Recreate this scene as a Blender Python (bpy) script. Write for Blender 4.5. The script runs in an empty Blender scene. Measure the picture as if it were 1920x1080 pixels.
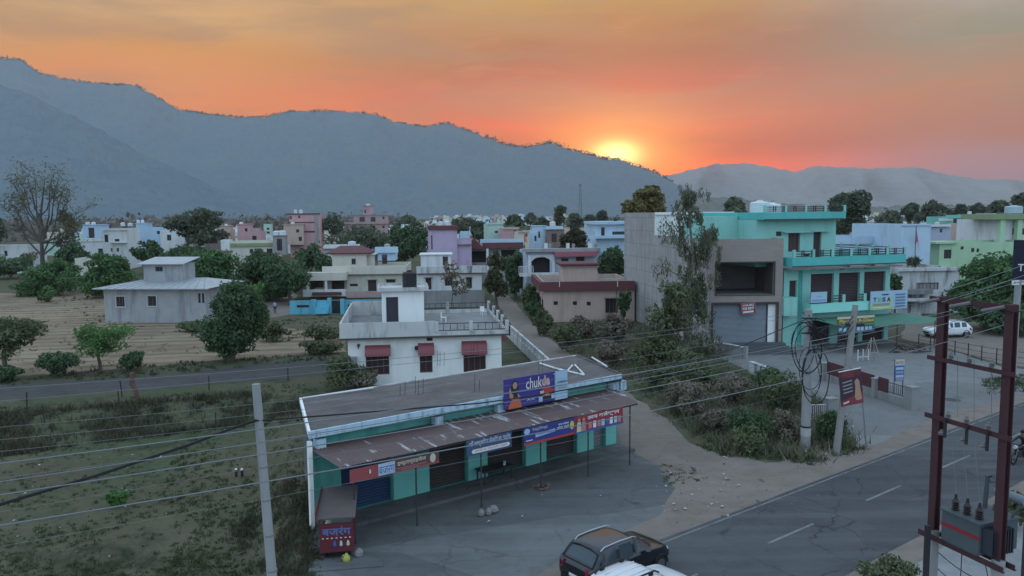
import bpy, math, random
import numpy as np
from mathutils import Vector, noise
random.seed(7)
RNG = np.random.default_rng(11)
SC = bpy.context.scene
COL = SC.collection
# ------------------------------------------------------------------ camera
CAMH, FPX = 13.0, 1450.0
PITCH, ROLL = math.atan(140 / FPX), 0.009
_f = Vector((0, math.cos(PITCH), -math.sin(PITCH)))
_r0 = Vector((1, 0, 0)); _u0 = Vector((0, math.sin(PITCH), math.cos(PITCH)))
_r = _r0 * math.cos(ROLL) - _u0 * math.sin(ROLL)
_u = _u0 * math.cos(ROLL) + _r0 * math.sin(ROLL)
cam_d = bpy.data.cameras.new("camera"); cam = bpy.data.objects.new("camera", cam_d); COL.objects.link(cam)
from mathutils import Matrix
cam.matrix_world = Matrix(((_r.x, _u.x, -_f.x, 0), (_r.y, _u.y, -_f.y, 0), (_r.z, _u.z, -_f.z, CAMH), (0, 0, 0, 1)))
cam_d.sensor_width = 36; cam_d.lens = 36 * FPX / 1920
cam_d.clip_start = 0.5; cam_d.clip_end = 20000
SC.camera = cam
SC.view_settings.view_transform = 'Standard'; SC.view_settings.look = 'None'
SC.view_settings.exposure = 0; SC.view_settings.gamma = 1
SC.cycles.volume_bounces = 1; SC.cycles.max_bounces = 6; SC.cycles.diffuse_bounces = 2
SC.cycles.transparent_max_bounces = 12
SC.cycles.use_denoising = True

def ray(px, py): return (_f + _r * ((px - 960) / FPX) + _u * ((540 - py) / FPX))
def P(px, py, Y):
    d = ray(px, py); t = Y / d.y
    return Vector((0, 0, CAMH)) + d * t
def G(px, py, z=0.0):
    d = ray(px, py); t = (z - CAMH) / d.z
    return Vector((0, 0, CAMH)) + d * t
def rgb(r, g, b):
    f = lambda c: (c / 255 / 12.92) if c <= 10 else ((c / 255 + .055) / 1.055) ** 2.4
    return (f(r), f(g), f(b), 1)

# ------------------------------------------------------------------ node helper
class NT:
    def __init__(s, nt): s.t = nt; s.n = nt.nodes; s.l = nt.links
    def node(s, typ, **kw):
        n = s.n.new(typ)
        ins = kw.pop('ins', {})
        for k, v in kw.items(): setattr(n, k, v)
        for k, v in ins.items(): s.set(n, k, v)
        return n
    def set(s, n, k, v):
        if isinstance(v, bpy.types.NodeSocket): s.l.new(v, n.inputs[k])
        else: n.inputs[k].default_value = v
    def m(s, op, a, b=None, c=None, clamp=False):
        n = s.n.new('ShaderNodeMath'); n.operation = op; n.use_clamp = clamp
        s.set(n, 0, a)
        if b is not None: s.set(n, 1, b)
        if c is not None: s.set(n, 2, c)
        return n.outputs[0]
    def ramp(s, fac, stops, interp='LINEAR'):
        n = s.n.new('ShaderNodeValToRGB'); cr = n.color_ramp; cr.interpolation = interp
        while len(cr.elements) < len(stops): cr.elements.new(0.5)
        for e, (p, c) in zip(cr.elements, stops):
            e.position = p; e.color = c if len(c) == 4 else (*c, 1)
        s.set(n, 0, fac); return n.outputs[0]
    def mix(s, fac, a, b, blend='MIX'):
        n = s.n.new('ShaderNodeMix'); n.data_type = 'RGBA'; n.blend_type = blend; n.clamp_factor = True
        s.set(n, 0, fac); s.set(n, 6, a); s.set(n, 7, b); return n.outputs[2]
    def maprange(s, v, a, b, c=0.0, d=1.0, smooth=False):
        n = s.n.new('ShaderNodeMapRange'); n.interpolation_type = 'SMOOTHSTEP' if smooth else 'LINEAR'
        for k, x in zip((0, 1, 2, 3, 4), (v, a, b, c, d)): s.set(n, k, x)
        return n.outputs[0]
    def noise(s, vec, scale, detail=4, rough=.55, dist=0):
        n = s.n.new('ShaderNodeTexNoise'); s.set(n, 'Vector', vec) if vec is not None else None
        n.inputs['Scale'].default_value = scale; n.inputs['Detail'].default_value = detail
        n.inputs['Roughness'].default_value = rough; n.inputs['Distortion'].default_value = dist
        return n.outputs[0]
    def mapping(s, vec, scale=(1, 1, 1), rot=(0, 0, 0), loc=(0, 0, 0)):
        n = s.n.new('ShaderNodeMapping'); s.set(n, 0, vec)
        n.inputs['Scale'].default_value = scale; n.inputs['Rotation'].default_value = rot; n.inputs['Location'].default_value = loc
        return n.outputs[0]

# ------------------------------------------------------------------ sky
SUN_AZ = math.atan((1150 - 960) / FPX); SUN_EL = math.radians(3.5)
W = bpy.data.worlds.new("World"); SC.world = W; W.use_nodes = True
def build_world():
    W.node_tree.nodes.clear()
    n = NT(W.node_tree)
    tc = n.node('ShaderNodeTexCoord').outputs['Generated']
    sep = n.node('ShaderNodeSeparateXYZ', ins={0: tc})
    x, y, z = sep.outputs
    el = n.m('ARCSINE', n.m('MINIMUM', n.m('MAXIMUM', z, -1.0), 1.0))
    az = n.m('ARCTAN2', x, y)
    # slow warp so that the bands are not ruled lines
    wv = n.mapping(tc, scale=(3.0, 3.0, 11.0))
    wn = n.noise(wv, 1.6, 5, .55)
    el2 = n.m('ADD', el, n.m('MULTIPLY', n.m('SUBTRACT', wn, .5), .075))
    e = n.maprange(el2, 0.0, 0.40)            # 0..23 degrees
    d2 = lambda deg: math.radians(deg) / 0.40
    st = lambda tab: [(min(1, math.radians(d) / .40), (*c, 1)) for d, c in tab]
    left, mid, right = (n.ramp(e, st(SKY[k])) for k in ('left', 'mid', 'right'))
    back = n.ramp(n.maprange(el, 0.0, 1.4), [(0, (.80, 1.01, 1.25)), (.25, (.82, 1.08, 1.38)), (1, (.69, .97, 1.29))], 'EASE')
    c = n.mix(n.maprange(az, SUN_AZ - .56, SUN_AZ - .06, smooth=True), left, mid)
    c = n.mix(n.maprange(az, SUN_AZ + .08, SUN_AZ + .42, smooth=True), c, right)
    # streaky clouds lit from below
    cv = n.mapping(tc, scale=(5.0, 5.0, 30.0), rot=(0, .10, 0))
    cl = n.noise(cv, 1.3, 7, .62, .6)
    lowf = n.maprange(el, .055, .15, smooth=True)
    c = n.mix(n.m('MULTIPLY', n.m('MULTIPLY', n.maprange(cl, .53, .72, smooth=True), .22), lowf), c, rgb(228, 148, 90))
    cl2 = n.noise(n.mapping(tc, scale=(2.2, 2.2, 12.0), loc=(3, 1, 2)), 1.5, 5, .55, .4)
    c = n.mix(n.m('MULTIPLY', n.m('MULTIPLY', n.maprange(cl2, .46, .64, smooth=True), .5), lowf), c, rgb(146, 112, 84))
    # glow round the sun
    sd = Vector((math.sin(SUN_AZ) * math.cos(.079), math.cos(SUN_AZ) * math.cos(.079), math.sin(.079)))
    dz = n.m('SUBTRACT', el, .073); da = n.m('SUBTRACT', az, SUN_AZ + .004)
    r2 = n.m('ADD', n.m('MULTIPLY', da, n.m('MULTIPLY', da, .52)), n.m('MULTIPLY', dz, n.m('MULTIPLY', dz, 1.6)))
    g1 = n.m('POWER', 2.718, n.m('MULTIPLY', r2, -1 / .0034))
    g2 = n.m('POWER', 2.718, n.m('MULTIPLY', r2, -1 / .00038))
    g3 = n.m('POWER', 2.718, n.m('MULTIPLY', r2, -1 / .020))
    c = n.mix(n.m('MULTIPLY', g3, .06), c, rgb(250, 130, 40))
    c = n.mix(1.0, c, n.mix(g1, (0, 0, 0, 1), (.52, .38, .06, 1)), 'ADD')
    c = n.mix(1.0, c, n.mix(g2, (0, 0, 0, 1), (1.5, 1.5, .62, 1)), 'ADD')
    # up and behind the viewer the dusk sky is pale blue
    f_up = n.maprange(el, .27, .75, smooth=True)
    f_bk = n.maprange(n.m('ABSOLUTE', n.m('SUBTRACT', az, SUN_AZ)), .75, 1.5, smooth=True)
    f = n.m('MAXIMUM', f_up, f_bk)
    c = n.mix(f, c, back)
    c = n.mix(n.maprange(z, -.02, -.2), c, (.10, .11, .12, 1))
    sky = n.node('ShaderNodeTexSky', sky_type='NISHITA', sun_disc=False, sun_elevation=SUN_EL, sun_rotation=SUN_AZ, dust_density=4.0, air_density=1.5)
    bg1 = n.node('ShaderNodeBackground', ins={'Color': c, 'Strength': SKY_K})
    bg2 = n.node('ShaderNodeBackground', ins={'Color': sky.outputs[0], 'Strength': 0.015})
    add = n.node('ShaderNodeAddShader', ins={0: bg1.outputs[0], 1: bg2.outputs[0]})
    out = n.node('ShaderNodeOutputWorld', ins={0: add.outputs[0]})
SKY_K = 1.0
HZ_D, HZ_Y, HZ_TOP = 0.95e-4, 4100.0, 700.0
SKY = {'left': [(6, (0.864, 0.217, 0.000)), (8, (0.864, 0.217, 0.000)), (10.5, (0.724, 0.268, 0.000)), (13, (0.713, 0.378, 0.102)), (15.2, (0.623, 0.337, 0.137)), (22.9, (0.400, 0.400, 0.420))], 'mid': [(0, (1.029, 0.060, 0.000)), (2.9, (1.029, 0.060, 0.000)), (4.6, (0.458, 0.000, 0.000)), (6.5, (0.738, 0.016, 0.000)), (9, (0.420, 0.000, 0.000)), (11.5, (0.242, 0.036, 0.000)), (15.2, (0.428, 0.240, 0.035)), (22.9, (0.400, 0.400, 0.420))], 'right': [(0, (0.336, 0.191, 0.245)), (1.2, (0.336, 0.191, 0.245)), (2.4, (0.336, 0.191, 0.245)), (5, (0.396, 0.118, 0.064)), (8, (0.429, 0.150, 0.035)), (11, (0.228, 0.217, 0.136)), (15.2, (0.467, 0.389, 0.340)), (22.9, (0.400, 0.400, 0.420))]}
build_world()
W.cycles.sampling_method = 'MANUAL'; W.cycles.sample_map_resolution = 512
sun_d = bpy.data.lights.new("sun", 'SUN'); sun = bpy.data.objects.new("sun", sun_d); COL.objects.link(sun)
sun_d.energy = 0.25; sun_d.angle = math.radians(.5); sun_d.color = (1, .26, .03)
_sd = Vector((math.sin(SUN_AZ) * math.cos(SUN_EL), math.cos(SUN_AZ) * math.cos(SUN_EL), math.sin(SUN_EL)))
sun.rotation_euler = _sd.to_track_quat('Z', 'Y').to_euler()

# ------------------------------------------------------------------ object helpers
def tag(o, label=None, cat=None, group=None, kind=None):
    if label: o['label'] = label
    if cat: o['category'] = cat
    if group: o['group'] = group
    if kind: o['kind'] = kind
    return o
def thing(name, label, cat, loc=(0, 0, 0), rz=0, group=None):
    o = bpy.data.objects.new(name, None); COL.objects.link(o)
    o.location = loc; o.rotation_euler = (0, 0, rz); o.empty_display_size = .3
    return tag(o, label, cat, group)
def kids(o): return [c for c in o.children]
def dup(o, loc=None, rz=None, scale=None, label=None, parent=None):
    c = o.copy(); COL.objects.link(c); c.parent = parent
    if loc is not None: c.location = loc
    if rz is not None: c.rotation_euler = (0, 0, rz)
    if scale is not None: c.scale = scale if hasattr(scale, '__len__') else (scale,) * 3
    if label: c['label'] = label
    for ch in kids(o): dup(ch, parent=c)
    return c
class MB:
    def __init__(s): s.v = []; s.f = []; s.mi = []; s.cur = 0
    def add(s, vs, fs):
        o = len(s.v); s.v += [tuple(v) for v in vs]; s.f += [tuple(i + o for i in f) for f in fs]; s.mi += [s.cur] * len(fs); return s
    def quad(s, *p): return s.add(p, [tuple(range(len(p)))])
    def box(s, x0, x1, y0, y1, z0, z1):
        v = [(x0, y0, z0), (x1, y0, z0), (x1, y1, z0), (x0, y1, z0), (x0, y0, z1), (x1, y0, z1), (x1, y1, z1), (x0, y1, z1)]
        return s.add(v, [(3, 2, 1, 0), (4, 5, 6, 7), (0, 1, 5, 4), (1, 2, 6, 5), (2, 3, 7, 6), (3, 0, 4, 7)])
    def prism(s, poly, z0, z1):
        n = len(poly); v = [(x, y, z0) for x, y in poly] + [(x, y, z1) for x, y in poly]
        return s.add(v, [tuple(range(n - 1, -1, -1)), tuple(range(n, 2 * n))] + [(i, (i + 1) % n, n + (i + 1) % n, n + i) for i in range(n)])
    def extr(s, poly3, d):
        """planar polygon of 3d points extruded by vector d"""
        n = len(poly3); d = Vector(d); a = [Vector(p) for p in poly3]
        v = a + [p + d for p in a]
        return s.add(v, [tuple(range(n - 1, -1, -1)), tuple(range(n, 2 * n))] + [(i, (i + 1) % n, n + (i + 1) % n, n + i) for i in range(n)])
    def tube(s, pts, r, n=6, caps=True, r1=None):
        pts = [Vector(p) for p in pts]; k = len(pts); vs = []
        for i, p in enumerate(pts):
            t = (pts[min(i + 1, k - 1)] - pts[max(i - 1, 0)])
            t = t.normalized() if t.length > 1e-9 else Vector((0, 0, 1))
            ref = Vector((0, 0, 1)) if abs(t.z) < .9 else Vector((1, 0, 0))
            a = t.cross(ref).normalized(); b = a.cross(t)
            rr = r if r1 is None else r + (r1 - r) * i / (k - 1)
            if hasattr(r, '__len__'): rr = r[i]
            vs += [p + (a * math.cos(q) + b * math.sin(q)) * rr for q in (2 * math.pi * j / n for j in range(n))]
        fs = [(i * n + j, i * n + (j + 1) % n, (i + 1) * n + (j + 1) % n, (i + 1) * n + j) for i in range(k - 1) for j in range(n)]
        if caps: fs += [tuple(range(n)), tuple(range((k - 1) * n + n - 1, (k - 1) * n - 1, -1))]
        return s.add(vs, fs)
    def lathe(s, prof, c=(0, 0, 0), n=12):
        k = len(prof); vs = [(c[0] + r * math.cos(2 * math.pi * j / n), c[1] + r * math.sin(2 * math.pi * j / n), c[2] + z) for r, z in prof for j in range(n)]
        fs = [(i * n + j, i * n + (j + 1) % n, (i + 1) * n + (j + 1) % n, (i + 1) * n + j) for i in range(k - 1) for j in range(n)]
        fs += [tuple(range(n - 1, -1, -1)), tuple(range((k - 1) * n, k * n))]
        return s.add(vs, fs)
    def wall(s, x0, x1, z0, z1, y, holes=(), dep=.16):
        """facade in the plane y with real openings and reveals going dep into +y"""
        hs = [(max(a, x0), max(c, z0), min(b, x1), min(d, z1)) for a, c, b, d in holes]
        xs = sorted({x0, x1, *[h[0] for h in hs], *[h[2] for h in hs]}); zs = sorted({z0, z1, *[h[1] for h in hs], *[h[3] for h in hs]})
        for i in range(len(xs) - 1):
            for j in range(len(zs) - 1):
                cx, cz = (xs[i] + xs[i + 1]) / 2, (zs[j] + zs[j + 1]) / 2
                if any(h[0] < cx < h[2] and h[1] < cz < h[3] for h in hs): continue
                s.quad((xs[i], y, zs[j]), (xs[i + 1], y, zs[j]), (xs[i + 1], y, zs[j + 1]), (xs[i], y, zs[j + 1]))
        for a, c, b, d in hs:
            e = y + dep
            s.quad((a, y, c), (a, y, d), (a, e, d), (a, e, c)); s.quad((b, y, d), (b, y, c), (b, e, c), (b, e, d))
            s.quad((a, y, d), (b, y, d), (b, e, d), (a, e, d)); s.quad((b, y, c), (a, y, c), (a, e, c), (b, e, c))
        return s
    def build(s, name, mat, parent=None, smooth=False, loc=None, rz=None):
        me = bpy.data.meshes.new(name); me.from_pydata(s.v, [], s.f)
        for m_ in (mat if isinstance(mat, (list, tuple)) else [mat]): me.materials.append(m_)
        if isinstance(mat, (list, tuple)): me.polygons.foreach_set('material_index', s.mi)
        if smooth: me.polygons.foreach_set('use_smooth', [True] * len(me.polygons))
        me.update()
        o = bpy.data.objects.new(name, me); COL.objects.link(o)
        if parent: o.parent = parent
        if loc is not None: o.location = loc
        if rz is not None: o.rotation_euler = (0, 0, rz)
        return o

# ------------------------------------------------------------------ materials
MATS = {}
def mat(name, col, rough=.8, var=.18, scale=1.2, metal=0, stain=None, stain_amt=.5, stain_scale=.5, bump=0, bscale=20, spec=.3, stretch=(1, 1, 1), coat=0):
    """plain surface with tone variation, optional stains of their own shape, optional bump"""
    if name in MATS: return MATS[name]
    m = bpy.data.materials.new(name); m.use_nodes = True; n = NT(m.node_tree)
    b = m.node_tree.nodes['Principled BSDF']
    geo = n.node('ShaderNodeTexCoord').outputs['Object']
    c4 = (*col[:3], 1)
    dk = tuple(max(0, c * (1 - var)) for c in col[:3]); lt = tuple(min(1, c * (1 + var * .6)) for c in col[:3])
    v = n.mapping(geo, scale=stretch)
    c = n.mix(n.noise(v, scale, 6, .6), (*dk, 1), (*lt, 1))
    if stain:
        f = n.maprange(n.noise(n.mapping(geo, scale=(1.4, 1.4, .26)), stain_scale, 7, .66, .3), .46, .68, 0, stain_amt, True)
        c = n.mix(f, c, (*stain[:3], 1))
    n.set(b, 'Base Color', c); b.inputs['Roughness'].default_value = rough; b.inputs['Metallic'].default_value = metal
    b.inputs['Specular IOR Level'].default_value = spec; b.inputs['Coat Weight'].default_value = coat
    if bump:
        bp = n.node('ShaderNodeBump', ins={'Height': n.noise(geo, bscale, 4, .6), 'Strength': bump, 'Distance': .02})
        n.set(b, 'Normal', bp.outputs[0])
    MATS[name] = m; return m
# ------------------------------------------------------------------ terrain
LOTN = Vector((-.34, .94)).normalized()
def sstep(a, b, x):
    t = min(1, max(0, (x - a) / (b - a))); return t * t * (3 - 2 * t)
SH_A, SH_B = G(583, 985), None
def lot_drop(x, y):
    """the grass lot on the left lies about a metre below the track, the lane and the shop"""
    s = (x + 14.2) * LOTN.x + (y - 55.0) * LOTN.y
    bank = 1 - sstep(-2.5, 2.0, s)
    e = x - (-9.3 + (32.2 - y) * .33)          # left edge of the shop plot
    if y < 24: e = x - (-6.6 + (24 - y) * .75)
    side = 1 - sstep(-1.6, -.2, e)
    return -1.0 * bank * side
def gz(x, y): return lot_drop(x, y) if (-70 < x < 2 and 4 < y < 66) else 0.0
def on(px, py):
    p = G(px, py, 0); z = gz(p.x, p.y)
    for _ in range(3): p = G(px, py, z); z = gz(p.x, p.y)
    p.z = z; return p

def axis(lo, hi, fine_lo, fine_hi, step, g):
    a = list(np.arange(fine_lo, fine_hi + 1e-6, step)); s = step
    while a[-1] < hi: s *= g; a.append(a[-1] + s)
    s = step
    while a[0] > lo: s *= g; a.insert(0, a[0] - s)
    return a
def ground_mat():
    m = bpy.data.materials.new('dry_ground'); m.use_nodes = True; n = NT(m.node_tree); b = n.n['Principled BSDF']
    co = n.node('ShaderNodeNewGeometry').outputs['Position']
    big = n.noise(co, .05, 5, .6); mid = n.noise(co, .35, 6, .65, .4); fine = n.noise(co, 3.0, 5, .7)
    c = n.mix(n.maprange(mid, .38, .62), (.078, .084, .050, 1), (.122, .106, .07, 1))
    c = n.mix(n.maprange(big, .42, .62), c, (.058, .078, .038, 1))
    c = n.mix(n.maprange(fine, .45, .75, 0, .6), c, (.135, .122, .082, 1))
    c = n.mix(n.maprange(n.noise(co, 1.1, 6, .7), .56, .72, 0, .7), c, (.035, .045, .02, 1))
    c = n.mix(n.maprange(n.noise(co, .16, 6, .7, .8), .50, .62, 0, .8), c, (.108, .086, .058, 1))
    c = n.mix(n.maprange(n.noise(n.mapping(co, loc=(31, 7, 2)), .21, 7, .72, .6), .52, .64, 0, .85), c, (.030, .040, .022, 1))
    n.set(b, 'Base Color', c); b.inputs['Roughness'].default_value = .95; b.inputs['Specular IOR Level'].default_value = .1
    bp = n.node('ShaderNodeBump', ins={'Height': fine, 'Strength': .6, 'Distance': .12}); n.set(b, 'Normal', bp.outputs[0])
    return m
def build_ground():
    xs = axis(-4400, 4400, -46, 12, .8, 1.25); ys = axis(-400, 4600, 6, 64, .8, 1.22)
    nx = len(xs); v = []
    for y in ys:
        for x in xs:
            z = gz(x, y)
            if -46 < x < 12 and 6 < y < 64: z += .10 * min(1, -z * 1.2) * noise.noise(Vector((x * .5, y * .5, 0)))
            v.append((x, y, z))
    f = [(j * nx + i, j * nx + i + 1, (j + 1) * nx + i + 1, (j + 1) * nx + i) for j in range(len(ys) - 1) for i in range(nx - 1)]
    mb = MB(); mb.add(v, f); tag(mb.build('ground', ground_mat(), smooth=True), kind='structure')
build_ground()

# ------------------------------------------------------------------ hills
def hill_mat(name, a, b_, c_):
    m = bpy.data.materials.new(name); m.use_nodes = True; n = NT(m.node_tree); b = n.n['Principled BSDF']
    co = n.node('ShaderNodeNewGeometry').outputs['Position']
    c = n.mix(n.maprange(n.noise(co, .006, 7, .66), .38, .62), a, b_)
    c = n.mix(n.maprange(n.noise(co, .035, 6, .75), .48, .64, 0, .85), c, c_)
    n.set(b, 'Base Color', c); b.inputs['Roughness'].default_value = 1; b.inputs['Specular IOR Level'].default_value = 0
    return m
def lerp_pts(pts, x):
    for (x0, y0), (x1, y1) in zip(pts, pts[1:]):
        if x0 <= x <= x1: return y0 + (y1 - y0) * (x - x0) / (x1 - x0)
    return pts[0][1] if x < pts[0][0] else pts[-1][1]
def ridge(name, line, Y, foot, step, matl, rough, canopy, back=.35, seed=0, spur=.16, rows=64):
    """a hill range: skyline given along a bearing, spurs and gullies running down to the foot at distance foot, canopy relief on top"""
    x0, x1 = line[0][0], line[-1][0]; nx = int((x1 - x0) / step) + 1
    v = []; f = []
    for j in range(rows + 7):
        t = j / rows                       # 0 foot .. 1 crest .. beyond = far side
        for i in range(nx):
            px = x0 + (x1 - x0) * i / (nx - 1)
            crest = P(px, lerp_pts(line, px), Y); H = crest.z; bx = crest.x / Y
            yy = foot + (Y - foot) * t if t <= 1 else Y + (t - 1) * Y * back * 4
            prof = t ** 1.35 if t <= 1 else max(0, 1 - (t - 1) * 4) ** 1.2
            X = bx * yy
            g = noise.fractal(Vector((X * .0045 + seed, yy * .0011, seed)), 1, 2, 4)
            sp = 1 + spur * g * 4 * t * (1 - t) if t <= 1 else 1
            z = H * prof * sp
            if z > 3: z += canopy * (noise.noise(Vector((X * .05, yy * .05, seed))) + .6 * noise.noise(Vector((X * .13, yy * .11, seed + 3)))) * min(1, z / 30)
            v.append((X, yy + rough * g * 4 * t * (1 - t) * (1 if t <= 1 else 0), max(z, -3) - (2 if j == 0 else 0)))
    for j in range(rows + 6):
        for i in range(nx - 1): f.append((j * nx + i, j * nx + i + 1, (j + 1) * nx + i + 1, (j + 1) * nx + i))
    mb = MB(); mb.add(v, f); o = mb.build(name, matl, smooth=True); return tag(o, kind='structure')
HM = hill_mat('hazed_forest_slope', (.122, .162, .188, 1), (.139, .176, .194, 1), (.105, .142, .162, 1))  # forest tone lifted and blued so distance haze sits in the base colour
MAINL = [(-420, 118), (-200, 104), (0, 108), (40, 112), (75, 138), (130, 150), (200, 158), (255, 160), (290, 180), (335, 206), (390, 214), (450, 220), (495, 219), (540, 209), (620, 208), (700, 213), (740, 229), (795, 237), (838, 230), (865, 240), (905, 255), (950, 272), (985, 277), (1035, 267), (1062, 280), (1100, 288), (1130, 298), (1160, 300), (1190, 310), (1230, 325), (1270, 347), (1320, 366), (1400, 382), (1480, 392)]
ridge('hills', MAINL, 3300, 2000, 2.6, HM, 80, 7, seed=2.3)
NEARL = [(-420, 105), (-150, 130), (0, 160), (40, 170), (110, 205), (180, 238), (260, 285), (330, 316), (400, 350), (470, 380), (560, 398)]
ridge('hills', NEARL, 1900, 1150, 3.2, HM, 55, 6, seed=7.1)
FARL = [(1080, 372), (1180, 345), (1260, 326), (1340, 308), (1400, 306), (1450, 314), (1490, 323), (1530, 311), (1580, 314), (1630, 316), (1720, 314), (1780, 328), (1830, 336), (1930, 338), (2050, 348), (2300, 350)]
ridge('hills', FARL, 3850, 3500, 8, hill_mat('hazed_far_slope', (.25, .245, .245, 1), (.28, .27, .265, 1), (.22, .22, .222, 1)), 200, 6, seed=12.2)  # extra haze of the far range painted in as a paler slope colour
LOWL = [(1270, 378), (1310, 372), (1380, 372), (1440, 380), (1500, 382), (1560, 386), (1650, 387), (1760, 386), (1900, 384), (2050, 382)]
ridge('hills', LOWL, 2100, 1900, 4, hill_mat('low_wooded_rise', (.13, .14, .125, 1), (.16, .16, .14, 1), (.10, .11, .10, 1)), 30, 9, seed=4.4)

# ------------------------------------------------------------------ haze
def build_haze(dens):
    m = bpy.data.materials.new('haze_air'); m.use_nodes = True; n = NT(m.node_tree); n.n.clear()
    pv = n.node('ShaderNodeVolumePrincipled', ins={'Color': (.82, .86, .88, 1), 'Density': dens, 'Anisotropy': .6})
    n.node('ShaderNodeOutputMaterial', ins={'Volume': pv.outputs[0]})
    mb = MB(); mb.box(-4500, 4500, -500, HZ_Y, -3, HZ_TOP)
    tag(mb.build('haze', m), kind='stuff')
build_haze(HZ_D)
# ------------------------------------------------------------------ surfaces on the ground
def ground_like(name, c1, c2, c3, s=.4, rough=.9, bump=.3, waves=None, streak=None, crack=None):
    m = bpy.data.materials.new(name); m.use_nodes = True; n = NT(m.node_tree); b = n.n['Principled BSDF']
    co = n.node('ShaderNodeNewGeometry').outputs['Position']
    c = n.mix(n.maprange(n.noise(co, s, 6, .65, .5), .38, .62), (*c1, 1), (*c2, 1))
    c = n.mix(n.maprange(n.noise(co, s * 4.3, 6, .7), .5, .72, 0, .75), c, (*c3, 1))
    if streak:                                   # wheel-worn streaks along a bearing
        v = n.mapping(co, rot=(0, 0, streak[0]), scale=(.05, 1.1, 1))
        c = n.mix(n.maprange(n.noise(v, 1.0, 4, .6), .45, .7, 0, streak[2]), c, (*streak[1], 1))
    if crack:                                    # cracks, patched squares and oil spots, where they are
        wv = n.node('ShaderNodeVectorMath', operation='ADD', ins={0: co, 1: n.node('ShaderNodeTexNoise', ins={'Vector': co, 'Scale': .9, 'Detail': 4}).outputs[1]}).outputs[0]
        vo = n.node('ShaderNodeTexVoronoi', feature='DISTANCE_TO_EDGE', ins={'Vector': wv, 'Scale': crack[0]}).outputs[0]
        f = n.m('MULTIPLY', n.maprange(vo, 0, .016, 1, 0), n.maprange(n.noise(co, .13, 4, .6), .47, .60)); c = n.mix(n.m('MULTIPLY', f, crack[1]), c, (*[x * .45 for x in c3], 1))
        pv = n.node('ShaderNodeTexVoronoi', feature='F1', distance='CHEBYCHEV', ins={'Vector': n.mapping(co, rot=(0, 0, -.64), scale=(.5, 1, 1)), 'Scale': .16}); pr = n.node('ShaderNodeSeparateColor', ins={0: pv.outputs[1]}).outputs[0]
        c = n.mix(n.m('MULTIPLY', n.maprange(pr, .72, .74), .28), c, (*[x * .55 for x in c1], 1)); c = n.mix(n.m('MULTIPLY', n.maprange(pr, .22, .2), .18), c, (*[min(1, x * 1.35) for x in c2], 1))
        c = n.mix(n.maprange(n.noise(n.mapping(co, loc=(5, 9, 1)), .9, 3, .5), .66, .74, 0, .6), c, (*[x * .5 for x in c3], 1))
        c = n.mix(n.maprange(n.noise(co, 9, 4, .7), .55, .75, 0, .35), c, (*[min(1, x * 1.5) for x in c2], 1))
    h = n.noise(co, s * 22, 5, .65)
    if waves:
        v = n.mapping(co, rot=(0, 0, waves[0]))
        w = n.node('ShaderNodeTexWave', wave_type='BANDS', bands_direction='Y', ins={'Vector': v, 'Scale': waves[1], 'Distortion': 5.0, 'Detail': 5, 'Detail Scale': .45}).outputs[1]
        brk = n.noise(n.mapping(co, rot=(0, 0, waves[0]), scale=(.12, .6, 1)), 1.1, 5, .6)
        c = n.mix(n.m('MULTIPLY', n.maprange(w, .4, .95, 0, 1, True), n.maprange(brk, .36, .64, .08, .85)), c, (*waves[2], 1))
    n.set(b, 'Base Color', c); b.inputs['Roughness'].default_value = rough; b.inputs['Specular IOR Level'].default_value = .25
    bp = n.node('ShaderNodeBump', ins={'Height': h, 'Strength': bump, 'Distance': .05}); n.set(b, 'Normal', bp.outputs[0])
    return m
def sheet(name, px, z, m, jag=.25, step=1.2, kind='structure', world=False):
    pts = [Vector((*p, z)) if world else G(*p, z) for p in px]; out = []
    for a, b in zip(pts, pts[1:] + pts[:1]):
        L = (b - a).length; k = max(1, min(60, int(L / step)))
        for i in range(k):
            p = a.lerp(b, i / k)
            if jag: p = p + Vector((noise.noise(p * .9), noise.noise(p * .9 + Vector((9, 2, 5))), 0)) * jag
            out.append((p.x, p.y, z))
    mb = MB(); mb.add(out, [tuple(range(len(out)))])
    o = mb.build(name, m); o.data.validate()
    if o.data.polygons and o.data.polygons[0].normal.z < 0: o.data.flip_normals()
    return tag(o, kind=kind)
M_DIRT = ground_like('pale_dirt', (.172, .140, .116), (.212, .176, .148), (.128, .104, .085), .35, .95, .5, streak=(-.65, (.23, .20, .175), .45))
M_CONC = ground_like('worn_concrete', (.096, .10, .10), (.132, .136, .135), (.065, .067, .066), .28, .85, .25, streak=(-.65, (.185, .184, .18), .5), crack=(.30, .7))
M_YARD = ground_like('yard_concrete', (.165, .165, .162), (.205, .203, .20), (.125, .123, .12), .22, .85, .2, crack=(.22, .6))
M_ROAD = ground_like('asphalt', (.059, .063, .067), (.076, .079, .083), (.048, .05, .053), .3, .82, .35, streak=(-.65, (.118, .118, .118), .55), crack=(.35, .9))
M_TRACK = ground_like('gravel_track', (.055, .054, .052), (.075, .073, .07), (.038, .038, .036), .5, .95, .6, streak=(-.45, (.10, .096, .09), .5))
M_FIELD = ground_like('stubble_field', (.205, .150, .100), (.295, .222, .152), (.135, .10, .066), .09, .98, .6, waves=(-.16, .125, (.085, .07, .04)))
M_CONC2 = ground_like('pale_pavement', (.22, .22, .22), (.27, .268, .264), (.175, .175, .172), .4, .85, .25, crack=(.3, .6))
RD0 = G(1248, 1009); RDD = Vector((.80, .60, 0)); RDN = Vector((.60, -.80, 0))
def rd(t, s, z=0): p = RD0 + RDD * t + RDN * s; return (p.x, p.y) if z is None else (p.x, p.y, z)
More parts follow.
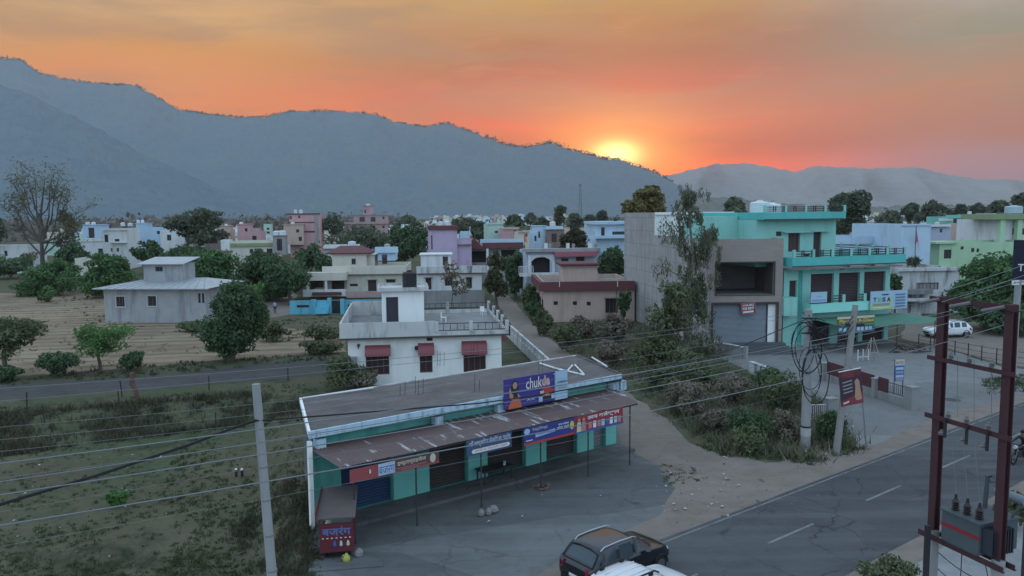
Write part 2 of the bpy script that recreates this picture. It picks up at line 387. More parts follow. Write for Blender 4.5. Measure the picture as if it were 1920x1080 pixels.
def strip(name, s0, s1, z, m, t0=-40, t1=170, jag=.12, kind='structure'):
    return sheet(name, [rd(t0, s0, None), rd(t1, s0, None), rd(t1, s1, None), rd(t0, s1, None)], z, m, jag, 1.5, kind, True)
sheet('field', [(-120, 546), (60, 551), (195, 549), (420, 600), (560, 618), (648, 622), (648, 660), (420, 674), (200, 694), (0, 708), (-120, 714)], .006, M_FIELD, .5)
sheet('dirt_track', [(-160, 731), (0, 722), (300, 704), (480, 683), (640, 672), (655, 672), (655, 700), (600, 704), (480, 714), (300, 729), (0, 749), (-160, 759)], .010, M_TRACK, .5)
sheet('lane', [(470, 600), (545, 590), (556, 556), (566, 548), (520, 556), (480, 580)], .010, M_DIRT, .3)
sheet('lane', [(920, 548), (948, 548), (994, 600), (1038, 640), (1090, 682), (1195, 748), (1252, 788), (1292, 830), (1352, 852), (1440, 866), (1530, 868), (1600, 868), (1500, 914), (1400, 951), (1252, 1007), (1192, 862), (1150, 838), (1100, 740), (1022, 690), (975, 636), (952, 600)], .010, M_DIRT, .35)
sheet('forecourt', [(690, 905), (1150, 792), (1165, 838), (1232, 872), (1266, 916), (1240, 966), (1125, 1012), (1010, 1075), (900, 1160), (610, 1160), (588, 1050), (594, 990)], .016, M_CONC, .3)
strip('road_shoulder', -2.6, .6, .013, M_DIRT, jag=.35)
strip('road_shoulder', 5.6, 7.2, .013, M_DIRT, jag=.3)
strip('pavement', 6.6, 30, .009, M_CONC2, jag=.1)
strip('road', 0, 6.1, .022, M_ROAD, jag=.09)
M_LINE = mat('road_paint', (.22, .22, .216), .8, .5, 2.5, stain=(.08, .08, .083), stain_amt=1.0, stain_scale=1.0)
strip('road_marking', .22, .30, .028, M_LINE, jag=0)
def dashes():
    a, b = G(1440, 1020), G(1530, 985); t0 = (a - RD0).dot(RDD); L = (b - a).length; c = G(1625, 940); per = (c - RD0).dot(RDD) - t0
    s0 = (a - RD0).dot(RDN)
    mb = MB()
    for k in range(-3, 20):
        t = t0 + per * k
        mb.quad(rd(t, s0 - .06, .028), rd(t + L, s0 - .06, .028), rd(t + L, s0 + .06, .028), rd(t, s0 + .06, .028))
    o = mb.build('road_marking', M_LINE); tag(o, kind='structure')
    if o.data.polygons[0].normal.z < 0: o.data.flip_normals()
dashes()
sheet('yard', [(1346, 668), (1470, 656), (1560, 648), (1668, 640), (1760, 650), (1880, 688), (1990, 700), (2050, 735), (1900, 742), (1800, 768), (1700, 806), (1632, 838), (1604, 830), (1560, 775), (1500, 742), (1440, 712), (1392, 690)], .017, M_YARD, .2)
sheet('yard', [(1700, 600), (1910, 606), (1990, 650), (1960, 690), (1880, 684), (1760, 648), (1690, 636)], .012, M_DIRT, .4)
# ------------------------------------------------------------------ building kit
M_DARK = mat('dark_opening', (.03, .028, .03), .5, .3)
M_GLASS = mat('dim_glass', (.035, .04, .048), .12, .3, spec=.5)
M_DOOR = mat('brown_door', (.055, .038, .04), .6, .3)
M_FRAMEW = mat('window_frame_paint', (.16, .10, .09), .6, .2)
M_ROOFC = mat('roof_concrete', (.27, .27, .26), .9, .3, .8, stain=(.10, .10, .10), stain_amt=.7)
M_TANKW = mat('white_plastic_tank', (.62, .66, .68), .5, .12)
M_TANKB = mat('black_plastic_tank', (.022, .022, .026), .45, .3)
M_STEEL = mat('dark_railing', (.035, .033, .036), .5, .2)
M_WHITE = mat('white_paint', (.70, .71, .70), .8, .1, .8)
def paint(name, col, amt=.45): return mat(name, col, .85, .10, .7, stain=tuple(c * .45 for c in col), stain_amt=amt, stain_scale=.55)
GRID = math.radians(9)
class Fac:
    """a facade: vertical plane through the base point O, running at angle rot; pixels of the photo give points on it"""
    def __init__(s, px, Y, rot=GRID, py=500):
        p = P(px, py, Y); s.O = Vector((p.x, p.y, 0)); s.rot = rot
        s.u = Vector((math.cos(rot), math.sin(rot), 0)); s.v = Vector((-math.sin(rot), math.cos(rot), 0))
    def at(s, px, py, off=0):
        d = ray(px, py); c = Vector((0, 0, CAMH)); q = s.O + s.v * off
        t = (q - c).dot(s.v) / d.dot(s.v); p = c + d * t
        return ((p - s.O).dot(s.u), p.z)
    def rect(s, x0, y0, x1, y1, off=0):
        mx, my = (x0 + x1) / 2, (y0 + y1) / 2
        return (s.at(x0, my, off)[0], s.at(mx, y1, off)[1], s.at(x1, my, off)[0], s.at(mx, y0, off)[1])
    def w(s, a, b, z=0): p = s.O + s.u * a + s.v * b; return Vector((p.x, p.y, z))
def shell(mb, x0, x1, y0, y1, z0, z1, ph=.8, holes=(), dep=.16, th=.16):
    """a flat-roofed block with a parapet ph high round the roof"""
    mb.wall(x0, x1, z0, z1, y0, holes, dep)
    mb.quad((x1, y0, z0), (x1, y1, z0), (x1, y1, z1), (x1, y0, z1)); mb.quad((x0, y1, z0), (x0, y0, z0), (x0, y0, z1), (x0, y1, z1))
    mb.quad((x1, y1, z0), (x0, y1, z0), (x0, y1, z1), (x1, y1, z1))
    a, b, c, d = x0 + th, x1 - th, y0 + th, y1 - th
    if ph > 0:
        mb.quad((x0, y0, z1), (x1, y0, z1), (b, c, z1), (a, c, z1)); mb.quad((x1, y0, z1), (x1, y1, z1), (b, d, z1), (b, c, z1))
        mb.quad((x1, y1, z1), (x0, y1, z1), (a, d, z1), (b, d, z1)); mb.quad((x0, y1, z1), (x0, y0, z1), (a, c, z1), (a, d, z1))
        r = z1 - ph
        mb.quad((a, c, z1), (b, c, z1), (b, c, r), (a, c, r)); mb.quad((b, c, z1), (b, d, z1), (b, d, r), (b, c, r))
        mb.quad((b, d, z1), (a, d, z1), (a, d, r), (b, d, r)); mb.quad((a, d, z1), (a, c, z1), (a, c, r), (a, d, r))
    return (a, b, c, d, z1 - ph)
def opening(root, kind, r, y, m=None, dep=.16, hood=None):
    """a window or door of its own with frame, bars and pane"""
    a, c, b, d = r; w, h = b - a, d - c; t = min(.07, w * .12, h * .15)
    if kind == 'void': return
    mb = MB()
    mb.quad((a, y + dep, c), (b, y + dep, c), (b, y + dep, d), (a, y + dep, d))
    o = mb.build('door' if kind == 'door' else ('shutter' if kind == 'shutter' else 'window'), m or (M_DOOR if kind == 'door' else M_GLASS), root)
    if w * h > .25:
        fb = MB(); e = y + dep - .05
        fb.box(a, a + t, e, y + dep - .004, c, d); fb.box(b - t, b, e, y + dep - .004, c, d); fb.box(a + t, b - t, e, y + dep - .004, d - t, d)
        if kind == 'win':
            fb.box(a + t, b - t, e, y + dep - .004, c, c + t); k = max(1, int(w / .55))
            for i in range(1, k + 1): fb.box(a + w * i / (k + 1) - t * .35, a + w * i / (k + 1) + t * .35, e + .01, y + dep - .004, c + t, d - t)
        fb.build('frame', M_FRAMEW, o)
    if hood:
        hb = MB(); hb.box(a - .15, b + .15, y - hood, y - .002, d + .03, d + .10); hb.build('hood', root.get('_hm') and MATS[root['_hm']] or M_ROOFC, o)
    return o
def tank(pos, r, h, m, label, group='roof water tanks'):
    t = thing('water_tank', label, 'water tank', pos, random.random() * 6, group)
    mb = MB(); n = 5; prof = [(r * .96, 0)]
    for i in range(n): z = h * .82 * i / n; prof += [(r, z + .01), (r, z + h * .82 / n * .72), (r * .955, z + h * .82 / n * .86)]
    prof += [(r, h * .82), (r * .82, h * .9), (r * .36, h * .94)]
    mb.lathe(prof, n=18); mb.build('tank_body', m, t, smooth=False)
    lb = MB(); lb.lathe([(r * .36, h * .94), (r * .36, h), (r * .2, h * 1.02)], n=12); lb.build('lid', m, t)
    return t
def house(name, label, Y, xl, xr, ytop, col, depth=9, rot=GRID, ph=.8, ops=(), bands=(), blocks=(), tanks=(), group=None, cat='house', roofm=None, ybase=None, zf=0, nobase=False):
    """ops: (kind, px rect[, material[, hood]]); bands: (px rect, proud, material[, depth]); blocks: (px rect, set back, depth, colour, ops) further storeys behind the front"""
    F = Fac(xl, Y, rot, ytop); root = thing(name, label, cat, (F.O.x, F.O.y, 0), rot, group)
    x1 = F.at(xr, ytop)[0]; z1 = F.at((xl + xr) / 2, ytop)[1]
    rs = [(o[0], F.rect(*o[1]), *o[2:]) for o in ops]
    mb = MB(); rr = shell(mb, 0, x1, 0, depth, zf, z1, ph, [r[1] for r in rs]); mb.build('wall', col, root)
    rb = MB(); a, b, c, d, r = rr; rb.quad((a, c, r), (b, c, r), (b, d, r), (a, d, r)); rb.build('roof', roofm or M_ROOFC, root)
    for r in rs: opening(root, r[0], r[1], 0, r[2] if len(r) > 2 else None, hood=r[3] if len(r) > 3 else None)
    if any(r[0] == 'void' for r in rs):
        for r in rs:
            if r[0] != 'void': continue
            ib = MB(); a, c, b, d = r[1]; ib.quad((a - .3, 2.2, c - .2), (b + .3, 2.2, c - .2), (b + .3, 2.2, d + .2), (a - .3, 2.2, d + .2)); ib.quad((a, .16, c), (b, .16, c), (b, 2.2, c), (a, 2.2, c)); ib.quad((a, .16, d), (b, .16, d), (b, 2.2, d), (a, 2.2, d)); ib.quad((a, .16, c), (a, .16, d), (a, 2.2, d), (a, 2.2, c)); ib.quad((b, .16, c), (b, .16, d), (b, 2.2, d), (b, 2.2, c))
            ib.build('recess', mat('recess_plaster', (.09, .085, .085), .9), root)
    for bd in bands:
        a, c, b, d = F.rect(*bd[0], -bd[1]); q = MB(); q.box(a, b, -bd[1], bd[3] if len(bd) > 3 else -.003, c, d); q.build('parapet_band', bd[2], root)
    for (rc, off, dp, c2, op2) in blocks:
        a, c, b, d = F.rect(*rc, off); r2 = [(o[0], F.rect(*o[1], off), *o[2:]) for o in op2]
        q = MB(); rr = shell(q, a, b, off, off + dp, c, d, .25, [r[1] for r in r2]); q.build('upper_storey', c2, root)
        rb = MB(); e, f, g, h, r = rr; rb.quad((e, g, r), (f, g, r), (f, h, r), (e, h, r)); rb.build('roof', M_ROOFC, root)
        sb = MB(); sb.box(a - .25, b + .25, off - .25, off + dp + .25, d + .003, d + .12); sb.build('roof_slab', c2, root)
        for r in r2: opening(root, r[0], r[1], off, r[2] if len(r) > 2 else None)
    for (px, py0, py1, wpx, off, m, lb) in tanks:
        a, zt = F.at(px, py0, off); zb = F.at(px, py1, off)[1]; p = F.w(a, off, zb)
        tank(p, max(.25, wpx * (p.y) / FPX / 2), max(.4, zt - zb), m, lb)
    return F, root
# ------------------------------------------------------------------ the town behind: every house its own
C_WHITE = paint('wall_white', (.66, .68, .68)); C_CREAM = paint('wall_cream', (.60, .57, .49), .3); C_LBLUE = paint('wall_pale_blue', (.42, .56, .70), .2)
C_SKY = paint('wall_sky_blue', (.46, .60, .72), .25); C_PINK = paint('wall_pink', (.52, .32, .33), .25); C_PEACH = paint('wall_peach', (.52, .395, .34), .3)
C_MAUVE = paint('wall_mauve', (.42, .30, .30), .3); C_PURP = paint('wall_lilac', (.47, .37, .50), .25); C_MINT = paint('wall_mint', (.42, .58, .50), .25)
C_GREY = paint('wall_grey', (.30, .30, .30), .5); C_BROWN = paint('wall_brown', (.22, .17, .15), .4); C_LGRN = paint('wall_light_green', (.40, .57, .38), .25)
C_MAR = mat('maroon_paint', (.135, .052, .057), .75, .15, 1, stain=(.12, .05, .05), stain_amt=.4); C_PBLUE = paint('wall_lavender', (.42, .46, .58), .25)
C_TURQ = mat('turquoise_wall', (.13, .44, .56), .8, .15, 1, stain=(.08, .2, .24), stain_amt=.5, stain_scale=.8); C_OLIVE = paint('wall_olive', (.24, .30, .17), .3); C_TEAL = paint('wall_teal', (.20, .50, .44), .2)
C_STAIN = mat('stained_white', (.56, .57, .57), .9, .2, 1, stain=(.08, .08, .085), stain_amt=.85, stain_scale=.75)
G1 = 'houses of the town in the middle distance'
H = house
H('house', 'pale blue house with dark upper door, left of the white block', 205, 112, 206, 449, C_WHITE, 12, ops=[('win', (184, 466, 193, 477)), ('win', (143, 465, 153, 470))], blocks=[((155, 422, 190, 446), 3, 6, C_LBLUE, [('door', (166, 427, 177, 446))])], tanks=[(164, 416, 422, 8, 5, M_TANKW, 'white tank, left one of two over the pale blue upper room'), (175, 416, 422, 8, 5, M_TANKW, 'white tank, right one of two over the pale blue upper room')], group=G1, bands=[((112, 447, 206, 453), .25, C_WHITE)])
H('house', 'white two storey block with brown side strip, beside the pale blue house', 192, 192, 238, 429, C_WHITE, 10, ops=[('door', (196, 440, 203, 454)), ('win', (208, 465, 211, 472)), ('win', (219, 465, 223, 472)), ('win', (215, 448, 224, 453))], bands=[((191, 428, 239, 432), .3, C_WHITE), ((206, 454, 236, 456), .8, C_WHITE)], group=G1)
H('house', 'light blue house with two tank towers on its roof', 218, 238, 330, 427, C_LBLUE, 14, ops=[('win', (240, 447, 244, 451)), ('win', (248, 447, 253, 451)), ('win', (294, 433, 300, 439))], blocks=[((255, 419, 276, 427), 3, 5, C_LBLUE, [])], tanks=[(259, 412, 419, 6, 5, M_TANKW, 'left white tank of the pair topping the light blue house'), (267, 412, 419, 6, 5, M_TANKW, 'right white tank of the pair topping the light blue house'), (230, 417, 424, 8, 4, M_TANKW, 'round white tank at the left end of the light blue house'), (244, 418, 424, 9, 4, M_TANKW, 'squat white tank beside the towers of the light blue house')], group=G1)
H('house', 'white house half hidden behind the spreading tree', 208, 300, 345, 432, C_WHITE, 9, ops=[('win', (313, 440, 321, 451))], group=G1)
H('house', 'white low house at the left edge beyond the bare tree', 180, -40, 52, 461, C_WHITE, 10, ops=[('win', (8, 470, 14, 480))], group=G1)
H('house', 'small white house peeping between the two round mango trees', 165, 140, 200, 484, C_CREAM, 8, ops=[('win', (156, 492, 162, 499))], group=G1)
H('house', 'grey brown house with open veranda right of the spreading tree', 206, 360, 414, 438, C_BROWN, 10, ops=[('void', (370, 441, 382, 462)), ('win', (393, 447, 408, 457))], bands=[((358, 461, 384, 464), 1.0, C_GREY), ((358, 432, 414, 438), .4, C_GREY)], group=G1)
H('house', 'small orange house with two tiny windows', 232, 409, 432, 430, C_PEACH, 7, ops=[('win', (415, 429, 420, 434)), ('win', (424, 440, 428, 445))], blocks=[((408, 424, 431, 430), .5, 5, C_PEACH, [])], tanks=[(424, 420, 424, 6, 2, M_TANKW, 'little white tank on the small orange house')], group=G1)
H('house', 'rose pink stepped house with a tank tower', 226, 445, 489, 434, C_PINK, 9, ops=[('win', (473, 442, 481, 450))], blocks=[((445, 421, 468, 434), .3, 6, C_PINK, [('win', (459, 428, 464, 434))])], tanks=[(452, 416, 421, 7, 3, M_TANKW, 'white tank topping the rose pink stepped house')], group=G1)
H('house', 'narrow mint tower house between pink buildings', 330, 494, 508, 420, C_MINT, 5, ops=[('win', (500, 427, 505, 431)), ('win', (500, 434, 506, 438))], group=G1)
H('house', 'cream bungalow with olive parapet band behind the mango trees', 168, 431, 516, 453, C_CREAM, 10, ops=[('win', (468, 467, 475, 475)), ('win', (477, 466, 491, 476)), ('win', (500, 466, 511, 476))], bands=[((432, 456, 515, 462), .35, C_OLIVE), ((414, 450, 431, 470), .2, C_WHITE, 3)], blocks=[((512, 442, 535, 478), -.8, 4, C_GREY, [('win', (519, 448, 529, 470))])], tanks=[(517, 433, 441, 11, 1, M_TANKW, 'left pale tank on the grey stair tower'), (530, 432, 441, 13, 1, M_TANKW, 'right pale tank on the grey stair tower')], group=G1)
H('apartment_building', 'tall pink building with maroon bands and a blue grey corner strip', 240, 542, 600, 400, C_PINK, 14, ops=[('win', (543, 405, 547, 411)), ('win', (559, 404, 563, 409))], bands=[((541, 416, 592, 418), .12, C_MAR), ((541, 433, 592, 436), .12, C_MAR), ((541, 400, 600, 402), .25, C_MAR), ((590, 402, 597, 456), .15, C_GREY)], blocks=[((532, 421, 569, 459), -2.5, 2.4, C_PEACH, [('win', (555, 430, 561, 436)), ('win', (560, 444, 566, 452))])], tanks=[(554, 393, 400, 6, 4, M_TANKW, 'left white tank on the tall pink building'), (564, 393, 400, 7, 4, M_TANKW, 'right white tank on the tall pink building'), (549, 416, 421, 7, -1.5, M_TANKW, 'white tank on the lower front wing of the pink building')], group='apartment blocks', cat='apartment block')
H('apartment_building', 'mauve three storey block with stepped roof and pillared balconies', 260, 645, 728, 418, C_MAUVE, 14, ops=[('win', (659, 423, 669, 433)), ('win', (676, 423, 686, 432)), ('win', (695, 423, 704, 432)), ('win', (717, 423, 721, 428))], bands=[((645, 416, 728, 420), .5, C_MAUVE), ((645, 437, 728, 439), .5, C_MAUVE)], blocks=[((663, 404, 728, 418), 1, 10, C_MAUVE, [('win', (674, 407, 684, 416)), ('win', (695, 407, 704, 416)), ('win', (717, 406, 721, 411))]), ((680, 386, 700, 402), 3, 5, C_MAUVE, [('win', (683, 393, 686, 400))])], tanks=[(690, 382, 386, 8, 5, M_TANKW, 'white tank topping the mauve stepped block')], group='apartment blocks', cat='apartment block')
H('house', 'white house with a dome tank behind the maroon roof', 150, 606, 672, 461, C_WHITE, 8, ops=[('win', (640, 470, 646, 476))], tanks=[(660, 452, 461, 15, 3, M_TANKW, 'squat dome tank behind the maroon roof')], bands=[((606, 466, 634, 468), .6, C_BROWN)], group=G1)
# cream house with the maroon roof, and the blue roof room
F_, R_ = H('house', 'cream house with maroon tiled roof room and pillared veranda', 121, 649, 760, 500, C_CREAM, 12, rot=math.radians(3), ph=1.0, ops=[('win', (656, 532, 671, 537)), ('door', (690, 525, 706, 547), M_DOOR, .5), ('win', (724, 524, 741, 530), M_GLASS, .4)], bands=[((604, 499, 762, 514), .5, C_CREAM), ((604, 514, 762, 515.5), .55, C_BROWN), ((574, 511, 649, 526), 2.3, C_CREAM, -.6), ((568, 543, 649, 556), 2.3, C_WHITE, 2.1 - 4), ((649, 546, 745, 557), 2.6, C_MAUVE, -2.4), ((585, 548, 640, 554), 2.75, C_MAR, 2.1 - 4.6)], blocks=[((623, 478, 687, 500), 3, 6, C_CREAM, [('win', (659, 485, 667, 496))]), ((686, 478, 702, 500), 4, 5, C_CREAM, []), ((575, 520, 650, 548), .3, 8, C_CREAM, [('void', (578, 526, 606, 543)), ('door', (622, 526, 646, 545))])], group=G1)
mb = MB()
for px in (575, 609): a = F_.at(px, 535, -2.2)[0]; mb.box(a, a + .35, -2.2, -1.85, F_.at(px, 544, -2.2)[1], F_.at(px, 526, -2.2)[1])
mb.build('veranda_pillar', C_WHITE, R_)
def hip(F, R, rc, off, dp, m, over=.5):
    a, c, b, d = F.rect(*rc, off); mb = MB(); y0, y1 = off - over, off + dp + over; ix = min((b - a) * .3, dp * .5); a -= over; b += over; ym = (y0 + y1) / 2
    mb.add([(a, y0, c), (b, y0, c), (b, y1, c), (a, y1, c), (a + ix, ym, d), (b - ix, ym, d)], [(0, 1, 5, 4), (1, 2, 5), (2, 3, 4, 5), (3, 0, 4), (3, 2, 1, 0)])
    fb = MB(); fb.box(a, b, y0 - .02, y1, c - .18, c - .01)
    o = mb.build('roof', m, R); fb.build('fascia', m, o)
hip(F_, R_, (617, 462, 688, 474), 3, 6, C_MAR)
H('house', 'pale blue roof room with railing on the cream house', 126, 708, 741, 474, C_SKY, 4, rot=math.radians(3), zf=5.5, ops=[('door', (716, 477, 726, 495))], bands=[((703, 463, 746, 474), .5, C_SKY, .1)], tanks=[(726, 457, 464, 11, 1.5, mat('beige_tank', (.45, .42, .36), .6), 'beige dome tank over the pale blue roof room')], group=G1)
H('house', 'white bungalow with stained parapet and hooded windows behind the black tank', 113, 781, 903, 511, C_WHITE, 10, rot=math.radians(4), ops=[('door', (798, 521, 809, 543), M_DOOR, .45), ('win', (834, 519, 849, 536), M_GLASS, .45), ('win', (874, 520, 885, 541), M_GLASS, .45)], bands=[((781, 499, 911, 512), .45, C_STAIN), ((781, 512, 911, 513.5), .5, C_MAR)], blocks=[((789, 478, 845, 500), 4, 5, C_WHITE, [('win', (830, 481, 840, 498))])], group=G1)
H('boundary_wall', 'plain grey compound wall before the white bungalow', 107, 768, 908, 545, C_GREY, .3, rot=math.radians(4), ph=0, cat='wall')
H('house', 'lilac tower house with maroon band and two roof tanks', 136, 806, 857, 431, C_PURP, 7, ops=[('win', (808.5, 441, 811, 468))], bands=[((804, 423, 859, 431), .35, C_MAR, 5)], tanks=[(826, 415, 423, 11, 2, M_TANKW, 'left white tank on the lilac tower'), (838.5, 415, 423, 11, 2, M_TANKW, 'right white tank on the lilac tower')], group=G1)
H('house', 'lilac terrace wing beside the lilac tower', 137, 831, 884, 449, C_PURP, 6, bands=[((829, 458, 884, 460), .5, C_BROWN)], group=G1)
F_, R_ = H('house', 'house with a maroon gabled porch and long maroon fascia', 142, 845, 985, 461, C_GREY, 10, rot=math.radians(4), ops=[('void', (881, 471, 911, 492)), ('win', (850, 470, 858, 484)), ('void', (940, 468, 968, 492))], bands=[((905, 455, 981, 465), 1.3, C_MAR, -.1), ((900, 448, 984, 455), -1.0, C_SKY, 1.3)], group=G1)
def gable():
    a, c = F_.at(862, 467, -2); b = F_.at(908, 466, -2)[0]; m, d = F_.at(889, 447, -2); mb = MB()
    mb.extr([(a, -2, c), (b, -2, c), (m, -2, d)], (0, 3.5, 0)); mb.build('porch_roof', C_MAR, R_)
    q = MB()
    for px in (875, 912): e = F_.at(px, 478, -1.8)[0]; q.box(e, e + .4, -1.8, -1.4, 0, c - .01)
    q.build('porch_pillar', C_WHITE, R_)
gable()
H('house', 'mint house with a slim roof post, far centre', 232, 913, 942, 420, C_MINT, 8, ops=[('win', (928, 433, 934, 437))], bands=[((911, 418, 943, 421), .3, C_MINT), ((932, 410, 937, 419), -1, C_MINT, 2)], group=G1)
H('house', 'small pale pink house beside the mint house', 224, 943, 973, 428, C_PINK, 7, ops=[('win', (963, 432, 968, 440))], bands=[((942, 426, 974, 430), .4, C_PEACH)], group=G1)
H('house', 'cream flat roofed house near the orange flag', 205, 972, 992, 435, C_CREAM, 7, ops=[('win', (985, 438, 989, 444))], bands=[((970, 433, 993, 436), .4, C_PEACH)], group=G1)
H('house', 'pale blue house under a big white tank', 210, 989, 1025, 433, C_SKY, 8, ops=[('door', (1002, 442, 1006, 452)), ('door', (1009, 434, 1013, 446))], blocks=[((1003, 424, 1023, 433), 1, 5, C_SKY, [])], group=G1)
H('house', 'brown house with dark doorway carrying a large white tank', 209, 1025, 1058, 430, C_BROWN, 9, ops=[('door', (1034, 438, 1044, 454))], bands=[((1024, 424, 1056, 430), .5, C_SKY)], tanks=[(1036, 415, 425, 11, 3, M_TANKW, 'large white tank on the brown house')], group=G1)
H('house', 'pale blue villa with long balcony at the concrete wall', 160, 1118, 1185, 421, C_SKY, 10, ops=[('door', (1127, 426, 1134, 443), M_GLASS), ('win', (1148, 434, 1172, 440))], bands=[((1115, 415, 1185, 420), .9, C_SKY, 8), ((1103, 442, 1185, 447), 1.4, C_SKY)], tanks=[(1154, 409, 416, 7, 3, M_TANKB, 'black tank on the pale blue villa')], group=G1)
# lilac porch house with the scalloped arch
F_, R_ = H('house', 'lilac house with white scalloped porch arch and rose awning', 112, 987, 1128, 472, C_PBLUE, 10, rot=math.radians(5), ops=[('void', (997, 481, 1031, 512)), ('door', (1080, 481, 1096, 503)), ('win', (1052, 484, 1066, 494))], bands=[((981, 466, 1126, 472), .7, C_GREY, 1), ((975, 512, 1048, 518), 1.5, C_WHITE, -.6), ((1040, 472, 1120, 481), 1.1, mat('rose_awning', (.36, .12, .16), .7), -.05)], group=G1)
def arch():
    a, c, b, d = F_.rect(990, 478, 1040, 513, -.05); mb = MB(); n = 18; mx = (a + b) / 2; hw = (b - a) / 2 - .35; pts = []
    for i in range(n + 1):
        t = math.pi * i / n; r = 1 + .05 * abs(math.sin(4.5 * t)); pts.append((mx - hw * math.cos(t) * r, c + (d - c) * .42 + (d - c) * .46 * math.sin(t) * r))
    for (p, q) in zip(pts, pts[1:]): mb.add([(p[0], -.05, p[1]), (q[0], -.05, q[1]), (q[0], -.05, d), (p[0], -.05, d)], [(0, 1, 2, 3)])
    mb.box(a, a + .4, -.3, -.051, c, d); mb.box(b - .4, b, -.3, -.051, c, d); mb.build('porch_arch', C_WHITE, R_)
    for px in (1021, 1062, 1103): q = MB(); e, f, g, h = F_.rect(px, 456, px + 6, 466, -.4); q.box(e, g, -.4, -.05, f, h); q.build('parapet_post', C_WHITE, R_)
    for px in (1029, 1073, 1115): q = MB(); e, f, g, h = F_.rect(px, 457, px + 5, 466, 1.5); q.box(e, g, 1.5, 1.9, f, h); q.build('parapet_post', C_GREY, R_)
    a, c, b, d = F_.rect(973, 500, 1000, 514, -1.5); rl = MB()
    for i in range(12): x = a + (b - a) * i / 11; rl.box(x - .03, x + .03, -1.55, -1.49, c, d)
    rl.box(a, b, -1.56, -1.48, d, d + .08); rl.build('balcony_railing', C_WHITE, R_)
arch()
# peach house, maroon parapet, with its stair room
F_, R_ = H('house', 'peach bungalow with maroon parapet beside the lane', 91.5, 1020, 1190, 529, C_PEACH, 12, rot=math.radians(3), ph=.85, ops=[('win', (1038, 565, 1046, 572)), ('win', (1074, 565, 1082, 572)), ('win', (1100, 566, 1108, 573)), ('win', (1135, 559, 1159, 587), M_DARK, .5)], bands=[((1019, 528, 1190, 545), .55, C_MAR)], blocks=[((1056, 501, 1119, 530), 4.0, 4, C_PEACH, [])], group=G1)
def peach_more():
    mb = MB(); q = F_.at(1019, 536, -.55); z0, z1 = F_.at(1100, 545, -.55)[1], F_.at(1100, 528, -.55)[1]
    mb.box(q[0] - .5, q[0], -.55, 11.5, z0, z1); mb.build('parapet_band', C_MAR, R_)
    s = MB(); a, c, b, d = F_.rect(1050, 497, 1124, 500.5, 3.6); s.box(a, b, 3.5, 8.6, c + .16, d + .18); s.build('roof_slab', C_MAR, R_)
    p = MB()
    for px in (1049, 1158): e, f = F_.at(px, 533, -.58); p.tube([(e, -.6, f + .35), (e, -.6, f - .3)], .05, 6)
    p.build('rain_spout', C_WHITE, R_)
    w = MB(); w.box(-.06, 0, 1.2, 2.2, 1.3, 2.6); w.box(-.06, 0, 4.2, 5.4, 1.3, 2.6); w.build('window', M_GLASS, R_)
    g = MB(); g.tube([(8.65, -.06, .1), (8.65, -.06, 3.6)], .05, 6); g.build('drain_pipe', C_BROWN, R_)
    bb = MB(); e, f, g_, h = F_.rect(1124, 522, 1190, 529, 8); bb.box(e, g_, 8, 8.2, f, h); bb.build('rear_parapet', C_CREAM, R_)
peach_more()
# right hand cluster
F_, R_ = H('house', 'tall plain pale blue wall house with a red flag', 112, 1690, 1746, 421, C_SKY, 14, rot=math.radians(4), ops=[], bands=[((1690, 420, 1747, 423), .2, C_SKY)], tanks=[(1697, 416, 421, 6, 3, M_TANKW, 'small mint tank on the plain pale blue house')], group=G1)
H('house', 'long low pale blue house behind the green balcony', 118, 1545, 1692, 443, C_SKY, 8, bands=[((1545, 457, 1692, 459), .1, C_GREY)], group=G1)
H('house', 'light green house with flat hood and dark window', 122, 1793, 1960, 454, C_LGRN, 9, ops=[('win', (1801, 462, 1807, 468)), ('win', (1821, 465, 1827, 473)), ('win', (1831, 466, 1836, 473))], blocks=[((1761, 456, 1794, 502), -1.5, 6, C_LGRN, [('win', (1770, 468, 1784, 485))])], bands=[((1755, 453, 1793, 457), 2.0, C_LGRN, 1), ((1756, 498, 1793, 502), 2.0, C_LGRN, 1)], group=G1)
H('house', 'teal topped house with a dark stair strip', 205, 1776, 1828, 406, C_TEAL, 8, ops=[('win', (1787, 411, 1798, 436))], bands=[((1776, 403, 1829, 409), .6, C_TEAL), ((1762, 409, 1787, 414), .4, C_WHITE)], tanks=[(1818, 396, 403, 7, 3, M_TANKW, 'white tank on the teal topped house')], group=G1)
H('house', 'slate blue house with one dark window', 214, 1833, 1866, 402, C_PBLUE, 8, ops=[('win', (1848, 407, 1856, 416))], bands=[((1831, 400, 1868, 403), .4, C_PBLUE)], group=G1)
H('house', 'pale peach flat roofed house before the slate blue one', 182, 1826, 1878, 419, C_PEACH, 9, ops=[('win', (1849, 428, 1857, 437)), ('win', (1862, 430, 1870, 440))], bands=[((1818, 416, 1876, 421), .5, C_CREAM)], group=G1)
F_, R_ = H('house', 'white house with olive roof slab and green pillars', 132, 1874, 1960, 411, C_WHITE, 10, ops=[('win', (1898, 428, 1908, 440)), ('win', (1876, 430, 1879, 437)), ('win', (1915, 428, 1930, 440))], bands=[((1864, 401, 1960, 411), 1.6, C_OLIVE, 6)], tanks=[(1901, 385, 400, 30, 3, mat('sky_blue_tank', (.40, .52, .60), .5), 'broad sky blue tank over the olive roof slab')], group=G1)
mb = MB()
for px in (1876, 1908): e, f, g, h = F_.rect(px, 411, px + 9, 447, -1.2); mb.box(e, g, -1.2, -.4, f - 2, h)
mb.build('pillar', C_LGRN, R_)
H('house', 'lavender house with one small window under its eave', 154, 1744, 1784, 424, C_PBLUE, 9, ops=[('win', (1762, 429, 1767, 436))], bands=[((1742, 421, 1783, 425), .6, C_WHITE)], tanks=[(1757, 416, 421, 9, 3, M_TANKW, 'white tank on the lavender house')], group=G1)
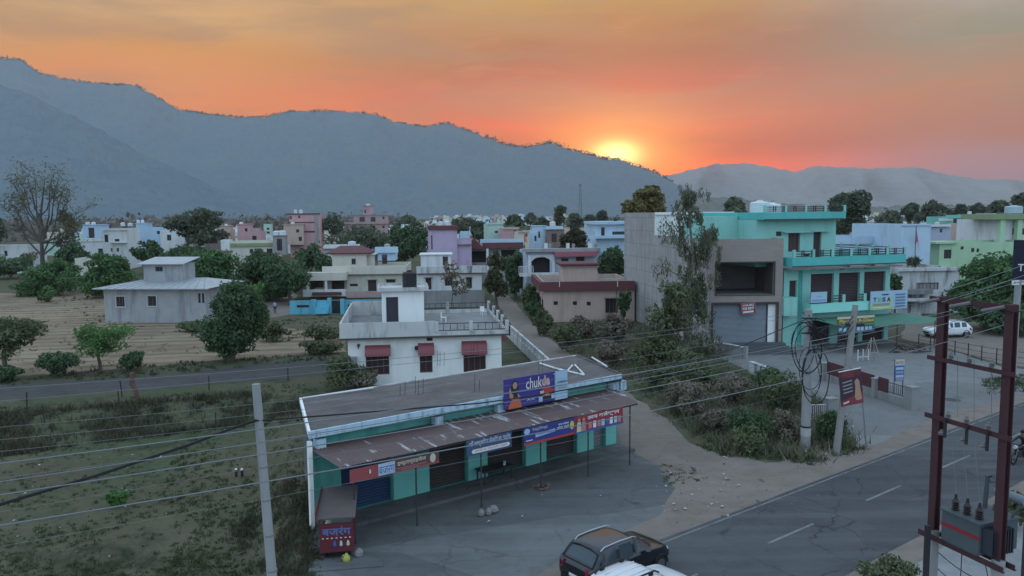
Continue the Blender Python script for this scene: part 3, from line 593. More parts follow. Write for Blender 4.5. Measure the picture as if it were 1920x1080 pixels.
H('house', 'beige house with banded terraces right of the blue wall', 128, 1731, 1764, 464, C_CREAM, 8, ops=[('door', (1739, 487, 1742, 495))], bands=[((1731, 470, 1763, 473), .5, C_BROWN), ((1731, 481, 1763, 485), .5, C_BROWN), ((1731, 474, 1763, 480), .45, C_PEACH)], group=G1)
H('house', 'pale green gabled house beyond the green building', 175, 1592, 1634, 424, C_MINT, 9, ops=[('win', (1599, 431, 1606, 442))], blocks=[((1624, 417, 1639, 430), 1, 4, C_WHITE, [('win', (1626, 424, 1629, 429))])], bands=[((1590, 421, 1640, 425), .4, C_CREAM), ((1612, 433, 1665, 440), .6, C_LGRN)], group=G1)
H('house', 'pinkish low house beyond the green building', 182, 1564, 1594, 430, C_PEACH, 8, ops=[('win', (1576, 438, 1582, 442)), ('win', (1588, 438, 1592, 442))], group=G1)
F_, R_ = H('house', 'low grey white house with black damp stains by the parked car', 96, 1686, 1800, 503, C_STAIN, 10, rot=math.radians(4), ops=[('win', (1718, 530, 1760, 543), C_GREY), ('win', (1710, 592, 1725, 599)), ('door', (1742, 590, 1754, 612))], bands=[((1684, 502, 1800, 508), .4, C_STAIN), ((1694, 560, 1760, 565), 1.2, C_WHITE), ((1690, 543, 1750, 552), .9, C_GREY)], group=G1)
H('boundary_wall', 'low damp stained white wall behind the canopy post', 88, 1664, 1728, 588, C_STAIN, .3, rot=math.radians(6), ph=0, cat='wall')
# turquoise wall with gate and steps
F_, R_ = H('boundary_wall', 'bright turquoise yard wall with dark gate and steps', 101, 543, 722, 563, C_TURQ, .5, rot=math.radians(3), ph=0, cat='wall', ops=[('win', (556, 572, 579, 577), M_DARK), ('door', (622, 563, 638, 588), M_DARK), ('win', (652, 571, 664, 576), M_DARK)], bands=[((583, 562, 592, 590), .4, C_TURQ), ((614, 559, 621, 589), .4, C_TURQ), ((638, 561, 645, 589), .4, C_TURQ)])
mb = MB()
for i in range(5): a, c, b, d = F_.rect(592, 570, 616, 588, -1.0); mb.box(a, b, -1.6 + i * .32, -.005, c + (d - c) * i / 5, c + (d - c) * (i + 1) / 5 - .003)
mb.build('steps', C_TURQ, R_)
H('boundary_wall', 'small brick gate house wall left of the veranda', 127, 552, 573, 528, C_BROWN, .6, ph=0, cat='wall')
# far town: small houses one by one
def far_town():
    cols = [C_WHITE, C_WHITE, C_CREAM, C_SKY, C_WHITE, C_MINT, C_PEACH, C_MAUVE]; protos = []
    for m in cols:
        mb = MB(); shell(mb, -4, 4, 0, 8, 0, 6.5, .8, [(-3, 1, -1.8, 2.6), (1, 1, 3, 2.4), (-2.5, 4, -1, 5.2), (1.5, 4, 2.6, 5.2)], .2); mb.quad((-4, 0.01, 5.7), (4, 0.01, 5.7), (4, 8, 5.7), (-4, 8, 5.7)); mb.box(-1, 2.5, 3, 6, 6.3, 8.4); mb.quad((-4, .2, 0), (4, .2, 0), (4, .2, 6), (-4, .2, 6)); protos.append(mb)
    meshes = [mb.build('distant_house', m).data for mb, m in zip(protos, cols)]
    for o in [o for o in COL.objects if o.name.startswith('distant_house')]: bpy.data.objects.remove(o)
    names = ['white', 'whitewashed', 'cream', 'pale blue', 'bright white', 'mint', 'peach', 'mauve']
    spots = []
    for k in range(230):
        Y = random.choice([300, 360, 420, 520, 620, 740, 860, 980, 1100]) + random.uniform(-40, 40)
        px = random.triangular(735, 1150, 850) if k < 130 else random.uniform(1480, 1930)
        if k % 5 == 0: px = random.uniform(100, 760); Y = random.uniform(260, 420)
        spots.append((Y, px))
    for Y, px in sorted(spots):
        i = random.randrange(8); o = bpy.data.objects.new('distant_house', meshes[i]); COL.objects.link(o)
        p = P(px, 420, Y); o.location = (p.x, p.y, max(0, (Y - 500) * .004)); o.rotation_euler = (0, 0, GRID + random.uniform(-.5, .5)); s = random.uniform(.8, 1.5); o.scale = (s, s, random.uniform(.7, 1.25 if Y > 420 else .95))
        tag(o, f'tiny {names[i]} house of the far town below the hills', 'house', f'distant {names[i]} houses of the far town')
far_town()
# ------------------------------------------------------------------ buildings of the foreground
M_HOOD = mat('maroon_hood', (.24, .075, .085), .6, .15, 1.5)
C_FRONT = mat('fresh_white_wall', (.80, .82, .80), .85, .06, .6, stain=(.45, .46, .46), stain_amt=.4, stain_scale=.4)
C_PARA = mat('weathered_parapet', (.54, .54, .53), .9, .2, 1, stain=(.14, .14, .14), stain_amt=.6, stain_scale=.8)
M_ROOF2 = mat('grey_terrace', (.23, .23, .225), .95, .2, .8, stain=(.10, .10, .10), stain_amt=.6, stain_scale=.5)
def rail(mb, p, q, h, n, r=.03, z2=None):
    """a low railing between two points: top and bottom bars with uprights"""
    p, q = Vector(p), Vector(q); up = Vector((0, 0, h))
    mb.tube([p + up, q + up], r, 4); mb.tube([p + up * .12, q + up * .12], r, 4)
    for i in range(n + 1): a = p.lerp(q, i / n); mb.tube([a + up * .12, a + up], r * .7, 4)
def white_house():
    F = Fac(652, 58, math.radians(8), 640); R = thing('house', 'white house with maroon window hoods and a railed roof terrace, behind the shop', 'house', F.O, F.rot)
    W = F.at(940, 640)[0]; ze = F.at(790, 631)[1]; zt = F.at(730, 604, -.5)[1]; zr = ze + .12; D = 12.5
    ops = [F.rect(686, 664, 730, 703), F.rect(787, 664, 811, 699), F.rect(869, 662, 911, 704), F.rect(800, 630.8, 811, 639)]
    mb = MB(); mb.wall(0, W, 0, ze, 0, ops[:3], .18); mb.quad((W, 0, 0), (W, D, 0), (W, D, ze), (W, 0, ze)); mb.quad((0, D, 0), (0, 0, 0), (0, 0, ze), (0, D, ze)); mb.quad((W, D, 0), (0, D, 0), (0, D, ze), (W, D, ze)); mb.build('wall', C_FRONT, R)
    for r in ops[:3]:
        o = opening(R, 'win', r, 0, mat('shuttered_window', (.05, .03, .032), .6), .18)
    v = MB(); a, c, b, d = ops[3]; v.box(a, b, -.02, -.003, c, d - .05); v.build('vent', M_DARK, R)
    for x0, y0, x1, y1 in ((684, 648, 732, 667), (784, 644, 814, 665), (866, 640, 913, 664)):
        a, c, b, d = F.rect(x0, y0, x1, y1, -.3); h = MB(); n = 6; prof = [(-.003, d)] + [(-.62 * math.sin(math.pi / 2 * i / n) - .02, d - .1 - (d - c - .1) * (1 - math.cos(math.pi / 2 * i / n))) for i in range(n + 1)] + [(-.003, c)]
        k = len(prof); h.add([(a, y, z) for y, z in prof] + [(b, y, z) for y, z in prof], [(i, i + 1, k + i + 1, k + i) for i in range(k - 1)] + [tuple(range(k - 1, -1, -1)), tuple(range(k, 2 * k))]); h.build('window_hood', M_HOOD, R)
    # side hood on the lane side
    h = MB(); h.box(W + .003, W + .75, 2.0, 4.2, 2.75, 2.95); h.extr([(W + .003, 2.0, 2.95), (W + .003, 2.0, 3.75), (W + .75, 2.0, 2.95)], (0, 2.2, 0)); h.build('window_hood', M_HOOD, R)
    # slab, roof floor, parapets
    s = MB(); s.box(-.55, W + .5, -.55, D + .4, ze + .002, zr); s.build('roof_slab', M_ROOF2, R)
    e = MB(); e.box(-.58, W + .53, -.58, -.552, ze - .03, ze + .09); e.build('slab_edge', mat('dark_edge', (.09, .07, .07), .9), R)
    xs = F.at(815, 615, -.5)[0]
    q = MB(); q.box(-.55, xs, -.55, -.42, zr, zt); q.box(-.55, -.42, -.42, D + .4, zr, zt); q.box(-.42, 3.2, D + .27, D + .4, zr, zt + .15); q.box(xs, W + .5, -.55, -.43, zr, zr + .28); q.box(W + .38, W + .5, -.43, D + .4, zr, zr + .28); q.box(3.2, W + .38, D + .28, D + .4, zr, zr + .35); q.build('parapet', C_PARA, R)
    posts = [(xs + .15, -.49), (F.at(883, 605, -.5)[0], -.49), (W + .38, -.49), (W + .44, 2.6), (W + .44, 5.7), (W + .44, 8.8), (W + .44, D + .3), (8.3, D + .34), (4.9, D + .34)]
    for x, y in posts: b = MB(); b.box(x - .13, x + .13, y - .13, y + .13, zr + .281, zr + 1.05); b.build('parapet_post', C_PARA, R)
    for (x0, y0), (x1, y1) in zip(posts[:-1], posts[1:]):
        g = MB(); rail(g, (x0, y0, zr + .3), (x1, y1, zr + .3), .6, max(3, int(math.hypot(x1 - x0, y1 - y0) / .5))); g.build('railing', M_STEEL, R)
    # stair room
    off = 7.2; a, c, b, d = F.rect(716, 545, 795, 601, off); op = F.rect(724, 557, 747, 602, off); op = (op[0], zr + .02, op[2], op[3])
    sb = MB(); shell(sb, a, b, off, off + 3.4, zr, d, 0, [op], .2); sb.build('stair_room', C_FRONT, R); opening(R, 'door', op, off, mat('dark_blue_door', (.045, .045, .06), .6), .2)
    t = MB(); t.box(a - .35, b + .4, off - .45, off + 3.8, d + .002, d + .14); t.box(a - .35, b + .4, off - .45, off - .35, d + .14, d + .3); t.box(a - .35, b + .4, off + 3.7, off + 3.8, d + .14, d + .3); t.box(a - .35, a - .25, off - .35, off + 3.7, d + .14, d + .3); t.box(b + .3, b + .4, off - .35, off + 3.7, d + .14, d + .3); t.build('stair_roof', C_PARA, R)
    zt_ = d + .14; x, _ = F.at(768, 530, off + 1.2); p = F.w(x, off + 1.3, zt_); tank(p, 27 * p.y / FPX / 2 , 1.5, M_TANKB, 'black ribbed water tank on the stair room of the white house', None)
    m = MB(); m.tube([F_loc(F, 799, 560, off + 2), F_loc(F, 800, 480, off + 2)], .05, 5, r1=.03)
    # slim posts in the front yard, lamp, air cooler
    l = MB(); x, z = F.at(672, 647); l.box(x - .06, x + .12, -.5, -.05, z - .05, z + .1); l.box(x - .05, x + .03, -.05, -.003, z - .3, z + .1); l.build('wall_lamp', M_STEEL, R)
    l = MB(); x, z = F.at(781, 652); l.box(x - .14, x + .14, -.3, -.003, z - .12, z + .14); l.build('camera_box', M_STEEL, R)
    k = MB(); a, c, b, d = F.rect(656, 670, 669, 684, -.4); k.box(a, b, -.45, -.003, c, d); k.build('cooler_box', C_GREY, R)
    # chairs on the terrace
    for i, (px, py, lb) in enumerate(((906, 592, 'white plastic chair near the terrace corner rails'), (832, 604, 'white plastic chair behind the front terrace railing'))):
        P0 = G(px, py, zr); P0.z = zr; ch = thing('plastic_chair', lb, 'chair', P0, .5 + i); w = MB(); w.box(-.22, .22, -.22, .22, .4, .44); w.build('seat', M_WHITE, ch); w = MB(); w.box(-.22, .22, .19, .23, .441, .85); w.build('backrest', M_WHITE, ch)
        for sx in (-.19, .19):
            for sy in (-.19, .19): w = MB(); w.box(sx - .025, sx + .025, sy - .025, sy + .025, 0, .399); w.build('leg', M_WHITE, ch)
    return F, W, zr
def F_loc(F, px, py, off): a, z = F.at(px, py, off); return (a, off, z)
WF, WW, WZ = white_house()
def lane_wall():
    """white boundary wall with gate openings along the lane, right of the white house"""
    base = [G(948, 628), G(972, 652), G(1000, 684), G(1032, 712)]
    a, b = base[0], base[-1]; d = (b - a).normalized(); R = thing('boundary_wall', 'white lane wall with sloping coping and square holes beside the white house', 'wall', a, math.atan2(d.y, d.x)); L = (b - a).length
    mb = MB(); mb.wall(0, L, 0, 1.45, 0, [(1.6, .2, 3.2, 1.44)] + [(4.2 + i * 1.5, .85, 5.2 + i * 1.5, 1.25) for i in range(int((L - 5) / 1.5))], .2); mb.quad((0, .2, 1.45), (0, 0, 1.45), (L, 0, 1.45), (L, .2, 1.45)); mb.wall(0, L, 0, 1.45, .2, [(1.6, .2, 3.2, 1.44)] + [(4.2 + i * 1.5, .85, 5.2 + i * 1.5, 1.25) for i in range(int((L - 5) / 1.5))], 0); mb.build('wall', C_PARA, R)
    g = MB()
    for i in range(9): x = 1.68 + i * .18; g.tube([(x, .1, .05), (x, .1, 1.6)], .025, 4)
    g.box(1.6, 3.2, .08, .12, 1.0, 1.1); g.build('gate', M_STEEL, R)
lane_wall()

def tin_house():
    F = Fac(195, 95, math.radians(-5), 560); R = thing('house', 'grey rendered farm house with tin roof and a small roof cabin', 'house', F.O, F.rot)
    m = mat('patchy_render', (.36, .37, .38), .95, .25, .8, stain=(.19, .19, .20), stain_amt=.7, stain_scale=.6); tin = mat('grey_tin', (.42, .44, .45), .55, .12, .8, metal=.25, stain=(.25, .25, .25), stain_amt=.35)
    W = F.at(385, 560)[0]; ze = F.at(290, 540)[1]; D = 8.5; o1 = [F.rect(218, 556, 234, 575), F.rect(277, 555, 293, 574)]
    mb = MB(); mb.wall(0, W, 0, ze, 0, o1, .15); mb.quad((W, 0, 0), (W, D, 0), (W, D, ze), (W, 0, ze)); mb.quad((0, D, 0), (0, 0, 0), (0, 0, ze), (0, D, ze)); mb.quad((W, D, 0), (0, D, 0), (0, D, ze), (W, D, ze)); mb.build('wall', m, R)
    for r in o1:
        o = opening(R, 'win', r, 0); s = MB(); a, c, b, d = r; t = .12; s.box(a - t, b + t, -.05, -.003, d, d + t); s.box(a - t, b + t, -.08, -.003, c - t, c); s.box(a - t, a, -.05, -.003, c, d); s.box(b, b + t, -.05, -.003, c, d); s.build('surround', mat('pale_surround', (.48, .49, .5), .9), o)
    for px in (372, 379): a, c, b, d = F.rect(px, 550, px + 4, 568, -.003); q = MB(); q.box(a, b, -.02, -.003, c, d); q.build('window', M_GLASS, R)
    a, c, b, d = F.rect(269, 494, 342, 521, 2.4); zr = F.at(330, 522, 3)[1]
    # low hipped tin roof
    x0, x1, y0, y1 = -.9, W + .9, -.9, D + .9; ym = (y0 + y1) / 2; r = MB()
    r.add([(x0, y0, ze + .02), (x1, y0, ze + .02), (x1, y1, ze + .02), (x0, y1, ze + .02), (x0 + 5.0, ym, zr), (x1 - 2.6, ym, zr)], [(0, 1, 5, 4), (1, 2, 5), (2, 3, 4, 5), (3, 0, 4), (3, 2, 1, 0)])
    o = r.build('roof', tin, R); k = MB()
    for i in range(13):
        t = (i + .5) / 13; xa = x0 + (x1 - x0) * t; xb = x0 + 5.0 + (x1 - 2.6 - x0 - 5.0) * t; k.tube([(xa, y0, ze + .05), (xb, ym, zr + .03)], .035, 4)
    k.build('sheet_rib', tin, o)
    f = MB(); f.box(x0, x1, y0 - .02, y0 + .02, ze - .08, ze + .015); f.build('eave_board', mat('pale_surround', (.48, .49, .5)), o)
    op = F.rect(291, 500, 305, 509, 2.4); q = MB(); shell(q, a, b, 2.4, 5.6, ze + .3, d, 0, [op], .15); q.build('roof_cabin', m, R); opening(R, 'win', op, 2.4)
    e = F.rect(257, 483, 345, 494, 2.0); s = MB(); s.extr([(e[0], 1.8, d - .1), (e[2], 1.8, d - .1), (e[2], 6.2, d + .55), (e[0], 6.2, d + .55)], (0, 0, .08)); s.build('cabin_roof', tin, R)
    p = MB(); x, z = F.at(346, 510, 2.0); p.tube([(x, 1.9, ze + .3), (x, 1.9, d - .08)], .07, 5); p.build('roof_post', m, R)
    dd = MB(); x, z = F.at(399, 533, 3); dd.lathe([(.05, 0), (.75, .25), (.8, .3)], (x, 3, z - .4), 14); dd.build('dish', M_TANKW, R)
tin_house()

def xz(n, co, ax=0):
    sp = n.node('ShaderNodeSeparateXYZ', ins={0: co}); return n.node('ShaderNodeCombineXYZ', ins={0: sp.outputs[ax], 1: sp.outputs[2]}).outputs[0]
def grey_block():
    F = Fac(1334, 71.5, math.radians(1.5), 560); R = thing('commercial_building', 'bare concrete and grey tile commercial block with a rolling shutter', 'building', F.O, F.rot)
    tile = bpy.data.materials.new('grey_tile'); tile.use_nodes = True; n = NT(tile.node_tree); b_ = n.n['Principled BSDF']; co = n.node('ShaderNodeTexCoord').outputs['Object']
    br = n.node('ShaderNodeTexBrick', ins={'Vector': xz(n, co), 'Color1': (.33, .275, .24, 1), 'Color2': (.29, .245, .215, 1), 'Mortar': (.22, .19, .17, 1), 'Scale': 1.0, 'Mortar Size': .012, 'Brick Width': .6, 'Row Height': .16})
    n.set(b_, 'Base Color', n.mix(n.maprange(n.noise(co, .7, 5, .6), .4, .7, 0, .35), br.outputs[0], (.21, .19, .18, 1))); b_.inputs['Roughness'].default_value = .7
    conc = bpy.data.materials.new('cast_concrete'); conc.use_nodes = True; n = NT(conc.node_tree); b_ = n.n['Principled BSDF']; co = n.node('ShaderNodeTexCoord').outputs['Object']
    c = n.mix(n.noise(co, .9, 7, .65), (.26, .25, .24, 1), (.46, .445, .43, 1)); sp = n.node('ShaderNodeSeparateXYZ', ins={0: co})
    run = n.noise(n.mapping(co, scale=(2.2, 2.2, .09)), 1.6, 5, .65); c = n.mix(n.maprange(run, .5, .7, 0, .65), c, (.12, .115, .11, 1))
    pat = n.node('ShaderNodeTexBrick', ins={'Vector': xz(n, co, 1), 'Color1': (1, 1, 1, 1), 'Color2': (.86, .86, .86, 1), 'Mortar': (.42, .41, .40, 1), 'Mortar Size': .03, 'Brick Width': 4.2, 'Row Height': 1.55, 'Scale': 1.0}); pat.offset = 0
    c = n.mix(.6, c, pat.outputs[0], 'MULTIPLY'); n.set(b_, 'Base Color', c); b_.inputs['Roughness'].default_value = .95
    W = F.at(1467, 560)[0]; zt = F.at(1400, 448)[1]; D = 25.5
    up, lo = F.rect(1343, 493, 1451, 553), F.rect(1337, 571, 1455, 648)
    mb = MB(); mb.wall(0, W, 0, zt, 0, [up, lo], .35); mb.build('facade', tile, R)
    s = MB(); skew = -.148; sx = lambda y: skew * y
    s.quad((sx(D), D, 0), (0, 0, 0), (0, 0, zt), (sx(D), D, zt)); s.quad((W, 0, 0), (W, D, 0), (W, D, zt), (W, 0, zt)); s.quad((W, D, 0), (sx(D), D, 0), (sx(D), D, zt), (W, D, zt))
    y3 = 15.0; z3 = F.at(1280, 398, y3)[1]
    s.quad((sx(D), D, zt), (sx(y3), y3, zt), (sx(y3), y3, z3), (sx(D), D, z3)); s.quad((W, y3, zt), (W, D, zt), (W, D, z3), (W, y3, z3)); s.quad((W, D, zt), (sx(D), D, zt), (sx(D), D, z3), (W, D, z3)); s.build('side_wall', conc, R)
    o3 = F.rect(1273, 423, 1313, 449, y3); t = MB(); t.wall(sx(y3) + .01, W - .01, zt - .6, z3, y3 - .01, [o3], .25); t.build('upper_storey', C_FRONT, R)
    w = MB(); a, c, b, d = o3; w.quad((a, y3 + .24, c), (b, y3 + .24, c), (b, y3 + .24, d), (a, y3 + .24, d)); w.build('doorway', mat('bare_brick_dark', (.10, .06, .055), .95), R)
    rf = MB(); rf.quad((0, .2, zt - .5), (W, .2, zt - .5), (W, y3, zt - .5), (sx(y3), y3, zt - .5)); rf.quad((sx(y3), y3, z3 - .02), (W, y3, z3 - .02), (W, D, z3 - .02), (sx(D), D, z3 - .02)); rf.build('roof', M_ROOFC, R)
    ins = MB(); ins.wall(0, W, zt - .5, zt, .2, [], 0); ins.quad((0, 0, zt), (W, 0, zt), (W, .2, zt), (0, .2, zt)); ins.build('parapet', conc, R)
    cp = MB(); cp.box(sx(y3), W, y3 - .25, y3 - .012, z3 - .25, z3 + .02); cp.build('coping', C_FRONT, R)
    # the open first floor hall
    a, c, b, d = up; h = MB(); h.quad((a - .3, 6, c), (b + .3, 6, c), (b + .3, 6, d), (a - .3, 6, d)); h.quad((a - .3, .36, c - .002), (b + .3, .36, c - .002), (b + .3, 6, c - .002), (a - .3, 6, c - .002)); h.quad((a - .3, .36, d), (b + .3, .36, d), (b + .3, 6, d), (a - .3, 6, d)); h.quad((a - .3, .36, c), (a - .3, 6, c), (a - .3, 6, d), (a - .3, .36, d)); h.quad((b + .3, .36, c), (b + .3, 6, c), (b + .3, 6, d), (b + .3, .36, d)); h.build('hall_interior', mat('dim_plaster', (.17, .16, .155), .95, .3), R)
    q = MB(); e = F.rect(1434, 538, 1447, 551, 3); q.box(e[0], e[2], 3, 3.8, c, c + .9); q.build('stored_crate', mat('brown_card', (.2, .11, .09), .9), R)
    fr = MB()
    for (a, c, b, d), tt in ((up, .12), (lo, .22)):
        fr.box(a - tt, b + tt, -.04, -.003, d, d + tt); fr.box(a - tt, a, -.04, -.003, c, d); fr.box(b, b + tt, -.04, -.003, c, d); fr.box(a - tt, b + tt, -.04, -.003, c - tt * .6, c)
    fr.build('opening_surround', mat('dark_granite', (.055, .045, .045), .5), R)
    a, c, b, d = lo; xs = F.at(1436, 610, .3)[0]; sh = MB(); nz = 34
    for i in range(nz): z0 = c + (d - c) * i / nz; z1 = c + (d - c) * (i + 1) / nz; sh.quad((a, .30, z0), (xs, .30, z0), (xs, .24, (z0 + z1) / 2), (a, .24, (z0 + z1) / 2)); sh.quad((a, .24, (z0 + z1) / 2), (xs, .24, (z0 + z1) / 2), (xs, .30, z1), (a, .30, z1))
    sh.build('shutter', mat('galvanised_shutter', (.30, .33, .37), .45, .12, 1, metal=.35), R)
    sd = MB(); sd.box(xs + .12, b, .25, .3, c, d); sd.build('side_door', C_FRONT, R); sj = MB(); sj.box(xs, xs + .12, .2, .3, c, d); sj.build('shutter_guide', M_STEEL, R)
    return F, W
GF, GW = grey_block()
def steps_pile():
    R = thing('stone_steps', 'stacked dark stone slabs forming steps below the grey shutter', 'steps', GF.w(1.0, -2.4), GF.rot)
    for i in range(4): mb = MB(); mb.box(.2 * i, 6.2 - .15 * i, .5 * i, 2.37, .2 * i, .2 * i + .19); mb.build('slab', mat('dark_slate', (.10, .105, .115), .8, .35, 1.5), R)
    lw = thing('low_wall', 'grey white coped plinth wall left of the stone steps', 'wall', GF.w(0, -.4), GF.rot - math.radians(62)); mb = MB(); mb.box(0, 3.9, -.12, .12, 0, .95); mb.build('wall', C_GREY, lw); mb = MB(); mb.box(-.05, 4.0, -.18, .18, .952, 1.05); mb.build('coping', C_PARA, lw); mb = MB(); mb.box(4.0, 4.3, -.16, .16, 0, 1.1); mb.build('post', C_GREY, lw)
    p = G(1440, 712); q = G(1408, 700); d = (q - p); lw = thing('low_wall', 'short pale plinth wall end in the weeds right of the stone steps', 'wall', p, math.atan2(d.y, d.x)); mb = MB(); mb.box(0, 2.6, -.12, .12, 0, .9); mb.build('wall', C_STAIN, lw); mb = MB(); mb.box(-.05, 2.65, -.17, .17, .902, .98); mb.build('coping', C_PARA, lw)
steps_pile()

C_GREEN = mat('turquoise_paint', (.27, .56, .495), .8, .10, .8, stain=(.13, .38, .33), stain_amt=.4, stain_scale=.6)
C_GREEN2 = mat('sea_green_fascia', (.10, .46, .43), .75, .12, .8, stain=(.08, .3, .29), stain_amt=.4)
M_SHUT = mat('maroon_shutter', (.075, .05, .056), .6, .15, 1)
def corr_shutter(r, y, m, root, n=24):
    a, c, b, d = r; s = MB()
    for i in range(n): z0 = c + (d - c) * i / n; z1 = c + (d - c) * (i + 1) / n; zm = (z0 + z1) / 2; s.quad((a, y, z0), (b, y, z0), (b, y - .05, zm), (a, y - .05, zm)); s.quad((a, y - .05, zm), (b, y - .05, zm), (b, y, z1), (a, y, z1))
    return s.build('shutter', m, root)
def deco_rail(root, x0, x1, y, z0, z1, n, m=None):
    """parapet railing in panels: posts, and bars broken by small block patterns"""
    L = (x1 - x0) / n
    for i in range(n + 1): p = MB(); p.box(x0 + L * i - .13, x0 + L * i + .13, y - .11, y + .11, z0, z1 + .06); p.build('railing_post', C_GREEN, root)
    for i in range(n):
        a, b = x0 + L * i + .14, x0 + L * (i + 1) - .14; g = MB()
        for t in (.12, .45, .78): z = z0 + (z1 - z0) * t; g.box(a, b, y - .03, y + .03, z, z + .075)
        for t in (0, .40, .52, 1): x = a + (b - a) * t; g.box(x - .035, x + .035, y - .035, y + .035, z0 + .05, z1)
        g.build('railing', M_STEEL, root)
def green_building():
    F = Fac(1468, 72.5, math.radians(18.5), 600); R = thing('commercial_building', 'turquoise three storey shop building with dark shutters and railed balconies', 'building', F.O, F.rot)
    W = F.at(1666, 600)[0]; D = 13
    z1, z2, z3 = F.at(1560, 585)[1], F.at(1580, 501)[1], F.at(1510, 411, 2.2)[1]
    gr = [F.rect(1520, 608, 1557, 655), F.rect(1570, 608, 1609, 650), F.rect(1617, 606, 1657, 645)]; gr = [(a, .12, b, z1 - .75) for a, c, b, d in gr]
    f1 = [F.rect(1520, 504, 1563, 572), F.rect(1573, 503, 1612, 568), F.rect(1620, 502, 1660, 566)]; f1 = [(a, z1 + .1, b, z2 - .55) for a, c, b, d in f1]
    dr = F.rect(1480, 526, 1494, 558); dr = (dr[0], dr[1], dr[2], dr[3])
    mb = MB(); mb.wall(0, W, 0, z2, 0, gr + f1 + [dr], .3); mb.quad((W, 0, 0), (W, D, 0), (W, D, z2), (W, 0, z2)); kx = .31 * D; mb.quad((kx, D, 0), (0, 0, 0), (0, 0, z2), (kx, D, z2)); mb.quad((W, D, 0), (kx, D, 0), (kx, D, z2), (W, D, z2)); mb.build('wall', C_GREEN, R)
    for r in gr + f1: corr_shutter(r, .29, M_SHUT, R)
    opening(R, 'door', dr, 0, M_DOOR, .25)
    # first floor balcony
    xa, xb = F.at(1520, 580, -1.3)[0], F.at(1655, 575, -1.3)[0]; zb0, zb1 = F.at(1580, 584, -1.3)[1], F.at(1580, 567, -1.3)[1]
    q = MB(); q.box(xa, xb, -1.3, -1.16, zb0, zb1); q.box(xa, xb, -1.16, -.003, zb0, zb0 + .15); q.box(xa, xa + .12, -1.16, -.003, zb0 + .15, zb1); q.box(xb - .12, xb, -1.16, -.003, zb0 + .15, zb1); q.build('balcony', mat('pale_turquoise', (.30, .70, .62), .8, .1), R)
    for px in (1581.5, 1621): p = MB(); e = F.at(px, 560, -1.23)[0]; p.box(e - .16, e + .16, -1.32, -1.1, zb1, zb1 + .75); p.build('balcony_post', C_GREEN, R)
    for p0, p1 in ((1562, 1579), (1611, 1619)): g = MB(); e, f = F.at(p0, 560, -1.2)[0], F.at(p1, 560, -1.2)[0]; [g.box(e, f, -1.25, -1.18, zb1 + t, zb1 + t + .09) for t in (.12, .36, .6)]; g.build('balcony_rail', M_STEEL, R)
    # second floor slab, fascia and railing
    xa, xb = F.at(1486, 490, -1.5)[0], F.at(1699, 482, -1.5)[0]; zc, zd, ze = F.at(1590, 496.5, -1.5)[1], F.at(1590, 480.5, -1.5)[1], F.at(1590, 469, -1.5)[1]
    q = MB(); q.box(xa, xb, -1.5, -1.34, zc, zd); q.box(xb - .16, xb, -1.34, D, zc, zd); q.box(xa, xa + .16, -1.34, -.003, zc, zd); q.build('fascia', C_GREEN2, R)
    q = MB(); q.box(xa + .16, xb - .16, -1.34, D, z2 + .003, z2 + .12); q.build('floor_slab', M_ROOFC, R)
    q = MB(); q.box(xa - .02, xb + .02, -1.53, -1.502, zc - .06, zc + .05); q.build('drip_edge', mat('dark_edge', (.09, .07, .07)), R)
    for px in (1586, 1632): q = MB(); e = F.at(px, 505, -.8)[0]; q.extr([(e, -1.33, zc), (e, -.003, zc), (e, -.003, zc - .6)], (.3, 0, 0)); q.build('bracket', C_GREY, R)
    deco_rail(R, xa + .2, xb - .15, -1.42, zd + .003, ze + .1, 6); 
    for i in range(5):
        y0 = .5 + i * 2.2; g = MB()
        for t in (.12, .36, .6): g.box(xb - .11, xb - .04, y0 + .15, y0 + 2.05, zd + t, zd + t + .075)
        g.build('railing', M_STEEL, R); p = MB(); p.box(xb - .2, xb, y0 - .13, y0 + .13, zd + .003, zd + .85); p.build('railing_post', C_GREEN, R)
    g = MB(); bx, by = xb - 7.2, D - 1
    for t in (.12, .36, .6): g.box(bx, xb - .2, by, by + .07, zd + t, zd + t + .075)
    g.build('railing', M_STEEL, R)
    # upper room set back behind the terrace
    off = 2.2; ua, uc, ub, ud = F.rect(1467, 411, 1567, 472, off); win, door = F.rect(1478, 437, 1500, 472, off), F.rect(1525, 435, 1540, 474, off); sm = F.rect(1455, 434, 1466, 443, off)
    x_l = F.at(1346, 430, off + 3)[0]
    q = MB(); shell(q, ua - 3.0, ub, off, D - 1.5, z2 + .12, z3, 0, [win, (door[0], z2 + .14, door[2], door[3]), sm], .25); q.build('upper_storey', C_GREEN, R)
    opening(R, 'win', win, off, mat('curtained_window', (.07, .04, .045), .6), .25); opening(R, 'door', (door[0], z2 + .14, door[2], door[3]), off, M_DOOR, .25); opening(R, 'win', sm, off)
    q = MB(); q.box(x_l, ua - 3.01, off + 3, D - 1.5, 9.98, z3 + .35); q.build('side_block', C_GREEN, R)
    c = MB(); c.box(win[0] - .8, win[2] + 1.2, off - .5, off - .003, win[3] + .05, win[3] + .13); c.box(door[0] - .4, door[2] + .8, off - .5, off - .003, door[3] + .05, door[3] + .13); c.build('sunshade', C_GREEN, R)
    xa, xb = F.at(1432, 404, off - 1.0)[0], F.at(1586, 404, off - 1.0)[0]; za, zb, zc = F.at(1510, 411, off - 1.0)[1], F.at(1510, 397.5, off - 1.0)[1], F.at(1510, 388, off - 1.0)[1]
    q = MB(); q.box(xa, xb, off - 1.0, off - .85, za, zb); q.box(xa, xb, off - .85, D - 1, za, za + .12); q.box(xb - .15, xb, off - .85, D - 1, za + .12, zb); q.box(xa, xa + .15, off - .85, D - 1, za + .12, zb); q.build('fascia', C_GREEN2, R)
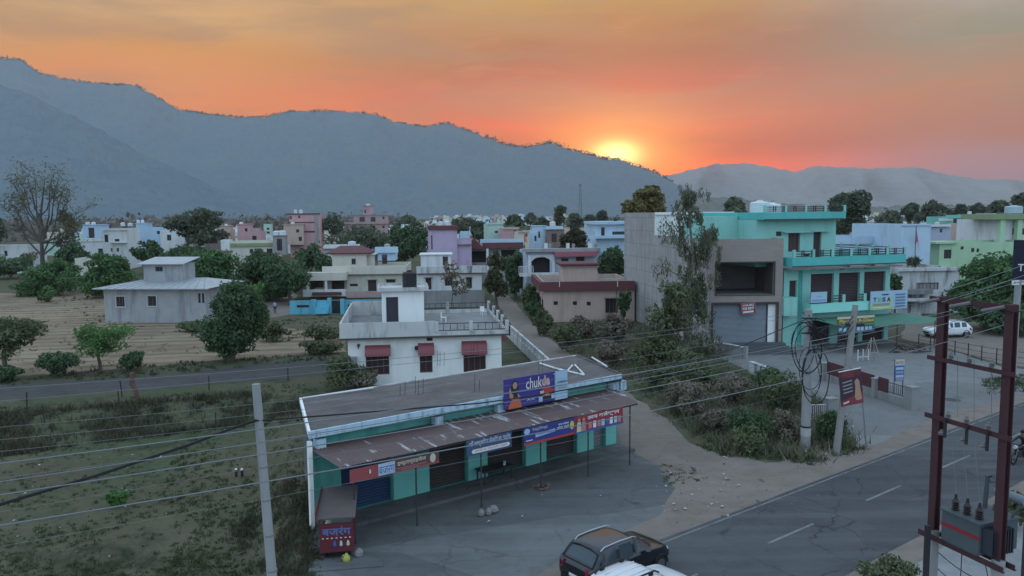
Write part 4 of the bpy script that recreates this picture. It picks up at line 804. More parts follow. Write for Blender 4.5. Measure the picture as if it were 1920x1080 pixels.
    q = MB(); q.box(xa - .02, xb + .02, off - 1.03, off - 1.002, za - .06, za + .05); q.build('drip_edge', mat('dark_edge', (.09, .07, .07)), R)
    deco_rail(R, xa + .2, xb - .15, off - .92, zb + .003, zc + .1, 4)
    for i, px in enumerate((1424, 1447)): e, f = F.at(px, 386, D - 3); zt2 = F.at(px, 380, D - 3)[1]; tank(F.w(e, D - 3, za + .12 if i else z3 + .35), 1.0, max(1.0, zt2 - za - .1), M_TANKW, ['pale roof tank at the left of the turquoise building', 'pale roof tank behind the top railing of the turquoise building'][i])
    # small balcony at the left wall and drain pipes
    q = MB(); e = F.rect(1470, 558, 1495, 592, -.9); q.box(e[0], e[2], -.9, -.003, e[1], e[3]); q.build('side_balcony', C_GREEN, R)
    q = MB()
    for px in (1500, 1503, 1498): e = F.at(px, 560, -.08)[0]; q.tube([(e, -.08, .1), (e, -.08, z2 - .2)], .05, 5)
    q.build('drain_pipe', C_GREEN2, R)
    q = MB(); q.box(0, W, -1.3, -.003, 0, .12); q.build('plinth', M_ROOFC, R)
    # satellite dish on the terrace
    d = thing('satellite_dish', 'small dark satellite dish by the terrace door of the turquoise building', 'satellite dish', F.w(F.at(1513, 460, -.6)[0], -.6, z2 + .12), F.rot); k = MB(); k.lathe([(.03, 0), (.32, .12), (.36, .18)], (0, 0, 1.1), 14); k.build('dish', M_STEEL, d); k = MB(); k.tube([(0, 0, 0), (0, 0, 1.12)], .03, 5); k.build('mast', M_STEEL, d)
    # canvas canopy on thin posts
    cv = mat('green_canvas', (.085, .22, .155), .9, .2, 1); pts = [F.at(px, py, o) for px, py, o in ((1512, 590, -.9), (1760, 580, -.9))]
    C = thing('canopy', 'sagging green canvas canopy stretched before the turquoise shops', 'canopy', F.O, F.rot); x0, zt = F.at(1530, 590, -.6); x1 = F.at(1690, 580, -.6)[0]; xo = F.at(1765, 588, -4.0)[0]; zo = F.at(1650, 606, -4.4)[1]
    k = MB(); nx, ny = 14, 7
    for j in range(ny + 1):
        for i in range(nx + 1):
            u, v = i / nx, j / ny; xx = x0 - .6 + (x1 + (xo - x1) * v - x0 + .6) * u; k.v.append((xx, -.4 - 4.0 * v, zt - .35 + (zo - zt + .35) * v - .35 * math.sin(math.pi * u * 1.0) * v - .12 * math.sin(math.pi * 3 * u) * v))
    for j in range(ny):
        for i in range(nx): k.f.append((j * (nx + 1) + i, j * (nx + 1) + i + 1, (j + 1) * (nx + 1) + i + 1, (j + 1) * (nx + 1) + i)); k.mi.append(0)
    k.build('canvas', cv, C, smooth=True)
    for (xx, yy, zz) in ((x0 + .3, -4.3, zo), ((x0 + x1) / 2 + 1.0, -4.3, zo - .3), (x1 + .4, -4.3, zo - .1), (xo - .3, -4.3, zo)): k = MB(); k.tube([(xx, yy, 0), (xx, yy, zz)], .045, 6); k.build('post', M_STEEL, C)
    return F, W
EF, EW = green_building()

# ------------------------------------------------------------------ the row of shops by the road
def rust_mat():
    m = bpy.data.materials.new('rusted_sheet'); m.use_nodes = True; n = NT(m.node_tree); b = n.n['Principled BSDF']; co = n.node('ShaderNodeTexCoord').outputs['Object']
    c = n.mix(n.noise(co, 1.4, 6, .65), (.10, .062, .058, 1), (.155, .10, .092, 1))
    st = n.noise(n.mapping(co, scale=(3.2, .28, 1)), 1.3, 5, .6); pt = n.noise(co, .45, 4, .6)
    f = n.m('MULTIPLY', n.maprange(st, .54, .62, 0, 1, True), n.maprange(pt, .42, .5, 0, 1, True))
    c = n.mix(f, c, (.40, .41, .41, 1)); n.set(b, 'Base Color', c); b.inputs['Roughness'].default_value = .7; b.inputs['Metallic'].default_value = .15
    return m
def roof_mat():
    m = bpy.data.materials.new('weathered_roof'); m.use_nodes = True; n = NT(m.node_tree); b = n.n['Principled BSDF']; co = n.node('ShaderNodeTexCoord').outputs['Object']
    c = n.mix(n.maprange(n.noise(co, .5, 7, .65), .35, .65), (.085, .076, .074, 1), (.135, .118, .112, 1))
    st = n.noise(n.mapping(co, scale=(.35, 1.8, 1)), 1.0, 6, .65, .6); c = n.mix(n.maprange(st, .54, .70, 0, .55, True), c, (.24, .235, .23, 1))
    c = n.mix(n.maprange(n.noise(co, 1.7, 6, .7), .56, .74, 0, .7), c, (.05, .045, .045, 1)); n.set(b, 'Base Color', c); b.inputs['Roughness'].default_value = .95
    return m
def shop():
    A, B = G(583, 812, 4.1), G(1165, 704, 4.1); A.z = B.z = 0; d = B - A; L = d.length; rz = math.atan2(d.y, d.x)
    bl = G(566, 748, 4.1); bl.z = 0; M = Matrix.Rotation(-rz, 3, 'Z'); k = M @ (bl - A); D = k.y; sk = k.x / k.y          # the plot is skewed
    R = thing('shop_row', 'low turquoise shop row with flat brown roof and rusty tin awning', 'shops', A, rz); X = lambda x, y: x + sk * y
    zr, zs = 4.1, 3.85
    teal = mat('shop_teal', (.105, .36, .31), .85, .15, 1, stain=(.05, .16, .15), stain_amt=.5, stain_scale=.8); lb = mat('pale_blue_fascia', (.42, .56, .66), .8, .12, 2, stain=(.10, .11, .12), stain_amt=.6, stain_scale=2.2)
    top = roof_mat(); brown = mat('brown_shutter', (.062, .052, .05), .6, .2)
    f0 = .62                                  # wall set back from the roof edge
    def sk_box(mb, x0, x1, y0, y1, z0, z1): mb.prism([(X(x0, y0), y0), (X(x1, y0), y0), (X(x1, y1), y1), (X(x0, y1), y1)], z0, z1)
    s = MB(); sk_box(s, 0, L, .12, D, zs, zr); s.build('roof', top, R)
    e = MB(); e.box(-.05, L + .05, 0, .118, zr - .24, zr + .06); e.build('fascia', lb, R)
    e = MB(); sk_box(e, -.12, 0, .12, D + .1, zr - .2, zr + .05); e.build('roof_edge', C_FRONT, R); e = MB(); sk_box(e, 0, L, D, D + .10, zs - .1, zr + .05); e.build('roof_edge', C_PARA, R)
    e = MB(); sk_box(e, L, L + .12, .12, D + .12, zs - .1, zr + .08); e.build('roof_edge', top, R)
    # front wall: openings measured in the photo
    AF = Fac(0, 1, rz); AF.O = A.copy()
    def xr(p0, p1): return AF.at(p0, 900, f0)[0], AF.at(p1, 900, f0)[0]
    spans = [('blue', 640, 736), ('b', 803, 876), ('b', 912, 984), ('b', 1022, 1080), ('p', 1110, 1133)]
    ops = []
    for kd, p0, p1 in spans: a, b = xr(p0, p1); ops.append((kd, (a, .12, b, 2.75)))
    w = MB(); w.wall(X(0, f0), X(L, f0), 0, zs, f0, [o[1] for o in ops], .25); w.build('front_wall', teal, R)
    w = MB(); w.quad((X(L - .3, f0), f0, 0), (X(L - .3, D), D, 0), (X(L - .3, D), D, zs), (X(L - .3, f0), f0, zs)); w.quad((X(.25, D), D, 0), (X(.25, f0), f0, 0), (X(.25, f0), f0, zs), (X(.25, D), D, zs)); w.quad((X(L, D - .05), D - .05, 0), (X(0, D - .05), D - .05, 0), (X(0, D - .05), D - .05, zs), (X(L, D - .05), D - .05, zs)); w.build('side_wall', C_GREY, R)
    for kd, r in ops: corr_shutter(r, f0 + .24, {'blue': mat('navy_shutter', (.03, .06, .13), .6), 'b': brown, 'p': mat('grey_shutter', (.22, .2, .2), .6)}[kd], R, 20)
    pb = mat('pilaster_teal', (.16, .47, .41), .85, .12)
    for p0, p1 in ((736, 803), (876, 912), (984, 1022), (1080, 1110), (1133, 1152)): a, b = xr(p0, p1); q = MB(); q.box(a, b, f0 - .12, f0 - .003, 0, 2.9); q.build('pilaster', pb, R)
    for p in (588, 812, 930, 1145, 1160): a = AF.at(p, 760, .3)[0]; q = MB(); q.box(a, a + .42, .12, .5, zs - .62, zs - .121); q.build('beam_end', lb, R)
    q = MB(); q.box(X(0, f0), X(L, f0), -.9, f0 - .121, 0, .16); q.build('plinth', M_CONC, R)
    # white corner pillar and pipe
    q = MB(); q.box(-.12, .05, .02, .2, -.9, zs - .121); q.build('corner_pillar', C_FRONT, R)
    # tin awning, nearly flat, on a row of thin posts
    loc = lambda p: M @ (Vector((p.x, p.y, 0)) - A)
    zh, zl = 3.34, 3.22; fl, fr = loc(G(639, 878, zl)), loc(G(1197, 755, zl)); aw = MB(); nx = 230
    for i in range(nx + 1):
        t = i / nx; o = .03 if i % 2 else 0; xb = .05 + (SXR(L) - .05) * t; p = fl.lerp(fr, t)
        aw.v += [(xb, f0 - .13, zh + o), (p.x, p.y, zl + o)]
        if i: aw.f.append((2 * i - 2, 2 * i - 1, 2 * i + 1, 2 * i)); aw.mi.append(0)
    wn = aw.build('awning', rust_mat(), R)
    q = MB(); q.tube([fl + Vector((0, .06, zl - .08)), fr + Vector((0, .06, zl - .08))], .04, 4); q.build('awning_beam', M_STEEL, wn)
    for px, py in ((686, 1035), (803, 1000), (918, 960), (1018, 922), (1111, 898), (1188, 875)):
        g = loc(G(px, py)); t = (g.x - fl.x) / (fr.x - fl.x); y = fl.y + (fr.y - fl.y) * t + .06; q = MB(); q.tube([(g.x, y, 0), (g.x, y, zl - .1)], .036, 6); q.build('awning_post', mat('dark_post', (.05, .045, .045), .7), R)
    # starter bars left standing on the roof
    for p, py, n in ((750, 742, 2), (784, 740, 3), (890, 735, 2), (1085, 705, 1), (888, 672, 3), (1010, 700, 2), (825, 687, 3)):
        g = G(p, py, zr); loc = M @ (Vector((g.x, g.y, 0)) - A); q = MB()
        for i in range(n): q.tube([(loc.x + .28 * (i % 2), loc.y + .28 * (i // 2), zr), (loc.x + .28 * (i % 2) + .03, loc.y + .28 * (i // 2), zr + random.uniform(.55, .95))], .014, 4)
        q.build('starter_bar', M_STEEL, R)
    W3 = lambda v, z: A + Matrix.Rotation(rz, 3, 'Z') @ Vector((v.x, v.y, z))
    return A, rz, L, AF, f0, W3(fl, zl), W3(fr, zl)
SXR = lambda L: L - .1
SA, SRZ, SL, SF, SF0, AWL, AWR = shop()
def roof_pipes():
    ps = [((1012, 681), (1062, 697), 'longer white pipe lying on the shop roof from the rear edge'), ((1040, 690), (1095, 703), 'white pipe continuing to the tip of the arrow shape on the shop roof'), ((1065, 694), (1073, 685), 'shortest white pipe beside the billboard top'), ((1078, 684), (1095, 702), 'slanting white pipe meeting at the arrow tip'), ((1110, 670), (1138, 687), 'white pipe along the right edge of the shop roof')]
    for a, b, l in ps:
        p, q = G(*a, 4.18), G(*b, 4.18); mb = MB(); mb.tube([p, q], .05, 6); tag(mb.build('plastic_pipe', M_WHITE), l, 'pipe', 'white pipes on the shop roof')
    p, q = G(568, 746, 4.22), G(700, 727, 4.22); mb = MB(); mb.tube([p, q], .035, 6); tag(mb.build('plastic_pipe', M_WHITE), 'long white pipe along the rear edge of the shop roof', 'pipe', 'white pipes on the shop roof')
roof_pipes()
# ------------------------------------------------------------------ vegetation
def leaf_mat(name, a, b, c=None, trans=.25):
    m = bpy.data.materials.new(name); m.use_nodes = True; n = NT(m.node_tree); bs = n.n['Principled BSDF']
    geo = n.node('ShaderNodeNewGeometry'); rnd = geo.outputs['Random Per Island']
    col = n.mix(rnd, (*a, 1), (*b, 1))
    big = n.noise(geo.outputs['Position'], .8, 3, .6); col = n.mix(n.maprange(big, .42, .62, 0, .7), col, (*(c or tuple(x * .55 for x in a)), 1))
    n.set(bs, 'Base Color', col); bs.inputs['Roughness'].default_value = .75; bs.inputs['Specular IOR Level'].default_value = .15
    tr = n.node('ShaderNodeBsdfTranslucent', ins={'Color': col}); mx = n.node('ShaderNodeMixShader', ins={0: trans, 1: bs.outputs[0], 2: tr.outputs[0]})
    n.set(n.n['Material Output'], 'Surface', mx.outputs[0]); return m
L_MANGO = leaf_mat('mango_leaf', (.075, .145, .06), (.13, .22, .085), (.05, .10, .043)); L_DARK = leaf_mat('dark_leaf', (.07, .118, .06), (.115, .17, .08), (.047, .08, .043))
L_FRESH = leaf_mat('fresh_leaf', (.09, .19, .06), (.15, .28, .085), (.065, .13, .045)); L_OLIVE = leaf_mat('olive_leaf', (.14, .14, .08), (.20, .195, .105), (.09, .092, .056))
L_DRY = leaf_mat('dry_leaf', (.18, .15, .10), (.24, .205, .135), (.12, .10, .065)); L_EUC = leaf_mat('drooping_leaf', (.115, .13, .075), (.19, .195, .125), (.075, .085, .05))
L_WEED = leaf_mat('weed_leaf', (.115, .14, .072), (.18, .20, .105), (.075, .094, .05)); L_BROWN = leaf_mat('withered_weed', (.18, .158, .12), (.255, .225, .17), (.12, .104, .078))
L_GRASS = leaf_mat('grass_blade', (.068, .095, .042), (.115, .125, .062), (.048, .066, .03)); L_FAR = leaf_mat('distant_leaf', (.10, .125, .085), (.145, .165, .105), (.07, .088, .06))
BARK = mat('bark', (.11, .095, .08), .95, .4, 3); BARKP = mat('pale_bark', (.22, .20, .17), .95, .35, 3)
def leaves(pts, size, nrm=None, asp=.5, droop=0.0, up=.35):
    """leaf-sized quads at pts (n,3): random facing, biased along nrm and up"""
    n = len(pts); d = RNG.normal(size=(n, 3))
    if nrm is not None: d = d * .75 + nrm
    d[:, 2] += up; d /= np.linalg.norm(d, axis=1)[:, None] + 1e-9
    t = RNG.normal(size=(n, 3)); t[:, 2] -= droop * 3; t -= (t * d).sum(1)[:, None] * d; t /= np.linalg.norm(t, axis=1)[:, None] + 1e-9
    b = np.cross(d, t); s = size * RNG.uniform(.6, 1.35, n)[:, None]
    v = np.stack([pts - t * s, pts + b * s * asp - t * s * .1, pts + t * s, pts - b * s * asp - t * s * .1], 1).reshape(-1, 3); return v
def leaf_mesh(name, v, m, parent=None, k=4):
    me = bpy.data.meshes.new(name); nv = len(v); nf = nv // k
    me.vertices.add(nv); me.vertices.foreach_set('co', v.astype(np.float32).ravel()); me.loops.add(nv); me.loops.foreach_set('vertex_index', np.arange(nv, dtype=np.int32))
    me.polygons.add(nf); me.polygons.foreach_set('loop_start', np.arange(0, nv, k, dtype=np.int32)); me.polygons.foreach_set('loop_total', np.full(nf, k, dtype=np.int32))
    me.materials.append(m); me.update(calc_edges=True); me.validate()
    o = bpy.data.objects.new(name, me); COL.objects.link(o); o.parent = parent; return o
def crown_pts(c, r, n, lobes=24, shell=.5):
    """points in an uneven crown: lobes of different size set out in an ellipsoid, leaves thick near each lobe's skin, gaps between"""
    out, nr = [], []; L = RNG.normal(size=(lobes, 3)); L /= np.linalg.norm(L, axis=1)[:, None]; L *= RNG.uniform(.35, .78, lobes)[:, None]; L[:, 2] = L[:, 2] * .9 + .05
    R = RNG.uniform(.15, .42, lobes); w = R ** 2; k = np.maximum(1, (n * w / w.sum()).astype(int))
    for l, q, m in zip(L, R, k):
        d = RNG.normal(size=(m, 3)); d /= np.linalg.norm(d, axis=1)[:, None]; rad = q * RNG.uniform(shell, 1.08, m) ** .6 * (1 + .18 * np.sin(d[:, 0] * 5 + l[0] * 9) * np.cos(d[:, 1] * 4))
        out.append(l + d * rad[:, None]); nr.append(d)
    p = np.concatenate(out) * np.array(r) + np.array(c); return p, np.concatenate(nr), L * np.array(r) + np.array(c)
TREE_N = 0
def tree(name, label, base_px, base_py, rects, matl, n=2600, ls=.30, tr=.25, Y=None, bark=None, group=None, lobes=24, droop=0, asp=.5, limbs=7, up=.35, cat='tree', flat=1.0, z=None):
    """a tree at the ground pixel (or at distance Y): crown lobes fill the pixel rectangles at that distance"""
    if Y is None: b = on(base_px, base_py); Y = b.y
    else: b = P(base_px, base_py, Y); b.z = gz(b.x, b.y)
    if z is not None: b.z = z
    R = thing(name, label, cat, b, 0, group); V, tips = [], []
    for rc in rects:
        x0, y0, x1, y1 = rc[:4]; c = P((x0 + x1) / 2, (y0 + y1) / 2, Y) - b; rx, rz = (x1 - x0) / 2 * Y / FPX, (y1 - y0) / 2 * Y / FPX
        wgt = rc[4] if len(rc) > 4 else 1
        p, nr, L = crown_pts((c.x, c.y + (RNG.uniform(-.3, .3) * rx if len(rects) > 1 else 0), c.z), (rx * 1.12, rx * flat, rz * 1.12), int(n * wgt / len(rects)), lobes); V.append(leaves(p, ls, nr, asp, droop, up)); tips += [Vector(q) for q in L[:max(2, limbs // len(rects) + 1)]]
    leaf_mesh('crown', np.concatenate(V), matl, R)
    top = min(t.z for t in tips) if tips else 2; mean = sum(tips, Vector()) / len(tips); fork = Vector((mean.x * .35, mean.y * .3, max(.25 * mean.z, min(top, mean.z * .6))))
    mb = MB(); j = lambda s: Vector((random.uniform(-s, s), random.uniform(-s, s), 0))
    mb.tube([(0, 0, -.2), fork * .35 + j(tr * .6), fork * .7 + j(tr * .6), fork], [tr * 1.3, tr, tr * .85, tr * .7], 8)
    for t in tips: m1 = fork.lerp(t, .45) + j(tr * 2) + Vector((0, 0, .06 * t.length)); mb.tube([fork, m1, t], [tr * .55, tr * .32, tr * .1], 5)
    mb.build('trunk', bark or BARK, R, smooth=True); return R
GT = 'trees of the town'
# the mango grove and trees round the field
tree('mango_tree', 'broad round mango tree at the far field edge, left of its dark neighbour', 108, 552, [(44, 492, 165, 560), (75, 482, 148, 536), (30, 520, 110, 562)], L_MANGO, 8500, .27, .3)
tree('mango_tree', 'dark round mango tree touching the left of the tin roofed house', 205, 556, [(150, 482, 262, 562), (165, 470, 245, 524)], L_MANGO, 8500, .27, .3)
tree('shrub', 'low round green bush before the leftmost mango tree', 88, 566, [(70, 537, 106, 566)], L_MANGO, 900, .25, .1, cat='shrub')
tree('mango_tree', 'broad mango tree right behind the roof cabin', 395, 560, [(335, 474, 480, 566), (355, 464, 455, 530)], L_MANGO, 9000, .28, .35, Y=122)
tree('mango_tree', 'broad mango tree before the olive banded bungalow', 500, 562, [(430, 482, 590, 572), (425, 470, 525, 530)], L_DARK, 9500, .28, .35, Y=118)
tree('mango_tree', 'dark mango tree by the turquoise wall and the dirt lane', 545, 556, [(500, 492, 586, 556)], L_DARK, 3600, .34, .3, Y=112)
tree('shade_tree', 'tall spreading tree with open crown among the white houses', 342, 500, [(300, 402, 380, 450), (330, 390, 428, 432), (350, 420, 430, 462)], L_FAR, 4200, .5, .45, Y=185, lobes=18, limbs=12)
def bare_tree():
    b = P(78, 512, 178); b.z = 0; R = thing('bare_tree', 'tall thin leaved tree with bare upward branches at the far left', 'tree', b); mb = MB(); tips = []; W = lambda px, py, dy=0: P(px, py, 178 + dy) - b
    fk = [W(79, 480), W(78, 455), W(80, 430), W(76, 405)]; mb.tube([Vector((0, 0, -.2)), W(80, 495)] + fk + [W(80, 370), W(84, 335)], [.62, .5, .45, .40, .34, .28, .18, .05], 7)
    random.seed(21)
    for (x, y) in [(14, 372), (26, 348), (38, 338), (50, 330), (64, 325), (98, 324), (110, 332), (122, 345), (134, 372), (144, 400), (140, 425), (20, 400), (30, 425), (112, 440), (128, 455), (96, 372), (60, 370), (44, 392)]:
        a = random.choice(fk if y < 400 else fk[:2]); e = W(x, y, random.uniform(-5, 5)); m1 = a.lerp(e, .4) + Vector(((e.x - a.x) * .12, 0, -(e.z - a.z) * .03)); mb.tube([a, m1, a.lerp(e, .75), e], [.24, .17, .10, .03], 4)
        for k in range(7):
            t = random.uniform(.35, 1); p = m1.lerp(e, t); q = p + Vector((random.gauss(0, 1.5), random.gauss(0, 1.5), random.uniform(.6, 2.6))); mb.tube([p, q], [.07, .02], 3); tips.append(q)
            for _ in range(3): r = q + Vector((random.gauss(0, .9), random.gauss(0, .9), random.uniform(0, 1.4))); mb.tube([p.lerp(q, .6), r], [.035, .012], 3); tips.append(r)
    mb.build('trunk', BARK, R, smooth=True); pts = np.array([tuple(t) for t in tips]); pts = np.repeat(pts, 5, 0) + RNG.normal(size=(len(pts) * 5, 3)) * .7; V = [pts]
    for (x0, y0, x1, y1, n) in ((104, 380, 150, 470, 1400), (96, 430, 140, 480, 700), (40, 470, 80, 500, 500), (4, 350, 60, 400, 260)): c = W((x0 + x1) / 2, (y0 + y1) / 2); p, _, _ = crown_pts(tuple(c), ((x1 - x0) / 2 * 178 / FPX, 3, (y1 - y0) / 2 * 178 / FPX), n, 10); V.append(p)
    leaf_mesh('crown', leaves(np.concatenate(V), .27, None, .45), L_OLIVE, R)
bare_tree()
tree('shade_tree', 'dull green tree cut by the far left picture border', -12, 500, [(-60, 400, 14, 470)], L_FAR, 1500, .5, .3, Y=180)
for i, (px, y0, x0, x1, Y, l) in enumerate([(20, 486, -30, 60, 165, 'dark hedge tree before the low white house at the far left'), (130, 470, 100, 165, 172, 'grey green tree between the bare tree and the pale blue house'), (270, 462, 245, 300, 175, 'olive tree below the light blue house'), (345, 470, 300, 400, 160, 'leafy tree under the spreading tree'), (585, 474, 555, 620, 150, 'small palm like tree right of the pink building'), (622, 412, 600, 648, 250, 'hazy tree between the pink and the mauve buildings'), (650, 436, 600, 735, 200, 'low tree row before the mauve block'), (705, 440, 640, 740, 190, 'grey green trees below the mauve block')]):
    tree('shade_tree', l, px, y0 + 40, [(x0, y0 - 14, x1, y0 + 34)], L_FAR if i > 4 else L_DARK, 1500, .45, .25, Y=Y, limbs=4)
tree('mango_tree', 'large dark rounded tree left of the lilac tower', 765, 505, [(712, 426, 812, 496), (730, 418, 800, 470), (700, 455, 770, 505)], L_DARK, 9000, .33, .4, Y=165)
tree('shade_tree', 'dense tree between the cream roof and the lilac tower', 605, 530, [(588, 476, 632, 530)], L_DARK, 1600, .35, .25, Y=140)
tree('lane_tree', 'tall slender tree at the far end of the lane', 932, 566, [(912, 462, 948, 540), (905, 500, 950, 566)], leaf_mat('lane_leaf', (.075, .085, .045), (.12, .125, .065)), 3200, .26, .2, Y=104, lobes=18, flat=1.4)
tree('lane_tree', 'dark bushy tree leaning over the lane before the porch house', 965, 560, [(940, 470, 990, 540), (946, 500, 986, 552)], L_DARK, 3000, .3, .22, Y=118)
tree('shrub', 'green bush below the porch house balcony', 992, 560, [(976, 528, 1012, 578)], L_WEED, 1500, .22, .12, Y=98, cat='shrub')
tree('sapling', 'thin leggy sapling with few leaves before the white bungalow', 846, 568, [(826, 484, 860, 545), (838, 515, 884, 560)], L_DRY, 420, .24, .06, Y=103, lobes=16, limbs=14)
tree('shade_tree', 'brownish dark tree behind the brown house', 1072, 480, [(1040, 434, 1106, 478), (1060, 428, 1096, 455)], leaf_mat('brownish_leaf', (.06, .062, .035), (.09, .088, .05)), 2600, .38, .28, Y=150)
tree('mango_tree', 'round dark tree squeezed between the porch house and the concrete wall', 1148, 525, [(1114, 456, 1180, 524)], L_DARK, 5600, .25, .28, Y=108)
tree('shrub', 'bush beside the peach bungalow at the concrete wall', 1168, 590, [(1160, 540, 1184, 596)], L_DARK, 900, .22, .1, Y=88, cat='shrub')
tree('shade_tree', 'flat topped golden olive tree rising behind the concrete block', 1200, 470, [(1163, 366, 1212, 408), (1186, 345, 1250, 384), (1206, 372, 1254, 412), (1180, 380, 1230, 420)], leaf_mat('golden_leaf', (.16, .13, .05), (.23, .19, .075), (.10, .085, .035)), 3600, .42, .35, Y=140, lobes=18, limbs=12)
tree('shade_tree', 'wide dark tree behind the top railing of the turquoise building', 1586, 470, [(1545, 364, 1600, 410), (1570, 360, 1632, 415), (1555, 395, 1620, 450)], L_FAR, 4600, .5, .4, Y=160, lobes=18, limbs=10)
tree('mango_tree', 'large bushy green tree by the parked white car', 1850, 622, [(1778, 512, 1880, 610), (1800, 480, 1930, 560), (1850, 470, 1960, 600)], L_MANGO, 17000, .26, .4, Y=84, lobes=44)
tree('shade_tree', 'dark undergrowth tree beneath the large bushy tree', 1890, 640, [(1830, 560, 1960, 640)], L_DARK, 3600, .3, .2, Y=80)
tree('banana_plant', 'small spiky dark plant before the blue wall', 1712, 508, [(1702, 482, 1724, 500)], L_DARK, 260, .55, .08, Y=104, asp=.22, cat='plant')
tree('shrub', 'dark bush right of the upper maroon shutters', 1678, 560, [(1664, 512, 1692, 548)], L_DARK, 1000, .28, .12, Y=92, cat='shrub')
for i, (x0, x1, y0, Y) in enumerate([(1690, 1725, 386, 270), (1718, 1772, 382, 260), (1640, 1690, 398, 330), (1790, 1812, 388, 300), (1815, 1845, 386, 290), (1850, 1892, 380, 240), (1890, 1950, 366, 220), (1755, 1790, 396, 340), (1350, 1400, 374, 420), (1042, 1060, 388, 300), (945, 985, 408, 320), (1000, 1030, 412, 340), (1062, 1094, 404, 380), (1094, 1118, 406, 360), (1118, 1140, 398, 420), (825, 905, 412, 330), (880, 918, 420, 250), (985, 1004, 404, 420), (740, 790, 408, 430), (1600, 1650, 420, 260), (1780, 1830, 420, 230)]):
    nm = ['first', 'second', 'third', 'fourth', 'fifth', 'sixth', 'seventh', 'eighth', 'ninth', 'tenth', 'eleventh', 'twelfth', 'thirteenth', 'fourteenth', 'fifteenth', 'sixteenth', 'seventeenth', 'eighteenth', 'nineteenth', 'twentieth', 'twenty first'][i]
    h = (x1 - x0) * .8
    where = {0: 'right of the turquoise building, small', 1: 'broad, over the blue wall', 2: 'low, behind the pale green gable', 3: 'small, on the right skyline', 4: 'between two skyline roofs', 5: 'beside the olive slab', 6: 'at the right border, tallest', 7: 'low, over the lavender house', 8: 'on the low ridge by the eucalyptus', 9: 'tall and thin against the mauve hill', 10: 'rounded, above the pale pink house', 11: 'above the pale blue house', 12: 'domed, left of the pale blue villa', 13: 'domed, behind the pale blue villa', 14: 'faint, at the concrete wall top', 15: 'wide, right of the lilac tank', 16: 'shaggy, beside the mint house', 17: 'pale, in the far town', 18: 'pale, left of the lilac tower', 19: 'behind the pale green gable roof', 20: 'behind the teal topped house'}[i]
    tree('distant_tree', 'hazy distant tree ' + where, (x0 + x1) / 2, y0 + h, [(x0, y0, x1, y0 + h), (x0 + (x1 - x0) * .2, y0 - h * .12, x1 - (x1 - x0) * .15, y0 + h * .6)] if i != 9 else [(1044, 386, 1060, 404), (1040, 400, 1056, 424)], L_FAR, 900, .018 * Y ** .75, .3, Y=Y, limbs=4, group='distant trees along the skyline')
# the field edge
tree('shade_tree', 'dense dark tree with thick trunk between the grey farm house and the track', 428, 676, [(366, 555, 480, 655), (388, 524, 480, 600), (435, 545, 500, 640), (380, 600, 480, 668)], L_DARK, 21000, .155, .42, lobes=40, limbs=14)
tree('shade_tree', 'feathery pale green tree top right of the dark field tree', 478, 640, [(430, 528, 500, 566)], L_FRESH, 1500, .2, .2, Y=84)
tree('young_tree', 'small bright green tree with airy crown on the field edge', 188, 694, [(132, 606, 200, 655), (170, 600, 262, 650), (150, 630, 235, 668)], L_FRESH, 4200, .13, .14, lobes=30, limbs=14, asp=.4)
tree('young_tree', 'dull green tree cut by the left picture edge', 8, 706, [(-45, 605, 50, 675), (-20, 590, 76, 650)], L_WEED, 3600, .17, .2, lobes=20, limbs=12)
GS = 'bushes along the field edge'
for i, (x0, y0, x1, y1, m, l) in enumerate([(72, 652, 150, 706, L_DARK, 'dark thicket left of the bright young tree'), (226, 654, 272, 694, L_DARK, 'small dark bush right of the bright young tree'), (-30, 682, 40, 716, L_DARK, 'dark bush under the left edge tree'), (600, 672, 690, 730, L_WEED, 'soft green bush at the corner of the white house'), (655, 690, 712, 728, L_BROWN, 'dry twiggy bush below the first maroon hood'), (198, 918, 240, 950, L_FRESH, 'bright grass clump in the middle of the lot'), (330, 600, 400, 622, L_WEED, 'low weeds under the grey farm house wall'), (560, 640, 640, 664, L_WEED, 'weedy patch left of the white house'), (480, 600, 545, 640, L_WEED, 'green patch beside the dirt lane'), (570, 610, 640, 642, L_WEED, 'weeds before the turquoise wall')]):
    b = on((x0 + x1) / 2, y1); tree('shrub', l, (x0 + x1) / 2, y1, [(x0, y0, x1, y1)], m, 1900, .0022 * b.y + .015, .05, limbs=3, group=GS, cat='shrub', flat=.8)
